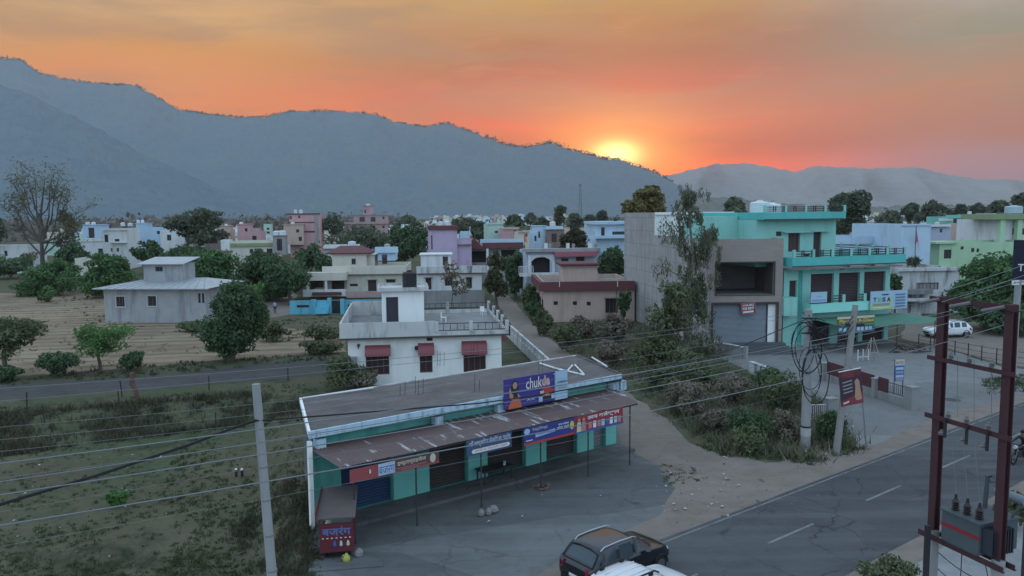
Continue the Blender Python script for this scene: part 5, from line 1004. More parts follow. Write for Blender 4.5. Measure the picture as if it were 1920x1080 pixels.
def eucalyptus():
    b = on(1288, 668); R = thing('eucalyptus_tree', 'tall straggly drooping tree before the concrete wall', 'tree', b); Y = b.y; V = []; mb = MB(); spine = [Vector((0, 0, -.2))] + [P(px, py, Y) - b for px, py in ((1284, 600), (1292, 540), (1300, 480), (1292, 410), (1296, 346))]
    mb.tube(spine, [.24, .2, .17, .14, .09, .03], 7)
    for (x0, y0, x1, y1, n, dy) in [(1268, 340, 1318, 384, 700, .3), (1262, 372, 1322, 420, 700, 0), (1236, 396, 1290, 452, 420, -.5), (1304, 410, 1348, 470, 650, .4), (1270, 425, 1342, 500, 1500, 0), (1268, 490, 1338, 560, 1700, .2), (1284, 540, 1336, 610, 900, .3), (1238, 545, 1300, 610, 900, -.6), (1215, 580, 1285, 650, 1000, -.7), (1296, 600, 1342, 680, 700, .2), (1222, 480, 1262, 520, 160, -.4)]:
        c = P((x0 + x1) / 2, (y0 + y1) / 2, Y + dy) - b; rx, rz = (x1 - x0) / 2 * Y / FPX, (y1 - y0) / 2 * Y / FPX
        k = 26; s = RNG.normal(size=(k, 3)) * np.array([rx * .5, rx * .5, rz * .45]) + np.array(c); m = max(4, int(n * 1.6) // k)
        strand = np.repeat(s, m, 0); t = np.tile(np.linspace(0, 1, m), k); strand[:, 2] -= t * rz * .8; strand[:, :2] += RNG.normal(size=(k * m, 2)) * .13; V.append(leaves(strand, .17, None, .26, 1.0, .1))
        at = min(spine, key=lambda q: (q - c).length + (2 if q.z > c.z else 0)); mb.tube([at, at.lerp(c, .5) + Vector((0, 0, .3)), c], [.07, .05, .02], 4)
        for q in s[:6]: mb.tube([c, Vector(q)], [.025, .008], 3)
    leaf_mesh('crown', np.concatenate(V), L_EUC, R); mb.build('trunk', BARKP, R, smooth=True)
eucalyptus()
tree('young_tree', 'leafy green tree leaning in front of the drooping tree', 1262, 690, [(1228, 525, 1300, 590), (1210, 570, 1290, 650), (1200, 620, 1270, 690)], L_WEED, 5200, .17, .15, lobes=22, limbs=14)
# bushes of the overgrown plot between lane and road
SP = [(1180, 640, 1240, 690, L_WEED), (1060, 600, 1130, 640, L_BROWN), (1120, 596, 1190, 640, L_BROWN), (1250, 660, 1330, 716, L_WEED), (1205, 690, 1280, 740, L_WEED), (1240, 715, 1330, 775, L_BROWN), (1330, 704, 1420, 765, L_BROWN), (1400, 690, 1500, 765, L_DARK), (1430, 705, 1525, 780, L_WEED), (1300, 768, 1380, 812, L_BROWN), (1360, 765, 1460, 830, L_DARK), (1440, 776, 1510, 830, L_BROWN), (1360, 805, 1440, 845, L_WEED), (1000, 580, 1040, 630, L_WEED), (1035, 610, 1090, 660, L_WEED), (1110, 640, 1180, 690, L_BROWN), (1262, 741, 1330, 785, L_BROWN), (1530, 775, 1600, 835, L_DARK), (1300, 690, 1350, 730, L_WEED), (985, 560, 1020, 600, L_DARK)]
SN = ['right of the lane below the concrete wall', 'brown, left under the peach house', 'brown, right under the peach house', 'green, round the foot of the drooping tree', 'green, right of the shop roof end', 'brown, in the middle of the plot', 'brown, before the plinth wall', 'tall dark, left of the coil pole', 'broad green, just left of the coil pole', 'brown, in the lower middle of the plot', 'dark, beside the coil pole foot', 'brown, at the coil pole', 'low green, at the road end of the plot', 'green, on the lane corner of the peach house', 'green, along the lane edge', 'brown, in the upper middle of the plot', 'brown, on the lane side of the plot', 'dark, at the foot of the leaning pole', 'green, under the plinth wall', 'dark, beside the lane fence']
for (x0, y0, x1, y1, m), l in zip(SP, SN):
    b = on((x0 + x1) / 2, y1); tree('shrub', 'wild bush ' + l, (x0 + x1) / 2, y1, [(x0, y0, x1, y1), (x0 + 8, y0 - 8, x1 - 14, y1 - 10)], m, 2600, .0021 * b.y + .01, .05, limbs=4, group='bushes of the overgrown plot', cat='shrub', flat=1.0, lobes=18)
for x0, y0, x1, y1, l in [(1612, 1048, 1722, 1100, 'leafy bush at the lower right picture edge'), (1858, 915, 1935, 990, 'bush behind the right post of the transformer frame')]:
    tree('shrub', l, (x0 + x1) / 2, y1, [(x0, y0, x1, y1)], L_WEED, 2400, .075, .05, limbs=3, cat='shrub', lobes=20)
def blades(name, regions, matl, kind='stuff'):
    """ground cover nobody could count: blades and small leaves over pixel polygons of the ground"""
    V = []
    for (poly, n, h, w, clump) in regions:
        xs = [p[0] for p in poly]; ys = [p[1] for p in poly]; pts = []; k = 0
        cs = [(random.uniform(min(xs), max(xs)), random.uniform(min(ys), max(ys))) for _ in range(max(1, n // clump))]
        for cx, cy in cs:
            ins = False
            for (xa, ya), (xb, yb) in zip(poly, poly[1:] + poly[:1]):
                if (ya > cy) != (yb > cy) and cx < (xb - xa) * (cy - ya) / (yb - ya) + xa: ins = not ins
            if not ins: continue
            c = on(cx, cy); s = h * random.uniform(.5, 1.5)
            if noise.noise(Vector((c.x * .22, c.y * .22, 3))) < -.12 and random.random() < .8: continue
            for _ in range(clump):
                a = random.uniform(0, 6.283); r = abs(random.gauss(0, s * .8)); bx, by = c.x + math.cos(a) * r, c.y + math.sin(a) * r; bz = gz(bx, by); hh = s * random.uniform(.5, 1.2); q = random.uniform(0, 6.283); dx, dy = math.cos(q) * w, math.sin(q) * w; lx, ly = random.gauss(0, .45) * hh, random.gauss(0, .45) * hh
                pts += [(bx - dx, by - dy, bz), (bx + dx, by + dy, bz), (bx + lx, by + ly, bz + hh)]
        if pts: V.append(np.array(pts))
    o = leaf_mesh(name, np.concatenate(V), matl, None, 3); return tag(o, kind=kind)
LOT = [(-60, 800), (560, 740), (575, 860), (585, 990), (600, 1100), (-60, 1100)]; BANK = [(-60, 806), (200, 776), (575, 752), (575, 792), (250, 822), (-60, 866)]
blades('grass', [(LOT, 26000, .10, .022, 12), ([(-60, 770), (600, 716), (640, 735), (560, 760), (-60, 800)], 9000, .13, .03, 12), ([(330, 800), (600, 930), (600, 1100), (300, 1100)], 9000, .16, .03, 12), ([(-60, 1000), (300, 960), (480, 1100), (-60, 1100)], 6000, .13, .022, 12), ([(400, 610), (640, 592), (648, 660), (520, 640)], 5000, .18, .05, 10), ([(60, 550), (195, 549), (200, 606), (430, 606), (420, 614), (180, 614)], 2500, .2, .06, 10), ([(1235, 872), (1300, 868), (1330, 900), (1250, 912)], 1500, .07, .02, 12)], L_GRASS)
blades('undergrowth', [(BANK, 26000, .42, .05, 14), ([(420, 672), (640, 662), (650, 674), (300, 704), (0, 724), (-60, 716), (180, 694)], 9000, .25, .05, 12), ([(575, 860), (600, 1060), (520, 1100), (430, 1000)], 8000, .28, .03, 14)], leaf_mat('bank_weed', (.085, .082, .052), (.125, .115, .075), (.052, .052, .035)))
PLOT = [(1010, 612), (1170, 600), (1340, 665), (1400, 705), (1520, 740), (1600, 836), (1530, 866), (1370, 846), (1315, 822), (1215, 742), (1105, 672)]
blades('grass', [([(-60, 560), (195, 555), (400, 605), (640, 640), (420, 668), (0, 704)], 5000, .16, .04, 8)], L_DRY)
blades('undergrowth', [(PLOT, 46000, .5, .045, 14)], L_WEED); blades('undergrowth', [(PLOT, 30000, .62, .035, 14)], L_BROWN)
blades('grass', [([(1840, 712), (1950, 700), (1950, 740), (1850, 738)], 3500, .2, .03, 12), ([(1300, 835), (1520, 840), (1600, 840), (1640, 840), (1520, 872), (1352, 856)], 6000, .16, .025, 12), ([(960, 560), (990, 596), (1030, 636), (1060, 640), (1000, 560)], 3000, .25, .04, 10)], L_GRASS)
def ridge_trees():
    """the trees that stand out along the crest of the hills"""
    V = []; random.seed(4)
    for k in range(520):
        px = random.uniform(-10, 1262); c = P(px, lerp_pts(MAINL, px), 3296); s = random.uniform(4, 8) * (1.5 if px > 860 else 1); n = 14
        V.append(leaves(np.array((c.x, c.y, c.z + s * .25)) + RNG.normal(size=(n, 3)) * np.array((s * .5, s * .5, s * .42)), s * .34, None, .7))
    o = leaf_mesh('ridge_forest', np.concatenate(V), leaf_mat('ridge_leaf', (.09, .10, .085), (.12, .13, .10), (.06, .07, .06), .1)); tag(o, kind='stuff')
ridge_trees()
def foot_wood():
    """the brown bare wood along the foot of the hills"""
    V = []; random.seed(8)
    for k in range(900):
        Y = random.uniform(420, 1100); px = random.uniform(-60, 760); c = P(px, 400, Y); s = random.uniform(4, 8); n = 12
        V.append(leaves(np.array((c.x, Y, s * .8)) + RNG.normal(size=(n, 3)) * np.array((s * .7, s * .7, s * .42)), s * .3, None, .6))
    o = leaf_mesh('far_wood', np.concatenate(V), leaf_mat('bare_wood', (.15, .135, .12), (.19, .165, .14), (.11, .105, .09), .1)); tag(o, kind='stuff')
    V = []
    for k in range(700):
        Y = random.uniform(300, 900); px = random.uniform(760, 1960); c = P(px, 400, Y); s = random.uniform(3, 6); n = 14
        V.append(leaves(np.array((c.x, Y, s * .8)) + RNG.normal(size=(n, 3)) * np.array((s * .7, s * .7, s * .45)), s * .28, None, .6))
    o = leaf_mesh('far_wood', np.concatenate(V), L_FAR); tag(o, kind='stuff')
foot_wood()
def litter():
    mb = MB()
    for poly, n in (([(1330, 830), (1580, 800), (1600, 850), (1400, 862)], 90), ([(1230, 900), (1400, 880), (1400, 940), (1240, 970)], 40), ([(0, 820), (570, 760), (560, 1000), (0, 1060)], 36), ([(560, 655), (640, 690), (600, 720)], 14), ([(900, 900), (1250, 900), (1000, 1000)], 8)):
        xs = [p[0] for p in poly]; ys = [p[1] for p in poly]
        for _ in range(n):
            p = on(random.uniform(min(xs), max(xs)), random.uniform(min(ys), max(ys))); s = random.choice([.03, .04, .05, .06, .10]); a = random.uniform(0, 3.1); c, d = math.cos(a) * s, math.sin(a) * s * .7; z = p.z + .05
            mb.add([(p.x - c, p.y - d, z), (p.x + d, p.y - c, z + s * .5), (p.x + c, p.y + d, z + .02), (p.x - d, p.y + c, z + s * .3), (p.x, p.y, z + s * .7)], [(0, 1, 4), (1, 2, 4), (2, 3, 4), (3, 0, 4)])
    tag(mb.build('litter', mat('pale_litter', (.42, .42, .40), .8, .5, 8)), kind='stuff')
    mb = MB()
    for poly, n in (([(1260, 940), (1420, 890), (1560, 860), (1500, 915), (1300, 985)], 70), ([(1000, 930), (1020, 905), (1024, 925)], 22), ([(900, 955), (935, 950), (935, 972)], 10)):
        xs = [p[0] for p in poly]; ys = [p[1] for p in poly]
        for _ in range(n):
            p = on(random.uniform(min(xs), max(xs)), random.uniform(min(ys), max(ys))); s = random.choice([.02, .03, .04, .05, .08]); mb.lathe([(s * .7, 0), (s, s * .4), (s * .55, s * .9)], (p.x, p.y, p.z), 5)
    tag(mb.build('rubble', mat('grey_rubble', (.14, .125, .11), .95, .4, 5)), kind='stuff')
litter()
# ------------------------------------------------------------------ writing and signs
def text_mb(body, x0, x1, z0, z1, y, bold=0.0, fit=True, align='C'):
    """lettering as flat geometry in the plane y, fitted to the given box"""
    cu = bpy.data.curves.new('t', 'FONT'); cu.body = body; cu.offset = bold; cu.resolution_u = 3; ob = bpy.data.objects.new('t', cu)
    me = bpy.data.meshes.new_from_object(ob); v = [tuple(p.co) for p in me.vertices]; f = [tuple(p.vertices) for p in me.polygons]
    bpy.data.objects.remove(ob); bpy.data.curves.remove(cu); bpy.data.meshes.remove(me); mb = MB()
    if not v: return mb
    xs = [p[0] for p in v]; zs = [p[1] for p in v]; w, h = max(xs) - min(xs), max(zs) - min(zs); sx, sz = (x1 - x0) / w, (z1 - z0) / h
    mb.add([(x0 + (p[0] - min(xs)) * sx, y, z0 + (p[1] - min(zs)) * sz) for p in v], f); return mb
def ink(name, c): return mat(name, c, .6, .08)
I_WHITE, I_BLACK, I_RED, I_BLUE, I_YEL = ink('ink_white', (.68, .68, .66)), ink('ink_black', (.03, .03, .035)), ink('ink_red', (.42, .06, .05)), ink('ink_blue', (.05, .12, .38)), ink('ink_yellow', (.55, .47, .12))
I_CREAM, I_GREEN, I_SKIN, I_ORANGE, I_GREY, I_SKY, I_PINK = ink('ink_cream', (.55, .50, .36)), ink('ink_green', (.12, .40, .16)), ink('ink_skin', (.42, .24, .17)), ink('ink_orange', (.52, .12, .06)), ink('ink_grey', (.28, .28, .29)), ink('ink_sky', (.35, .50, .62)), ink('ink_pink', (.45, .20, .20))
class Sign:
    """a board in the plane of F: everything on it is laid out in fractions of its width and height"""
    def __init__(s, name, label, F, quad, m, off=0.0, th=.04, cat='sign', posts=None):
        (x0, yt0), (x0b, yb0), (x1, yt1), (x1b, yb1) = quad
        a0, zt0 = F.at(x0, yt0, off); _, zb0 = F.at(x0b, yb0, off); a1, zt1 = F.at(x1, yt1, off); _, zb1 = F.at(x1b, yb1, off)
        zt, zb = (zt0 + zt1) / 2, (zb0 + zb1) / 2; s.w, s.h = a1 - a0, zt - zb
        p = F.w(a0, off, zb); s.R = thing(name, label, cat, p, F.rot); mb = MB(); mb.box(0, s.w, 0, th, 0, s.h); mb.build('panel', m, s.R); s.k = 0
    def y(s): s.k += 1; return -.004 * s.k
    def block(s, u0, v0, u1, v1, m, name='colour_block', poly=None):
        y = s.y(); mb = MB()
        pts = poly or [(u0, v0), (u1, v0), (u1, v1), (u0, v1)]; mb.add([(u * s.w, y, v * s.h) for u, v in pts], [tuple(range(len(pts)))]); return mb.build(name, m, s.R)
    def text(s, body, u0, v0, u1, v1, m, bold=.01, name='lettering'):
        return text_mb(body, u0 * s.w, u1 * s.w, v0 * s.h, v1 * s.h, s.y(), bold).build(name, m, s.R)
    def oval(s, u, v, ru, rv, m, name='emblem', n=14):
        return s.block(0, 0, 0, 0, m, name, [(u + ru * math.cos(6.2832 * i / n), v + rv * math.sin(6.2832 * i / n)) for i in range(n)])
    def outlined(s, body, u0, v0, u1, v1, m, mo, b=.03): s.text(body, u0, v0, u1, v1, mo, b * 2.2, 'letter_outline'); s.text(body, u0, v0, u1, v1, m, b * .4)
AWF = Fac(0, 1, math.atan2((AWR - AWL).y, (AWR - AWL).x)); AWF.O = Vector((AWL.x, AWL.y, 0))
def shop_signs():
    s = Sign('shop_sign', 'red shop sign with big blue Hindi name at the left end of the awning', AWF, [(656, 879), (656, 906), (823, 848), (823, 868)], ink('dusk_red', (.30, .075, .075)), -.06)
    s.block(.36, 0, 1, 1, ink('dusk_brown', (.12, .06, .065))); s.block(0, 0, 1, .2, ink('dusk_red', (.3, .075, .075))); s.block(.30, .06, .485, .99, I_SKY, 'name_ground'); s.outlined('बजरंग', .305, .12, .48, .93, I_BLUE, I_WHITE, .02); s.text('इण्टरप्राइजेज', .51, .42, .84, .92, I_CREAM, .02); s.block(.5, .29, .85, .34, I_PINK, 'small_writing'); s.block(.55, .16, .76, .21, I_PINK, 'small_writing'); s.oval(.92, .55, .035, .38, I_CREAM); s.block(.2, .45, .215, .75, I_WHITE, 'small_motif')
    s = Sign('shop_sign', 'dark blue medical shop sign with silver Hindi lettering and white strip', AWF, [(875, 826), (875, 856), (959, 811), (959, 839)], ink('dark_blue_board', (.06, .09, .17)), -.06)
    s.text('माँ चण्डिका मेडिकल स्टोर', .05, .50, .98, .96, ink('ink_silver', (.42, .46, .50)), .025); s.block(.12, .12, .95, .38, I_WHITE, 'white_strip', [(.13, .12), (.93, .12), (.96, .25), (.93, .38), (.13, .38), (.10, .25)]); s.text('अंग्रेजी एवं आयुर्वेदिक दवाईयाँ', .16, .15, .90, .35, I_PINK)
    s = Sign('shop_sign', 'violet blue banner with white emblem and red bottom strip', AWF, [(982, 803), (982, 839), (1077, 785), (1077, 812)], ink('violet_blue', (.045, .05, .22)), -.06)
    s.block(0, 0, 1, .14, I_RED); s.oval(.06, .80, .055, .17, I_SKY); s.text('रेस्टोरेन्ट', .16, .72, .46, .95, I_CREAM); s.block(.22, .38, .60, .60, I_SKY, 'writing_strip', [(.22, .36), (.60, .46), (.60, .64), (.22, .56)]); s.text('मिष्ठान भण्डार', .24, .42, .58, .58, I_BLUE); s.text('छोले भटूरे', .64, .52, .88, .72, I_WHITE); s.text('चाय समोसा', .66, .76, .88, .9, I_WHITE); s.oval(.94, .62, .045, .26, I_YEL); s.block(.03, .25, .16, .3, I_WHITE, 'small_writing')
    s = Sign('shop_sign', 'red clothes shop banner with white Hindi name at the right end of the awning', AWF, [(1077, 782), (1077, 812), (1168, 764), (1168, 795)], ink('banner_red', (.27, .04, .055)), -.06)
    s.text('उदय कलेक्शन', .26, .62, .92, .98, I_WHITE, .025)
    for i, (u, m) in enumerate([(.28, I_PINK), (.37, I_WHITE), (.46, I_PINK), (.54, I_SKY), (.63, I_BLUE), (.71, I_WHITE), (.80, I_SKY), (.88, I_PINK)]): s.block(u, .14, u + .065, .54, m, 'garment_picture')
    for u, m in ((.08, I_CREAM), (.17, I_PINK)): s.oval(u, .8, .03, .11, I_SKIN, 'face_picture'); s.block(0, 0, 0, 0, m, 'dress_picture', [(u - .05, .05), (u + .05, .05), (u + .035, .68), (u - .035, .68)])
    s.block(0, 0, 1, .1, I_BLUE)
    BF = Fac(0, 1, SRZ); BF.O = SA.copy()
    s = Sign('billboard', 'violet spice billboard with white panel standing on the shop fascia', BF, [(945, 711), (950, 768), (1064, 694), (1064, 746)], ink('billboard_violet', (.055, .045, .22)), -.12, .06, 'billboard')
    s.block(.79, 0, 1, 1, I_SKY, 'white_panel'); s.block(.795, 0, .80, 1, I_GREY, 'seam'); s.outlined('chuk', .33, .56, .58, .93, I_WHITE, I_BLACK, .02); s.outlined('de', .575, .56, .705, .93, ink('ink_salmon', (.52, .25, .22)), I_WHITE, .02)
    # the woman on the poster: hair, face, arms, dress
    s.block(0, 0, 0, 0, I_BLACK, 'hair_picture', [(.095, .66), (.12, .88), (.16, .93), (.205, .86), (.215, .55), (.19, .5), (.11, .5)]); s.oval(.158, .76, .034, .12, I_SKIN, 'face_picture'); s.block(0, 0, 0, 0, I_SKIN, 'arms_picture', [(.08, .32), (.065, .6), (.085, .72), (.10, .58), (.12, .46), (.20, .48), (.24, .36), (.22, .3), (.12, .3)]); s.block(0, 0, 0, 0, I_BLACK, 'blouse_picture', [(.125, .3), (.135, .52), (.19, .54), (.205, .3)]); s.block(0, 0, 0, 0, I_ORANGE, 'dress_picture', [(.045, 0), (.09, .26), (.13, .32), (.20, .32), (.235, .24), (.26, 0)])
    for u0, v0, u1, v1, m in ((.58, .22, .72, .52, I_RED), (.52, .06, .58, .22, I_SKY), (.54, .30, .60, .42, I_CREAM), (.60, .08, .70, .20, I_BLACK), (.72, .10, .775, .26, I_SKY), (.62, .26, .68, .34, I_YEL), (.70, .36, .77, .44, I_RED)): s.block(u0, v0, u1, v1, m, 'pack_picture')
    s.text('xx', .32, .18, .46, .26, I_SKY); s.text('KUMARN', .82, .58, .98, .66, I_BLACK); s.block(.82, .48, .98, .51, I_GREY, 'small_writing'); s.block(.82, .40, .98, .43, I_GREY, 'small_writing'); s.oval(.76, .93, .008, .02, I_WHITE)
shop_signs()
def east_signs():
    s = Sign('signboard', 'white signboard with black TESA lettering on green, hung on the turquoise balcony', EF, [(1633, 547), (1633, 583), (1702, 543), (1702, 576)], I_SKY, -1.5, .08)
    s.block(0, 0, .57, .28, I_LG, 'green_strip'); s.block(.52, 0, .58, .62, I_LG, 'green_strip'); s.block(.06, .20, .52, .34, I_GREY, 'grey_bar'); s.block(.06, .10, .52, .14, I_WHITE, 'white_bar')
    for u0, ch, m in ((.07, 'T', I_BLACK), (.20, 'E', I_LG2), (.31, 'S', I_BLACK), (.44, 'A', I_BLACK)): s.text(ch, u0, .42, u0 + .09, .66, m, .03)
    [s.block(u, .77, u + .035, .84, I_BLACK, 'small_writing') for u in (.30, .345, .39, .435)]
    for v in (.74, .58, .42, .26, .1): s.block(.66, v, .93, v + .075, I_BLUE2, 'writing_bar')
    s = Sign('signboard', 'blank pale blue board leaning on the turquoise balcony parapet', EF, [(1521, 549), (1529, 569), (1551, 546), (1557, 565)], I_SKY, -1.42, .06); s.block(.06, .1, .94, .3, ink('ink_mid_blue', (.22, .34, .55)), 'blue_strip'); s.block(.35, .55, .65, .60, I_GREY, 'faint_writing')
    s = Sign('signboard', 'olive yellow glass shop signboard under the green canopy', EF, [(1570, 597), (1571, 612), (1640, 588), (1640, 604)], ink('olive_board', (.12, .13, .06)), -4.45, .06); s.block(0, .72, 1, 1, I_CREAM, 'cream_strip'); s.text('Plywood & Glass', .06, .14, .98, .66, I_YEL, .03)
    s = Sign('signboard', 'dull teal shop board with white lettering below the glass signboard', EF, [(1570, 613), (1571, 628), (1640, 607), (1640, 619)], ink('teal_board', (.06, .12, .13)), -4.40, .05)
    for u in (.05, .16, .52, .62, .74, .84): s.block(u, .25, u + .08, .75, I_SKY, 'writing_block')
    s = Sign('banner', 'maroon rent banner tied crookedly over the grey rolling shutter', GF, [(1391, 572), (1392, 592), (1418, 566), (1420, 588)], ink('rent_maroon', (.22, .04, .06)), -.1, .02, 'banner'); s.R.rotation_euler[1] = -.10
    s.text('AVAILABLE', .1, .70, .9, .88, I_WHITE, .03); s.text('FOR RENT', .1, .38, .9, .62, I_WHITE, .04); s.block(.1, .12, .85, .28, I_WHITE, 'number_strip')
    for u0, v0, u1, v1 in ((0, .96, 1, 1), (0, 0, 1, .04), (0, 0, .03, 1), (.97, 0, 1, 1)): s.block(u0, v0, u1, v1, I_PINK, 'edge')
I_LG, I_LG2, I_BLUE2 = ink('ink_lime', (.38, .55, .22)), ink('ink_leaf_green', (.15, .5, .22)), ink('ink_dull_blue', (.12, .18, .36))
east_signs()
# ------------------------------------------------------------------ yard furniture
def yard_wall():
    a, b = G(1707, 766), G(1545, 712); d = (b - a); L = d.length; d.normalize(); R = thing('yard_wall', 'low concrete yard wall with pillars, maroon panels and a short railing', 'wall', a, math.atan2(d.y, d.x)); M = Matrix.Rotation(-R.rotation_euler[2], 3, 'Z')
    t = lambda px, py: (M @ (G(px, py) - a)).x
    cc = mat('yard_wall_concrete', (.26, .26, .25), .9, .2, 1, stain=(.12, .12, .12), stain_amt=.5)
    mb = MB(); mb.box(.3, L, -.1, .1, 0, .55); mb.build('wall', cc, R)
    for x, w, h in ((0, .42, 1.45), (t(1634, 745), .2, 1.3), (L, .3, 1.3)): mb = MB(); mb.box(x - w, x + w * .6, -.3, .3, 0, h); mb.box(x - w - .04, x + w * .6 + .04, -.34, .34, h + .002, h + .07); mb.build('pillar', cc, R)
    g = MB(); x1 = t(1660, 752); rail(g, (.35, 0, .56), (x1, 0, .56), .75, 9, .025); g.build('railing', M_STEEL, R)
    p = MB(); p.box(x1, t(1634, 745) - .25, -.05, .05, .552, 1.5); p.build('panel', mat('maroon_panel', (.10, .035, .04), .7, .2), R); p = MB(); p.box(t(1634, 745) + .25, L - .4, -.05, .05, .552, 1.5); p.build('panel', mat('maroon_panel', (.10, .035, .04)), R)
    # gate side wall on the left with lattice
    e = G(1556, 790); R2 = thing('gate_pillar', 'grey gate pillar with a low lattice gate behind the coil pole', 'gate', e, math.radians(20)); mb = MB(); mb.box(-.35, .35, -.25, .25, 0, 1.45); mb.build('pillar', cc, R2); mb = MB(); mb.box(-.4, .4, -.3, .3, 1.452, 1.5); mb.build('cap', cc, R2)
    g = MB()
    for i in range(10): g.tube([(-.4 - i * .15, 0, .3), (-.4 - i * .15, 0, 1.1)], .02, 4)
    g.tube([(-.36, 0, 1.1), (-1.9, 0, 1.2)], .025, 4); g.tube([(-.36, 0, .3), (-1.9, 0, .3)], .025, 4); g.build('lattice', C_WHITE, R2)
yard_wall()
def yard_things():
    F = Fac(1678, G(1680, 742).y, math.radians(12)); s = Sign('standing_banner', 'narrow upright banner on two thin legs in the concrete yard', F, [(1679, 672), (1679, 712), (1696, 676), (1696, 716)], I_BLUE, 0, .03, 'banner'); s.block(0, .72, 1, 1, I_CREAM, 'head'); s.text('RATES', .1, .78, .9, .92, I_BLUE); [s.block(.08, v, .92, v + .12, m, 'picture') for v, m in ((.52, I_SKY), (.34, I_GREY), (.16, I_SKY), (.02, I_GREY))]
    zb = s.R.location.z; mb = MB()
    for x in (.02, s.w - .02): mb = MB(); mb.box(x - .02, x + .02, .04, .08, -zb, s.h); mb.build('leg', M_STEEL, s.R)
    a, b = G(1628, 680), G(1648, 678); m_ = (a + b) / 2; R = thing('trestle', 'tall A shaped wooden trestle by the turquoise shop pillars', 'trestle', m_, .2); top = P(1637, 634, m_.y).z; w = (b - a).length / 2; wd = mat('pale_wood', (.36, .31, .26), .8, .25)
    for sx in (-1, 1):
        for sy in (0, 1): mb = MB(); mb.tube([(sx * w, sy * .9 - .2, 0), (sx * .1, .25, top)], .04, 4); mb.build('leg', wd, R)
    mb = MB(); mb.tube([(-w * .6, -.05, top * .4), (w * .6, -.05, top * .4)], .03, 4); mb.build('crossbar', wd, R)
    p = G(1618, 676); R = thing('rack', 'low white metal rack beside the wooden trestle', 'rack', p, .3)
    for x in (-.55, 0, .55): mb = MB(); mb.box(x - .03, x + .03, -.03, .03, 0, 1.0); mb.build('upright', C_WHITE, R)
    mb = MB(); mb.box(-.55, .55, -.02, .02, .30, .36); mb.build('crossbar', C_WHITE, R)
    p = G(1704, 662); R = thing('scrap_heap', 'heap of dark scrap frames at the yard edge by the canopy', 'scrap heap', p); random.seed(3)
    for k in range(14): mb = MB(); a = random.uniform(0, 3); q = Vector((random.uniform(-1.3, 1.3), random.uniform(-.4, .4), random.uniform(.1, .7))); d = Vector((math.cos(a), math.sin(a) * .4, random.uniform(-.2, .5))) * random.uniform(.4, .9); mb.tube([q - d, q + d], random.uniform(.03, .09), 4); mb.build('scrap_bar', mat('rusty_scrap', (.08, .055, .05), .9, .4, 4), R)
    R = thing('fence', 'thin wire fence on slim posts behind the concrete yard', 'fence', G(1722, 652), 0); a0 = G(1722, 652); pr = a0
    for i, (px, py) in enumerate(((1722, 652), (1744, 657), (1766, 662), (1790, 667), (1815, 672), (1840, 677), (1868, 682), (1896, 686), (1925, 690))):
        g = G(px, py) - a0; mb = MB(); mb.tube([g, g + Vector((0, 0, 1.35))], .045, 5); mb.build('post', M_STEEL, R)
        if i:
            for z in (.35, .8, 1.25): mb = MB(); mb.tube([pg + Vector((0, 0, z)), g + Vector((0, 0, z))], .018, 4); mb.build('wire', M_STEEL, R)
        pg = g
    p = G(1785, 750); R = thing('manhole_cover', 'dark round manhole cover in the pale yard paving', 'manhole', p + Vector((0, 0, .02))); mb = MB(); mb.lathe([(.55, 0), (.5, .02)], n=16); mb.build('cover', mat('dark_iron', (.06, .06, .06), .7), R)
    p = P(1716, 470, 111.4); R = thing('flag', 'small red pennant flag on a pole before the tall blue wall', 'flag', (p.x, p.y, 0)); z0, z1 = P(1694, 478, p.y).z, P(1694, 424, p.y).z; mb = MB(); mb.tube([(0, 0, 0), (0, 0, z1)], .05, 5); mb.build('pole', M_STEEL, R); mb = MB(); mb.add([(.06, 0, z1 - .5), (.06, 0, z1 - 2.6), (.3, .1, z1 - 2.2), (.75, .2, z0 + .4), (.3, .1, z1 - 1.5)], [(0, 1, 2), (0, 2, 4), (2, 3, 4)]); mb.build('cloth', ink('flag_red', (.35, .08, .10)), R)
    p = P(983, 455, 140); R = thing('flag', 'orange pennant flag at the end of the long maroon fascia', 'flag', (p.x, p.y, 0)); z1 = P(983, 438, 140).z; z0 = P(983, 456, 140).z; mb = MB(); mb.tube([(0, 0, 0), (0, 0, z1)], .05, 5); mb.build('pole', M_STEEL, R); mb = MB(); mb.add([(.06, 0, z1), (.06, 0, z0 + .3), (.6, .1, z0), (.45, .2, z1 - .8)], [(0, 1, 2, 3)]); mb.build('cloth', I_ORANGE2, R)
    # items at the shop front
    p = P(642, 1036, G(642, 1050).y); J = thing('jug', 'yellow plastic jug on the step in front of the red food cart', 'jug', G(650, 1054), .4); mb = MB(); J.scale = (.75,) * 3; mb.lathe([(.02, 0), (.17, .01), (.19, .2), (.16, .32), (.07, .40), (.07, .46), (.02, .47)], n=12); mb.build('jug_body', ink('jug_yellow', (.42, .40, .09)), J, smooth=True); mb = MB(); mb.tube([(-.08, 0, .40), (-.20, 0, .38), (-.24, 0, .26), (-.17, 0, .18)], .025, 5); mb.build('handle', ink('jug_yellow', (.42, .40, .09)), J)
    for px, py, l in ((903, 968, 'leftmost stone propping the third awning post'), (916, 966, 'middle stone propping the third awning post'), (926, 962, 'rightmost stone propping the third awning post'), (672, 1044, 'pale block beside the food cart')):
        mb = MB(); r = .2 + .05 * math.sin(px); mb.lathe([(r * .5, 0), (r, .1), (r * .9, .24), (r * .4, .34)], n=7); o = mb.build('stone', mat('grey_stone', (.24, .23, .22), .9, .3, 4)); o.location = on(px, py); o.rotation_euler = (0, .15, px); tag(o, l, 'stone')
    p = G(928, 905); R = thing('table', 'dark table with odds and ends in the shade of the medical shop sign', 'table', p, SRZ); dk = mat('dark_wood', (.05, .042, .04), .7); mb = MB(); mb.box(-.9, .9, -.4, .4, .74, .8); mb.build('table_top', dk, R)
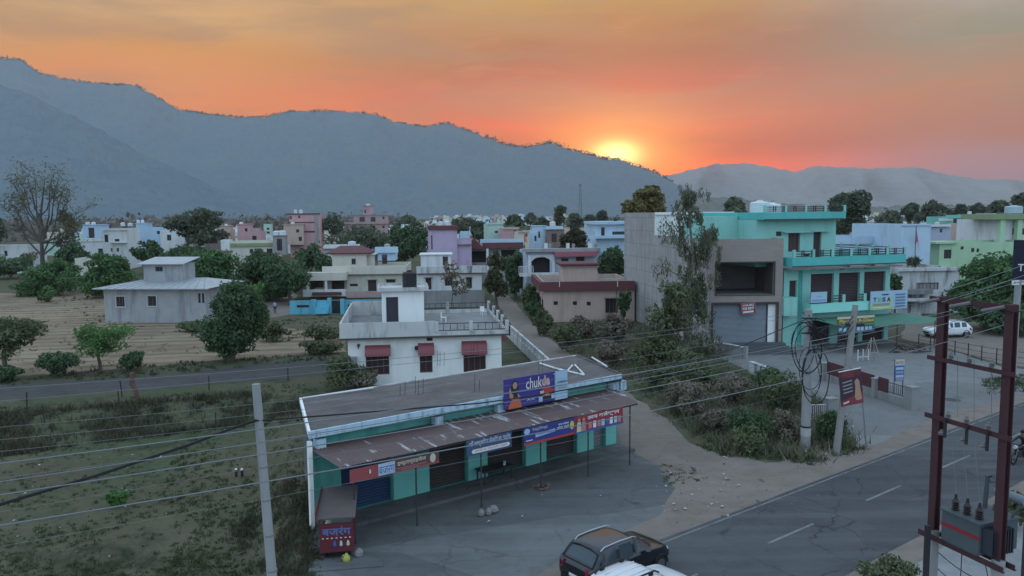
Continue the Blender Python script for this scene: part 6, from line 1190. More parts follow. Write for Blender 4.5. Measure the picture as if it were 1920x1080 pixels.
    for sx in (-.8, .8):
        for sy in (-.32, .32): mb = MB(); mb.box(sx - .03, sx + .03, sy - .03, sy + .03, 0, .739); mb.build('leg', dk, R)
    for i, (dx, dy) in enumerate(((.5, -.1), (.68, .12))): mb = MB(); mb.lathe([(.06, 0), (.07, .08), (.05, .12)], n=8); o = mb.build('cup', I_SKY); o.location = p + Matrix.Rotation(SRZ, 3, 'Z') @ Vector((dx, dy, .8)); tag(o, ['pale cup on the dark table, nearer one', 'pale cup on the dark table, farther one'][i], 'cup')
    p = G(1012, 918); R = thing('brick_heap', 'small heap of bricks at the foot of the fourth awning post', 'brick heap', p); random.seed(5)
    for k in range(12): mb = MB(); mb.box(-.12, .12, -.06, .06, 0, .08); o = mb.build('brick', mat('dull_brick', (.17, .12, .10), .95, .3, 5), R); o.location = (random.uniform(-.4, .4), random.uniform(-.25, .25), .08 * (k // 5)); o.rotation_euler = (0, 0, random.uniform(0, 3))
I_ORANGE2 = ink('saffron', (.62, .20, .09))
yard_things()
def food_cart():
    """red snack cart with roof at the left end of the shop"""
    a, b = G(648, 1046), G(600, 1000); c = (a + b) / 2; rz = SRZ; R = thing('food_cart', 'red roofed snack cart with Hindi lettering beside the blue shutter', 'food cart', G(664, 1048), rz + math.radians(-28)); red = mat('cart_red', (.13, .026, .034), .6, .2); top = mat('cart_roof', (.11, .09, .085), .85, .3, 2)
    R.scale = (.93,) * 3; L, W, H = 1.35, 2.8, 2.0
    mb = MB(); mb.box(-L, 0, 0, .05, .35, 1.55); mb.build('front_panel', red, R); mb = MB(); mb.box(-L, -L + .05, .051, W, .35, 1.0); mb.build('side_panel', red, R); mb = MB(); mb.box(-.05, 0, .051, W, .35, 1.0); mb.build('side_panel', red, R); mb = MB(); mb.box(-L + .05, -.05, .06, W, .9, .95); mb.build('counter', mat('steel_top', (.35, .36, .37), .4, metal=.4), R)
    mb = MB(); mb.extr([(-L - .1, -.15, 1.78), (.1, -.15, 1.78), (.1, W + .15, 2.0), (-L - .1, W + .15, 2.0)], (0, 0, .06)); mb.build('roof', top, R)
    mb = MB(); mb.box(-L - .13, -L - .101, -.15, W + .15, 1.72, 2.12); mb.build('valance', red, R)
    for x in (-L + .03, -.03):
        for y in (.03, W - .03): mb = MB(); mb.tube([(x, y, .3), (x, y, 1.78 + .2 * y / W)], .025, 5); mb.build('pole', red, R)
    for x in (-L + .2, -.2):
        for y in (.5, W - .5): mb = MB(); mb.tube([(x - .05, y, .26), (x + .05, y, .26)], .26, 14); mb.build('wheel', I_BLACK, R)
    text_mb('बजरंग', -L + .1, -.1, 1.05, 1.42, -.004, .02).build('lettering', ink('cart_blue', (.10, .17, .38)), R); text_mb('- - - - - - -', -L + .1, -.1, .92, .96, -.004).build('lettering', I_WHITE, R)
    for i, x in enumerate((-.75, -.5, -.22)): q = MB(); q.lathe([(.02, 0), (.07, .05), (.05, .18), (.02, .24)], (x, -.006, .58), 8); q.build('picture', [I_BLUE, I_SKY, I_CREAM][i], R)
    for i, (y, m) in enumerate(((.5, I_SKY), (1.0, I_WHITE), (1.5, I_CREAM), (2.0, I_SKY))): q = MB(); q.lathe([(.1, 0), (.1, .22), (.06, .28)], (-L + .25, y, .951), 10); o = q.build('jar', m, R)
    M = R.matrix_world
    mb = MB(); mb.box(-1.6, 1.1, -.9, .1, -.5, .06); o = mb.build('step', M_CONC); o.location = R.location; o.rotation_euler = R.rotation_euler; tag(o, 'rough concrete step under the red snack cart', 'step')
    b = on(600, 1040); B = thing('bicycle_wheel', 'old spoked wheel leaning in the weeds left of the food cart', 'wheel', b + Vector((0, 0, .33)), .5); n = 18
    q = MB(); q.tube([(.32 * math.cos(6.2832 * i / n), 0, .32 * math.sin(6.2832 * i / n)) for i in range(n + 1)], .022, 5); q.build('tyre', I_BLACK, B); q = MB(); [q.tube([(0, 0, 0), (.3 * math.cos(t), 0, .3 * math.sin(t))], .006, 3) for t in (i * .785 for i in range(8))]; q.build('spokes', I_GREY, B); B.rotation_euler[0] = -.35
food_cart()
# ------------------------------------------------------------------ poles, cables, transformer
M_POLE = mat('pole_concrete', (.30, .305, .305), .9, .18, 2, stain=(.20, .20, .20), stain_amt=.5, stain_scale=1.2); M_IRON = mat('red_oxide_steel', (.068, .028, .032), .65, .25, 2); M_WIRE = mat('aluminium_wire', (.19, .20, .21), .6, .1); M_CABLE = mat('black_cable', (.018, .018, .022), .6); M_CER = mat('insulator', (.16, .15, .15), .35, .2)
def pole(name, label, base, top, r0, r1, m=M_POLE, sq=False, bands=()):
    R = thing(name, label, 'utility pole', base); d = top - base; mb = MB(); mb.tube([Vector((0, 0, -.5)) - d * .02, d], r0, 4 if sq else 10, r1=r1); mb.build('shaft', m, R)
    for t, h, c in bands: q = MB(); rr = r0 + (r1 - r0) * t; q.tube([d * t, d * (t + h)], rr * 1.04, 10); q.build('band', c, R)
    return R, d
LP_Y = 20.5
lp_t, lp_b = P(480, 720, LP_Y), P(524, 1230, LP_Y)
R_LP, _ = pole('utility_pole', 'leaning pale concrete pole standing in the grass left of the shop', lp_b, lp_t, .15, .11, bands=[(t, .006, mat('pole_stain', (.2, .2, .2), .9)) for t in (.2, .32, .45, .58, .7)])
CP_B = G(1510, 842); cp_t = P(1516, 580, CP_B.y)
R_CP, _ = pole('utility_pole', 'grey concrete pole hung with thick black cable coils', CP_B, cp_t, .27, .19, bands=[(.10, .055, mat('white_band', (.42, .42, .42))), (.125, .012, I_BLACK), (.16, .012, I_BLACK)])
KP_B = G(1566, 850); kp_t = P(1604, 572, KP_B.y + .5)
R_KP, _ = pole('utility_pole', 'leaning weathered pole carrying the dark red banner', KP_B, kp_t, .2, .15, mat('weathered_pole', (.26, .25, .24), .95, .3, 2))
q = MB(); d_ = kp_t - KP_B; q.box(d_.x - .5, d_.x + .5, d_.y - .05, d_.y + .05, d_.z - 1.15, d_.z - 1.0); q.build('cross_arm', M_STEEL, R_KP)
for dx in (-.4, .4): q = MB(); q.lathe([(.06, 0), (.09, .06), (.05, .16)], (d_.x + dx, d_.y, d_.z - .998), 8); q.build('insulator', M_CER, R_KP)
for dz in (-.5, -1.3): q = MB(); dd = cp_t - CP_B; q.box(dd.x - .42, dd.x + .42, dd.y - .22, dd.y - .16, dd.z + dz, dd.z + dz + .08); q.build('cross_arm', M_STEEL, R_CP)
RP_B = G(1897, 716); rp_t = P(1913, 470, RP_B.y)
R_RP, _ = pole('utility_pole', 'pale concrete pole at the right edge behind the transformer frame', RP_B, rp_t, .27, .22)
F = Fac(1897, RP_B.y - .4, math.radians(14)); s = Sign('pole_sign', 'small white plate with dark Hindi writing on the right edge pole', F, [(1898, 526), (1898, 535), (1926, 525), (1926, 533)], I_WHITE, 0, .04); s.text('ई-स्टोर', .1, .15, .9, .85, I_BLACK, .02)
F = Fac(1901, 26, math.radians(-20)); s = Sign('billboard', 'tall black board with white lettering cut by the right picture edge', F, [(1902, 451), (1902, 524), (1960, 449), (1960, 526)], ink('board_black', (.012, .014, .03)), 0, .08, 'billboard'); s.text('TA', .16, .22, .60, .40, I_WHITE, .01)
mb = MB(); mb.box(s.w - .12, s.w - .02, .08, .16, -s.R.location.z, 0); mb.build('stand', M_STEEL, s.R)
# banner between the poles
Y0 = KP_B.y; F = Fac(1573, Y0 - .1, math.radians(10)); s = Sign('banner', 'dark red and navy advertising banner tied to the leaning pole', F, [(1580, 703), (1572, 769), (1622, 690), (1616, 755)], ink('banner_navy', (.055, .03, .05)), 0, .03, 'banner'); s.R.rotation_euler[1] = -.13
s.block(0, 0, 1, .2, ink("banner_crimson", (.21, .045, .05)), "red_strip", [(0, 0), (1, 0), (1, .34), (0, .14)]); s.block(0, .82, 1, 1, ink('banner_wine', (.12, .03, .04)), 'wine_strip'); s.text('FREE', .16, .80, .66, .96, ink('banner_crimson', (.21, .045, .05)), .03); s.block(0, 0, 0, 0, I_SKIN, 'face_picture', [(.62, .2), (.68, .5), (.66, .66), (.78, .74), (.88, .66), (.90, .4), (.94, .12), (.7, .1)])
for v in (.66, .56, .46, .36): s.block(.12, v, .55, v + .04, I_GREY, 'writing_bar', [(.12, v), (.55, v + .03), (.55, v + .065), (.12, v + .035)])
s.block(.05, .06, .45, .12, I_WHITE, 'writing_bar', [(.08, .06), (.34, .1), (.34, .14), (.08, .1)])
mb = MB(); mb.box(s.w - .05, s.w, .03, .08, -s.R.location.z, s.h); mb.build('pole', M_WIRE, s.R); mb = MB(); mb.box(0, s.w, -.02, .06, s.h, s.h + .03); mb.build('batten', I_WHITE, s.R)
def coils():
    Y = CP_B.y - .35
    for i, (cx, cy, rx, ry, r_, l) in enumerate([(1512, 652, 28, 48, .05, 'largest upper loop of black cable on the coil pole'), (1516, 655, 24, 44, .045, 'second upper loop of black cable on the coil pole'), (1506, 650, 20, 46, .04, 'innermost upper loop of black cable on the coil pole'), (1522, 700, 18, 44, .05, 'narrow lower loop of black cable hanging on the coil pole'), (1530, 706, 26, 52, .05, 'widest lower loop of black cable hanging on the coil pole'), (1519, 690, 22, 40, .035, 'thin middle loop of black cable on the coil pole')]):
        pts = []
        for k in range(37):
            t = 6.2832 * k / 36; pts.append(P(cx + rx * math.cos(t) * (1 + .06 * math.sin(2 * t + i)), cy + ry * math.sin(t), Y - .06 * i + .12 * math.sin(t + i)))
        mb = MB(); mb.tube(pts, r_ * .55, 6, caps=False); tag(mb.build('cable_coil', M_CABLE), l, 'cable', 'black cable coils on the pole')
    random.seed(9); R = thing('cable_tangle', 'dark tangle of service cables between the coil pole and the leaning pole', 'cable', P(1535, 600, Y) * 0)
    for k in range(9):
        a, b = P(1517 + random.uniform(-3, 3), random.uniform(598, 640), Y), P(random.uniform(1535, 1560), random.uniform(600, 730), Y + random.uniform(-.5, 1.5)); m_ = (a + b) / 2 + Vector((random.uniform(-.4, .4), 0, random.uniform(-1.6, .3))); mb = MB(); mb.tube([a, a.lerp(m_, .6) + Vector((0, 0, -.15)), m_, b.lerp(m_, .5), b], .022, 4); mb.build('cable', M_CABLE, R)
    mb = MB()
    for k in range(3): mb = MB(); a, b = P(1516, 590 + 14 * k, Y), P(1600, 592 + 10 * k, KP_B.y); mb.tube([a.lerp(b, t / 8) + Vector((0, 0, -1.1 * (1 - (2 * t / 8 - 1) ** 2))) for t in range(9)], .02, 4); mb.build('cable', M_CABLE, R)
coils()
RA = math.atan2(.6, .8)
FL = Fac(0, 1, RA); FL.O = Vector((CP_B.x, CP_B.y, 0)); HPX = P(1788, 581, 21.3); FH = Fac(0, 1, RA); FH.O = Vector((HPX.x, HPX.y, 0))
def wire(F, pts, r, m, label, ext=True, off=0.0):
    q = [F.at(px, py, off) for px, py in pts]; a = np.array([p[0] for p in q]); z = np.array([p[1] for p in q]); c = np.polyfit(a, z, 2 if len(q) > 2 else 1); a0, a1 = a.min(), a.max()
    if ext: a0 -= 3.5
    xs = np.linspace(a0, a1, 40); mb = MB(); mb.tube([F.w(x, off, float(np.polyval(c, x))) for x in xs], r, 5); return tag(mb.build('power_line', m), label, 'power line', 'overhead lines along the road')
wire(FL, [(0, 728), (520, 691), (1000, 648), (1200, 625), (1512, 583)], 0.0082, M_WIRE, 'topmost overhead line, running just above the left pole')
wire(FL, [(0, 752), (520, 706), (1000, 657), (1200, 633), (1512, 592)], 0.0082, M_WIRE, 'second overhead line from the top, just under the topmost')
wire(FL, [(0, 798), (620, 748), (1200, 666), (1324, 647), (1512, 612)], 0.0068, M_WIRE, 'third overhead line down, striking the top of the left pole')
wire(FL, [(0, 826), (620, 760), (1200, 690), (1512, 636)], 0.0068, M_WIRE, 'thin overhead line crossing the shop roof rear')
wire(FL, [(0, 895), (620, 815), (1200, 716), (1512, 655)], 0.0068, M_WIRE, 'thin overhead line crossing the middle of the shop fascia')
wire(FL, [(0, 1022), (620, 917), (1240, 790), (1505, 738)], 0.0061, M_WIRE, 'lowest thin overhead line, across the blue shutter')
wire(FH, [(0, 871), (620, 784), (1200, 697), (1466, 652), (1788, 581)], 0.0085, M_WIRE, 'bright overhead line crossing the billboard to the transformer frame')
wire(FH, [(0, 927), (620, 832), (1200, 730), (1560, 657), (1870, 581)], 0.0085, M_WIRE, 'bright overhead line crossing the rusty awning to the transformer frame')
wire(FH, [(0, 987), (620, 880), (1269, 760), (1560, 698), (1762, 644), (1893, 606)], 0.0095, M_WIRE, 'brightest lowest overhead line, passing the right end of the awning')
wire(FL, [(1512, 600), (1600, 590), (1760, 560), (1910, 520)], 0.0082, M_WIRE, 'overhead line from the coil pole to the right edge pole', False)
wire(FL, [(1512, 618), (1600, 604), (1760, 575), (1910, 540)], 0.0082, M_WIRE, 'second overhead line from the coil pole to the right edge pole', False)
wire(FL, [(1512, 650), (1700, 600), (1910, 560)], 0.0075, M_WIRE, 'lower overhead line from the coil pole to the right edge pole', False)
wire(FH, [(1759, 549), (1840, 524), (1990, 470)], 0.0082, M_WIRE, 'overhead line rising from the left end of the frame to the right picture edge', False)
wire(FH, [(1766, 566), (1850, 540), (1990, 490)], 0.0082, M_WIRE, 'second overhead line rising from the frame to the right picture edge', False)
wire(FH, [(1800, 560), (1870, 540), (1990, 505)], 0.0075, M_WIRE, 'third overhead line rising from the frame to the right picture edge', False)
wire(FL, [(0, 850), (620, 772), (1200, 703), (1512, 645)], .0062, M_WIRE, 'thin overhead line just above the shop fascia end')
wire(FL, [(0, 960), (620, 852), (1200, 741), (1512, 672)], .0062, M_WIRE, 'thin overhead line between the two bright lower lines')
wire(FH, [(0, 905), (620, 806), (1200, 712), (1512, 650), (1800, 585)], .0065, M_WIRE, 'thin overhead line between the two bright frame lines')
def thick_cable():
    pts = [(-60, 968), (0, 947), (180, 893), (355, 835), (430, 806), (481, 789)]
    R = thing('bundled_cable', 'thick black bundled cable sagging from the left pole across the shop roof', 'cable', (0, 0, 0))
    F2 = Fac(0, 1, RA); F2.O = Vector((lp_t.x, lp_t.y - .15, 0)); mb = MB(); p3 = [F2.w(F2.at(*p)[0], 0, F2.at(*p)[1]) for p in pts]
    for o in (0, .03): mb = MB(); mb.tube([p + Vector((0, 0, o)) for p in p3], .024, 6); mb.build('span', M_CABLE, R)
    a = p3[-1]; b = P(1513, 598, CP_B.y - .3); mid = [(560, 783), (700, 772), (900, 756), (1000, 742), (1160, 712), (1330, 668), (1400, 645), (1480, 611)]; q = [a]
    for px, py in mid:
        t = (px - 481) / (1513 - 481); Y = 1 / ((1 - t) / a.y + t / b.y); q.append(P(px, py, Y))
    q.append(b); mb = MB(); mb.tube(q, .024, 6); mb.build('span', M_CABLE, R)
thick_cable()
def transformer():
    L, Rr = P(1763, 700, 22.0), P(1891, 700, 20.0); L.z = Rr.z = 0; d = Rr - L; S = d.length; rz = math.atan2(d.y, d.x); ZL = lambda y: P(1763, y, 22.0).z
    zT, z2, z3, zB = ZL(556), ZL(668), ZL(776), ZL(996); A = thing('pole_structure', 'red oxide two post electric frame standing before the road', 'transformer frame', L, rz)
    for x in (0, S):
        mb = MB(); w = .112; mb.box(x - w, x + w, -.11, -.08, zB + .05, zT); mb.box(x - w, x + w, .08, .11, zB + .05, zT); mb.box(x - .02, x + .02, -.08, .08, zB + .05, zT); mb.build('post', M_IRON, A)
        mb = MB(); mb.tube([(x, 0, -1), (x, 0, zB + .05)], .17, 10); mb.build('concrete_stub', M_POLE, A)
    ext = .32
    for z, h, offs in ((zT, .16, (-.14,)), (z2, .12, (-.14,)), (z3, .14, (-.14,)), (zB, .16, (-.20, .22))):
        for y in offs: mb = MB(); mb.box(-ext, S + ext, y - .04, y + .04, z - h, z - h + .03); mb.box(-ext, S + ext, y - .04, y - .01, z - h + .03, z); mb.build('cross_beam', M_IRON, A)
    def insul(x, y, z, up=1, n=3):
        q = MB(); q.lathe([(.03, 0)] + [v for k in range(n) for v in ((.09, .05 * k + .02), (.045, .05 * k + .05))] + [(.03, .05 * n + .06)], (x, y, z if up > 0 else z - .05 * n - .06), 10); q.build('insulator', M_CER, A)
    for t in (.22, .5, .82): insul(S * t, -.14, z2 + .002); insul(S * t, -.14, z3 + .002)
    for t in (.22, .55, .85): q = MB(); q.box(S * t - .03, S * t + .03, -.27, -.21, z3 - .55, z3 - .02); q.build('fuse_holder', M_STEEL, A); insul(S * t - .12, -.24, z3 - .35, -1, 2)
    for i, (t, px) in enumerate(((.02, 0), (.5, 0), (.98, 0))):
        q = MB(); q.tube([(S * t, -.2, zT - .06), (S * t - .55, -.32, zT - .22)], .05, 8); q.build('strain_insulator', M_CER, A)
    for t in (.3, .55, .8): q = MB(); q.tube([(S * t, -.1, z2 + .1), (S * t + .05, -.05, z3 + .1)], .012, 4); q.build('jumper', M_WIRE, A)
    # tank
    T = thing('transformer', 'dark grey transformer tank with a red stripe resting on the frame', 'transformer', L + Matrix.Rotation(rz, 3, 'Z') @ Vector((.58, -.34, zB + .003)), rz); gm = mat('transformer_grey', (.075, .095, .10), .6, .2, 2); w, dp, h = S * .57, 1.4, .92
    mb = MB(); mb.box(0, w, 0, dp, .06, h); mb.box(-.05, w + .05, -.05, dp + .05, h + .002, h + .05); mb.box(.1, w - .1, .05, dp - .05, 0, .06); mb.build('tank', gm, T); mb = MB(); mb.box(0, w, -.012, -.002, h * .52, h * .64); mb.build('stripe', mat('stripe_red', (.25, .025, .035), .6), T)
    mb = MB()
    for k in range(9): mb.box(w + .002, w + .32, .08 + k * .095, .115 + k * .095, .15, h - .08)
    mb.build('radiator', mat('dark_radiator', (.03, .036, .045), .6), T)
    for k in range(3):
        x = w * (.2 + .3 * k); y = .22 + .02 * k; b = MB(); b.lathe([(.07, 0)] + [v for j in range(4) for v in ((.115, .07 * j + .04), (.07, .07 * j + .07))] + [(.045, .34), (.03, .46)], (x, y, h + .051), 12); b.build('bushing', mat('brown_porcelain', (.035, .028, .028), .25), T); q = MB(); q.tube([(x, y, h + .5), (x - .03, -.0, z3 - zB - .5)], .01, 4); q.build('jumper', M_WIRE, T)
    mb = MB(); c = (w * 1.0, dp + .12, h + .62); mb.tube([(w * .5, dp - .1, h + .60), (w * 1.22, dp - .1, h + .60)], .125, 14); o = mb.build('conservator', mat('conservator_grey', (.17, .21, .23), .5), T, smooth=False); q = MB(); q.tube([(w * .62, dp - .1, h + .5), (w * .5, dp - .2, h + .05)], .04, 6); q.build('pipe', gm, T); q = MB(); q.tube([(w * 1.15, dp - .1, h + .50), (w * .97, dp - .2, h + .05)], .04, 6); q.build('pipe', gm, T)
    mb = MB(); mb.tube([(w * .32, dp - .25, h + .05), (w * .36, dp - .25, h + 1.0), (w * .5, dp - .25, h + 1.02)], .06, 8); mb.tube([(w * .38, dp - .25, h + .86), (w * .8, dp - .12, h + .86), (w * .8, dp - .1, h + .72)], .025, 5); mb.build('vent_pipe', gm, T)
    for k, (pa, pb) in enumerate((((.1, .1, zB - .6), (S - .1, .1, zB - .75)), ((.1, .1, zB - 1.1), (S, .1, zB - 1.3)), ((S * .55, -.2, zB - .15), (S * .5, -.1, zB - 2.5)), ((S * .85, -.1, zB - .15), (S * .98, -.1, zB - 1.0)))):
        q = MB(); a, b = Vector(pa), Vector(pb); q.tube([a.lerp(b, t / 6) + Vector((0, 0, -.15 * (1 - (t / 3 - 1) ** 2) if k < 2 else 0)) for t in range(7)], .016, 4); q.build('earth_cable', M_STEEL, A)
    g = P(1740, 985, 21.5); R = thing('iron_post', 'thin black iron post left of the transformer frame foot', 'post', (g.x, g.y, 0)); mb = MB(); mb.box(-.07, .07, -.05, .05, 0, g.z); mb.build('shaft', M_STEEL, R); mb = MB(); mb.tube([(.05, 0, g.z - .15), (.5, .2, g.z - .3)], .02, 4); mb.build('stay', M_WIRE, R)
transformer()
# ------------------------------------------------------------------ fence stakes in the grass
for i, (px, py, h, m, l) in enumerate([(50, 770, 1.3, M_STEEL, 'slim dark stake by the track, far left'), (229, 744, 1.2, M_STEEL, 'slim dark stake by the track, left of the red stump'), (392, 732, 1.1, M_STEEL, 'slim dark stake by the track, right of the red stump'), (540, 715, 1.1, M_STEEL, 'slim dark stake by the track above the left pole'), (85, 812, 1.2, M_DOOR, 'brown wooden stake on the weedy bank, far left'), (225, 782, 1.0, M_DOOR, 'brown wooden stake on the weedy bank below the red stump'), (403, 806, 1.2, M_DOOR, 'brown wooden stake on the weedy bank left of the left pole'), (553, 775, 1.0, M_DOOR, 'brown wooden stake on the bank close to the shop corner'), (573, 668, 3.0, mat('grey_stake', (.16, .15, .14), .9), 'tall thin grey stake in the weeds left of the white house')]):
    b = on(px, py); mb = MB(); mb.tube([(0, 0, -.1), (random.uniform(-.1, .1), 0, h)], .045, 5); o = mb.build('fence_stake', m); o.location = b; tag(o, l, 'stake')
b = on(258, 748); mb = MB(); mb.tube([(0, 0, -.1), (-.1, 0, .7), (-.35, 0, 1.1), (-.3, 0, 1.9)], [.16, .15, .2, .16], 7); o = mb.build('tree_stump', mat('reddish_wood', (.15, .075, .065), .9, .3, 4)); o.location = b; tag(o, 'crooked reddish dead stump beside the dirt track', 'stump')
for px, l in ((443, 'left one of the twin black stubs with white tops in the grass'), (454, 'right one of the twin black stubs with white tops in the grass')):
    b = on(px, 893); R = thing('marker_stub', l, 'marker', b); mb = MB(); mb.lathe([(.06, 0), (.075, .02), (.075, .36)], n=10); mb.build('stub', I_BLACK, R); mb = MB(); mb.lathe([(.078, .361), (.06, .43)], n=10); mb.build('cap', I_WHITE, R)
g = P(1088, 400, 900); R = thing('radio_mast', 'faint lattice mast standing before the mauve hillside', 'mast', (g.x, g.y, 0)); zt = P(1088, 345, 900).z; mb = MB()
for sx in (-1, 1):
    for sy in (-1, 1): mb = MB(); mb.tube([(sx * 2.0, sy * 2.0, 0), (sx * .6, sy * .6, zt)], .22, 4); mb.build('leg', mat('mast_steel', (.14, .14, .15), .7), R)
mb = MB()
for k in range(9): t0, t1 = k / 9, (k + 1) / 9; w0, w1 = 2 - 1.4 * t0, 2 - 1.4 * t1; mb.tube([(-w0, -w0, zt * t0), (w1, -w1, zt * t1)], .12, 3); mb.tube([(w0, -w0, zt * t0), (-w1, -w1, zt * t1)], .12, 3)
mb.build('lattice', mat('mast_steel', (.14, .14, .15)), R); mb = MB(); mb.box(-1.2, 1.2, -1, 1, zt - 3, zt - .5); mb.build('antenna', mat('mast_steel', (.14, .14, .15)), R)
# ------------------------------------------------------------------ vehicles
def car_paint(name, c, rough=.22): return mat(name, c, rough, .03, .5, coat=.6, spec=.4)
M_CGLASS = mat('car_glass', (.040, .058, .072), .08, .1, spec=.5); M_TYRE = mat('tyre_rubber', (.02, .02, .02), .9); M_RIM = mat('alloy_rim', (.16, .165, .17), .4, metal=.6); M_TRIM = mat('black_trim', (.02, .02, .022), .55); M_LAMP = mat('lamp_lens', (.55, .58, .60), .12, spec=.7); M_TAIL = mat('tail_lens', (.30, .012, .03), .15, spec=.6); M_CHROME = mat('rail_silver', (.50, .52, .54), .3, metal=.6)
def car(label, loc, rz, paint_m, L=4.0, W=1.75, H=1.56, rails=True, roof_bars=False, group=None):
    """hatchback body lofted through stations; nose towards +x. Glass, lamps and wheels are parts of their own"""
    R = thing('parked_car' if not roof_bars else 'car', label, 'car', loc, rz, group); hl, hw = L / 2, W / 2; k = H / 1.56
    #       x      zb   zbelt  wsill wbelt  zroof wroof
    st = [(-hl, .42, .74, .70, .72, .80, .60), (-hl + .05, .30, .92, .80, .83, .96, .70), (-hl + .16, .26, 1.00, .86, .87, 1.02, .76), (-hl + .52, .25, 1.01, .88, .885, 1.45, .69), (-hl + .66, .25, 1.00, .88, .89, 1.54, .70), (-hl + 1.25, .25, .985, .88, .89, 1.57, .705), (-hl + 1.36, .25, .98, .88, .89, 1.57, .705), (-hl + 2.05, .25, .965, .88, .885, 1.55, .70), (-hl + 2.15, .25, .96, .88, .885, 1.54, .69), (-hl + 2.40, .25, .955, .88, .88, 1.47, .62), (-hl + 3.06, .25, .94, .88, .87, 1.03, .72), (-hl + 3.16, .25, .935, .88, .865, .99, .74), (hl - .42, .27, .88, .87, .84, .93, .68), (hl - .08, .30, .74, .78, .72, .77, .55), (hl, .40, .62, .64, .60, .66, .44)]
    s = W / 1.78; rings = []
    for x, zb, zbelt, ws, wb, zr, wr in st:
        zb, zbelt, zr = zb * k, zbelt * k, zr * k; h = [(0, zb), (ws * .86, zb), (ws * .98, zb + .12), (max(ws, wb) * 1.03, (zb + zbelt) * .5), (wb, zbelt), (wb - .03, zbelt + .03), (wr + .02, max(zbelt + .035, zr - .06 * k)), (wr - .12, max(zbelt + .037, zr)), (0, max(zbelt + .039, zr + .03))]
        rings.append([(x, y * s, z) for y, z in h] + [(x, -y * s, z) for y, z in reversed(h[1:-1])])
    n = len(rings[0]); v = [p for r in rings for p in r]; f = []; cls = []
    for i in range(len(rings) - 1):
        for j in range(n):
            f.append((i * n + j, i * n + (j + 1) % n, (i + 1) * n + (j + 1) % n, (i + 1) * n + j)); jj = j if j < 8 else n - 1 - j; sd = 0 if j < 8 else 1; c = 0
            if jj == 5 and i in (4, 6, 8): c = 1 + sd * 3 + {4: 0, 6: 1, 8: 2}[i]
            if jj in (6, 7) and i == 2: c = 7
            if jj in (6, 7) and i == 9: c = 8
            cls.append(c)
    f += [tuple(range(n - 1, -1, -1)), tuple(range((len(rings) - 1) * n, len(rings) * n))]; cls += [0, 0]
    me = bpy.data.meshes.new('car'); me.from_pydata(v, [], f); me.polygons.foreach_set('use_smooth', [True] * len(f)); at = me.attributes.new('cls', 'INT', 'FACE'); at.data.foreach_set('value', cls)
    cr = me.attributes.new('crease_edge', 'FLOAT', 'EDGE')
    for e in me.edges:
        a, b = e.vertices; ja, jb = a % n, b % n
        if ja == jb and min(ja, n - ja) in (5, 6): cr.data[e.index].value = .55
        elif min(ja, n - ja) in (5, 6) and min(jb, n - jb) in (5, 6): cr.data[e.index].value = .35
    tmp = bpy.data.objects.new('car', me); COL.objects.link(tmp); ss = tmp.modifiers.new('s', 'SUBSURF'); ss.levels = ss.render_levels = 2
    bpy.context.view_layer.update(); m2 = bpy.data.meshes.new_from_object(tmp.evaluated_get(bpy.context.evaluated_depsgraph_get())); vv = [tuple(p.co) for p in m2.vertices]; cl = [d.value for d in m2.attributes['cls'].data]; pf = [tuple(p.vertices) for p in m2.polygons]
    bpy.data.objects.remove(tmp)
    for c, nm in [(0, 'body')] + [(q, 'side_window') for q in range(1, 7)] + [(7, 'rear_window'), (8, 'windscreen')]:
        q = MB(); idx = {}
        for fc, k2 in zip(pf, cl):
            if k2 != c: continue
            for w_ in fc:
                if w_ not in idx: idx[w_] = len(q.v); q.v.append(vv[w_])
            q.f.append(tuple(idx[w_] for w_ in fc)); q.mi.append(0)
        if q.f: q.build(nm, M_CGLASS if c else paint_m, R, smooth=True)
    for x in (-hl + .72, hl - .72):
        for sy in (-1, 1):
            y = sy * (hw - .12); r = .315 * (1.08 if H > 1.6 else 1); q = MB(); q.tube([(x, y - sy * .14, r), (x, y + sy * .125, r)], r, 20); w = q.build('wheel', M_TYRE, R); q = MB(); q.tube([(x, y + sy * .10, r), (x, y + sy * .135, r)], r * .66, 16); q.build('rim', M_RIM, w)
            a = MB(); pts = [(x + (r + .05) * math.cos(t), sy * (hw + .004), r + (r + .05) * math.sin(t)) for t in [math.pi * i / 10 for i in range(11)]]; a.tube(pts, .035, 5); a.build('arch_trim', M_TRIM, R)
    for sy in (-1, 1):
        q = MB(); q.extr([(-hl + .03, sy * .52, .98 * k), (-hl + .36, sy * .87 * s, 1.0 * k), (-hl + .46, sy * .90 * s, .80 * k), (-hl + .14, sy * .84 * s, .66 * k), (-hl - .0, sy * .58, .72 * k)], (-.05, sy * .03, 0)); q.build('tail_light', M_TAIL, R)
        q = MB(); q.extr([(hl - .06, sy * .42, .70 * k), (hl - .34, sy * .80 * s, .85 * k), (hl - .30, sy * .835 * s, .74 * k), (hl - .05, sy * .55, .62 * k)], (.04, sy * .02, .01)); q.build('headlight', M_LAMP, R)
        q = MB(); q.lathe([(.03, 0), (.10, .03), (.11, .10), (.04, .14)], (-hl + 2.62, sy * (hw + .08), .95 * k), 8); q.tube([(-hl + 2.62, sy * (hw - .05), .98 * k), (-hl + 2.62, sy * (hw + .06), 1.0 * k)], .025, 5); q.build('wing_mirror', paint_m, R)
        for x in (-hl + 1.45, -hl + 2.2): q = MB(); q.box(x - .1, x + .1, sy * (hw + .002) - .015, sy * (hw + .002) + .015, .84 * k, .87 * k); q.build('door_handle', paint_m, R)
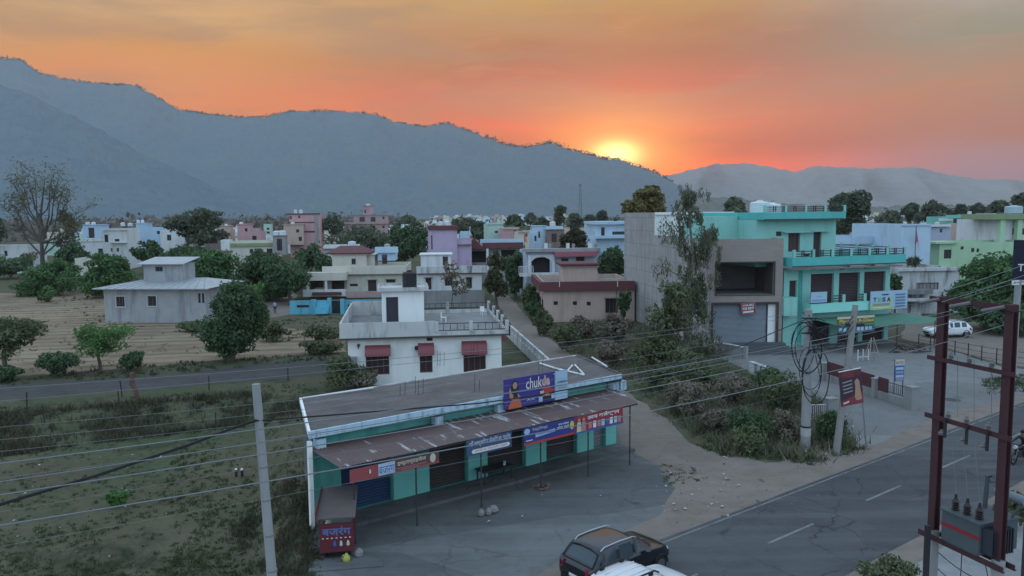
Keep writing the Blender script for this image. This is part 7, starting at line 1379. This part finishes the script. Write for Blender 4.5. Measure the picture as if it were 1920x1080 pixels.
        if rails:
            q = MB(); zr = 1.55 * k + .02; q.tube([(-hl + .62, sy * .63 * s, 1.47 * k), (-hl + .8, sy * .635 * s, zr), (-hl + 1.5, sy * .64 * s, zr + .025), (-hl + 2.2, sy * .635 * s, zr), (-hl + 2.38, sy * .63 * s, 1.49 * k)], .017, 6); q.build('roof_rail', M_CHROME, R)
        for x in (-hl + 1.305, -hl + 2.1): q = MB(); q.box(x - .006, x + .006, sy * (hw * .995) - .012, sy * (hw * .995) + .008, .35, .95 * k); q.build('door_seam', M_TRIM, R)
    q = MB(); q.box(-hl - .03, -hl + .06, -.66, .66, .30, .52); q.build('rear_bumper', M_TRIM, R); q = MB(); q.box(-hl - .035, -hl - .031, -.24, .24, .56, .67); q.build('number_plate', I_WHITE, R); q = MB(); q.box(hl - .02, hl + .02, -.42, .42, .42, .60); q.build('grille', M_TRIM, R)
    q = MB(); q.tube([(-hl + .47, -.60 * s, 1.42 * k), (-hl + .50, -.3, 1.475 * k), (-hl + .50, .3, 1.475 * k), (-hl + .47, .60 * s, 1.42 * k)], .028, 6); q.build('spoiler', M_TRIM, R); q = MB(); [q.tube([(-hl + .14, sy * .72 * s, 1.06 * k), (-hl + .30, sy * .70 * s, 1.24 * k), (-hl + .48, sy * .645 * s, 1.43 * k)], .022, 5) for sy in (-1, 1)]; q.tube([(-hl + .13, -.70 * s, 1.045 * k), (-hl + .12, 0, 1.06 * k), (-hl + .13, .70 * s, 1.045 * k)], .022, 5); q.build('window_surround', M_TRIM, R)
    q = MB(); q.tube([(-hl + .25, .1, 1.12 * k), (-hl + .33, .55, 1.15 * k)], .012, 4); q.build('wiper', M_TRIM, R)
    if roof_bars:
        for sy in (-1, 1):
            zr = 1.57 * k + .06; q = MB(); q.tube([(-hl + .70, sy * .60 * s, 1.52 * k), (-hl + .85, sy * .60 * s, zr), (-hl + 1.5, sy * .61 * s, zr + .02), (-hl + 2.1, sy * .60 * s, zr), (-hl + 2.3, sy * .60 * s, 1.52 * k)], .03, 6); q.box(-hl + .95, -hl + 1.1, sy * .60 * s - .04, sy * .60 * s + .04, 1.53 * k, zr); q.box(-hl + 1.85, -hl + 2.0, sy * .60 * s - .04, sy * .60 * s + .04, 1.53 * k, zr); q.build('roof_rail', M_TRIM, R)
        for i in range(3): q = MB(); q.box(-hl + .80, -hl + 2.15, -.30 + .30 * i - .012, -.30 + .30 * i + .012, 1.57 * k, 1.595 * k); q.build('roof_rib', paint_m, R)
    return R
b1 = P(1160, 1020, 26.9)
car('black hatchback with silver roof rails pulled up on the road edge', (b1.x - .1, b1.y - .2, .024), math.atan2(.60, .80) + .03, car_paint('black_car_paint', (.006, .008, .013)), 4.15, 1.80, 1.60)
b2 = Vector((4.02 + .45, 23.65 + 1.45, 0))
car('white car with black roof rails, mostly below the picture edge', (b2.x - .45, b2.y - 1.45, .024), math.atan2(.60, .80) + .04, car_paint('white_car_paint', (.62, .65, .67)), 4.3, 1.80, 1.78, rails=False, roof_bars=True)
b3 = G(1783, 634)
car('white hatchback parked under the bushy tree beyond the yard', (b3.x, b3.y + .8, .02), math.pi + .10, car_paint('white_hatch_paint', (.66, .70, .72)), 4.5, 1.80, 1.64)
# ------------------------------------------------------------------ people
SKIN = mat('skin', (.20, .105, .07), .6); HAIR = mat('black_hair', (.012, .011, .011), .7)
def person(label, loc, rz, J, shirt, trousers, scale=1.0):
    """one continuous skinned body; clothing is coloured on the same surface by height, hair and shoes are parts"""
    R = thing('person', label, 'person', loc, rz); R.scale = (scale,) * 3
    names = list(J['p']); me = bpy.data.meshes.new('body'); me.from_pydata([J['p'][n][:3] for n in names], [(names.index(a), names.index(b)) for a, b in J['e']], [])
    o = bpy.data.objects.new('body', me); COL.objects.link(o); o.parent = R; sk = o.modifiers.new('skin', 'SKIN'); sk.use_smooth_shade = True
    for i, n in enumerate(names): r = J['p'][n][3]; me.skin_vertices[0].data[i].radius = (r, r * (J['p'][n][4] if len(J['p'][n]) > 4 else 1)); me.skin_vertices[0].data[i].use_root = (n == 'pelvis')
    sb = o.modifiers.new('sub', 'SUBSURF'); sb.levels = 2; sb.render_levels = 2
    bpy.context.view_layer.update(); ev = o.evaluated_get(bpy.context.evaluated_depsgraph_get()); m2 = bpy.data.meshes.new_from_object(ev); o.modifiers.clear(); o.data = m2
    m2.materials.clear(); [m2.materials.append(m) for m in (SKIN, shirt, trousers)]
    segs = [(Vector(J['p'][a][:3]), Vector(J['p'][b][:3]), J['m'].get((a, b), 0)) for a, b in J['e']]
    for p in m2.polygons:
        c = p.center; best = (9, 0)
        for a, b, mi in segs:
            d = b - a; t = min(1, max(0, (c - a).dot(d) / d.length_squared)); q = (c - a - d * t).length
            if q < best[0]: best = (q, mi)
        p.material_index = best[1]; p.use_smooth = True
    h = Vector(J['p']['head'][:3]); q = MB(); q.lathe([(.02, -.02), (.098, .0), (.108, .06), (.085, .115), (.03, .14)], (h.x, h.y - .018, h.z + .02), 12); q.build('hair', HAIR, R, smooth=True)
    q = MB(); q.lathe([(.012, 0), (.017, .02), (.006, .05)], (h.x, h.y + .105, h.z - .02), 6)
    for sx in (-1, 1): q.lathe([(.005, 0), (.022, .02), (.02, .05), (.004, .06)], (h.x + sx * .098, h.y, h.z - .03), 6)
    q.build('nose_and_ears', SKIN, R, smooth=True)
    q = MB()
    for sx in (-1, 1): q.box(h.x + sx * .035 - .012, h.x + sx * .035 + .012, h.y + .088, h.y + .098, h.z + .012, h.z + .024)
    q.box(h.x - .024, h.x + .024, h.y + .092, h.y + .1, h.z - .062, h.z - .054); q.build('eyes_and_mouth', HAIR, R)
    return R
def hand(P_, E, side, w, d, f):
    """palm, four fingers and a thumb from the wrist w along d"""
    w, d = Vector(w), Vector(d).normalized(); sd = Vector((f, 0, 0)); k = w + d * .085; P_['palm' + side] = (*k, .036, .6); E.append(('wrist' + side, 'palm' + side))
    for i, L in enumerate((.062, .074, .07, .055)): b = k + sd * (.028 - .018 * i) * 1.0; t = b + d * L + Vector((0, .012, 0)); P_['f%d%s' % (i, side)] = (*b.lerp(t, .5), .0095); P_['g%d%s' % (i, side)] = (*t, .008); E += [('palm' + side, 'f%d%s' % (i, side)), ('f%d%s' % (i, side), 'g%d%s' % (i, side))]
    b = w + d * .03 + sd * .035 + Vector((0, .02, 0)); P_['t' + side] = (*b, .011); P_['u' + side] = (*(b + d * .05 + Vector((0, .02, 0))), .009); E += [('wrist' + side, 't' + side), ('t' + side, 'u' + side)]
def walker():
    P_ = {'pelvis': (0, 0, .95, .13, .8), 'waist': (0, 0, 1.08, .125, .75), 'chest': (0, .01, 1.28, .15, .72), 'neckb': (0, 0, 1.44, .08), 'neck': (0, .01, 1.51, .055), 'chin': (0, .035, 1.57, .065), 'head': (0, .02, 1.63, .095), 'crown': (0, .01, 1.70, .075)}
    E = [('pelvis', 'waist'), ('waist', 'chest'), ('chest', 'neckb'), ('neckb', 'neck'), ('neck', 'chin'), ('chin', 'head'), ('head', 'crown')]; Mx = {('pelvis', 'waist'): 1, ('waist', 'chest'): 1, ('chest', 'neckb'): 1}
    for s, f, sw in (('L', -1, .2), ('R', 1, -.2)):
        P_.update({'hip' + s: (f * .09, 0, .90, .10), 'knee' + s: (f * .10, sw * .5 + .03, .50, .066), 'calf' + s: (f * .10, sw * .8, .33, .06), 'ankle' + s: (f * .10, sw, .09, .042), 'toe' + s: (f * .115, sw + .16, .04, .035), 'sh' + s: (f * .17, 0, 1.40, .065), 'elb' + s: (f * .23, -sw * .3 - .04, 1.13, .045), 'wrist' + s: (f * .24, -sw * .6 + .08, .90, .028)})
        E += [('pelvis', 'hip' + s), ('hip' + s, 'knee' + s), ('knee' + s, 'calf' + s), ('calf' + s, 'ankle' + s), ('ankle' + s, 'toe' + s), ('chest', 'sh' + s), ('sh' + s, 'elb' + s), ('elb' + s, 'wrist' + s)]
        for e in E[-8:-4]: Mx[e] = 2
        Mx[('calf' + s, 'ankle' + s)] = 2; Mx[('chest', 'sh' + s)] = 1; Mx[('sh' + s, 'elb' + s)] = 1; hand(P_, E, s, P_['wrist' + s][:3], (0, .2, -1), -f)
    Mx[('pelvis', 'hipL')] = Mx[('pelvis', 'hipR')] = 2
    person('man in pale blue shirt and dark trousers walking on the far dirt lane', G(516, 588), math.pi + .3, {'p': P_, 'e': E, 'm': Mx}, mat('pale_shirt', (.36, .43, .52), .85), mat('dark_trousers', (.03, .032, .045), .85))
walker()
def rider():
    """seated rider; the bike faces +y in its own frame"""
    P_ = {'pelvis': (0, -.25, .86, .14, .85), 'waist': (0, -.22, .99, .13, .8), 'chest': (0, -.12, 1.20, .155, .75), 'neckb': (0, -.06, 1.36, .08), 'neck': (0, -.04, 1.43, .055), 'chin': (0, 0, 1.49, .065), 'head': (0, -.02, 1.55, .095), 'crown': (0, -.04, 1.62, .075)}
    E = [('pelvis', 'waist'), ('waist', 'chest'), ('chest', 'neckb'), ('neckb', 'neck'), ('neck', 'chin'), ('chin', 'head'), ('head', 'crown')]; Mx = {e: 1 for e in E[:3]}
    for s, f in (('L', -1), ('R', 1)):
        P_.update({'hip' + s: (f * .1, -.2, .84, .105), 'knee' + s: (f * .22, .2, .76, .068), 'calf' + s: (f * .21, .14, .52, .06), 'ankle' + s: (f * .19, .04, .33, .042), 'toe' + s: (f * .2, .2, .29, .035), 'sh' + s: (f * .18, -.1, 1.32, .066), 'elb' + s: (f * .30, .12, 1.13, .045), 'wrist' + s: (f * .31, .36, 1.05, .028)})
        E += [('pelvis', 'hip' + s), ('hip' + s, 'knee' + s), ('knee' + s, 'calf' + s), ('calf' + s, 'ankle' + s), ('ankle' + s, 'toe' + s), ('chest', 'sh' + s), ('sh' + s, 'elb' + s), ('elb' + s, 'wrist' + s)]
        for a, b in (('pelvis', 'hip'), ('hip', 'knee'), ('knee', 'calf'), ('calf', 'ankle')): Mx[(a if a == 'pelvis' else a + s, b + s)] = 2
        Mx[('chest', 'sh' + s)] = 1; Mx[('sh' + s, 'elb' + s)] = 1; Mx[('elb' + s, 'wrist' + s)] = 1; hand(P_, E, s, P_['wrist' + s][:3], (0, 1, -.15), -f)
    base = G(1914, 868); base.z = .024; rz = -math.pi / 2 + RA + math.pi - .15
    person('rider in dark clothes on the motorcycle at the right picture edge', base, rz, {'p': P_, 'e': E, 'm': Mx}, mat('dark_jacket', (.02, .022, .03), .8), mat('dark_jeans', (.025, .028, .04), .85))
    R = thing('motorcycle', 'dark motorcycle with round headlamp at the right picture edge', 'motorcycle', base, rz); bk = mat('bike_black', (.015, .016, .02), .3, spec=.6)
    for y in (-.62, .66): q = MB(); n = 20; q.tube([(0, y + .27 * math.cos(6.2832 * i / n), .31 + .27 * math.sin(6.2832 * i / n)) for i in range(n + 1)], .045, 8, caps=False); w = q.build('wheel', M_TYRE, R); q = MB(); q.tube([(-.05, y, .31), (.05, y, .31)], .07, 10); [q.tube([(0, y, .31), (0, y + .25 * math.cos(t), .31 + .25 * math.sin(t))], .008, 3) for t in (i * .63 for i in range(10))]; q.build('rim', M_RIM, w)
    q = MB(); q.tube([(0, .05, .80), (0, .22, .84), (0, .42, .80)], [.08, .14, .07], 10); q.build('fuel_tank', bk, R, smooth=True); q = MB(); q.box(-.13, .13, -.62, .04, .70, .78); q.build('seat', M_TRIM, R); q = MB(); q.box(-.15, .15, -.15, .28, .32, .60); q.build('engine', mat('engine_grey', (.12, .12, .12), .5, metal=.5), R)
    q = MB(); [q.tube([(sx * .08, .66, .31), (sx * .08, .46, .95)], .025, 6) for sx in (-1, 1)]; q.build('fork', M_RIM, R); q = MB(); q.tube([(-.36, .40, 1.0), (-.1, .46, 1.02), (.1, .46, 1.02), (.36, .40, 1.0)], .018, 6); q.build('handlebar', M_TRIM, R); q = MB(); q.tube([(0, .52, .90), (0, .62, .89)], .09, 14); q.build('headlight', M_LAMP, R); q = MB(); q.tube([(.14, .1, .33), (.16, -.7, .42)], .045, 8); q.build('exhaust', M_RIM, R); q = MB(); q.tube([(0, .46, .9), (0, .1, .66), (0, -.6, .68), (0, -.62, .31)], .03, 6); q.build('frame', bk, R)
    q = MB(); [q.tube([(0, .66 + .34 * math.cos(t), .31 + .34 * math.sin(t)), (0, .66 + .34 * math.cos(t + .35), .31 + .34 * math.sin(t + .35))], .05, 6) for t in (.5, .85, 1.2, 1.55)]; q.build('mudguard', bk, R)
rider()
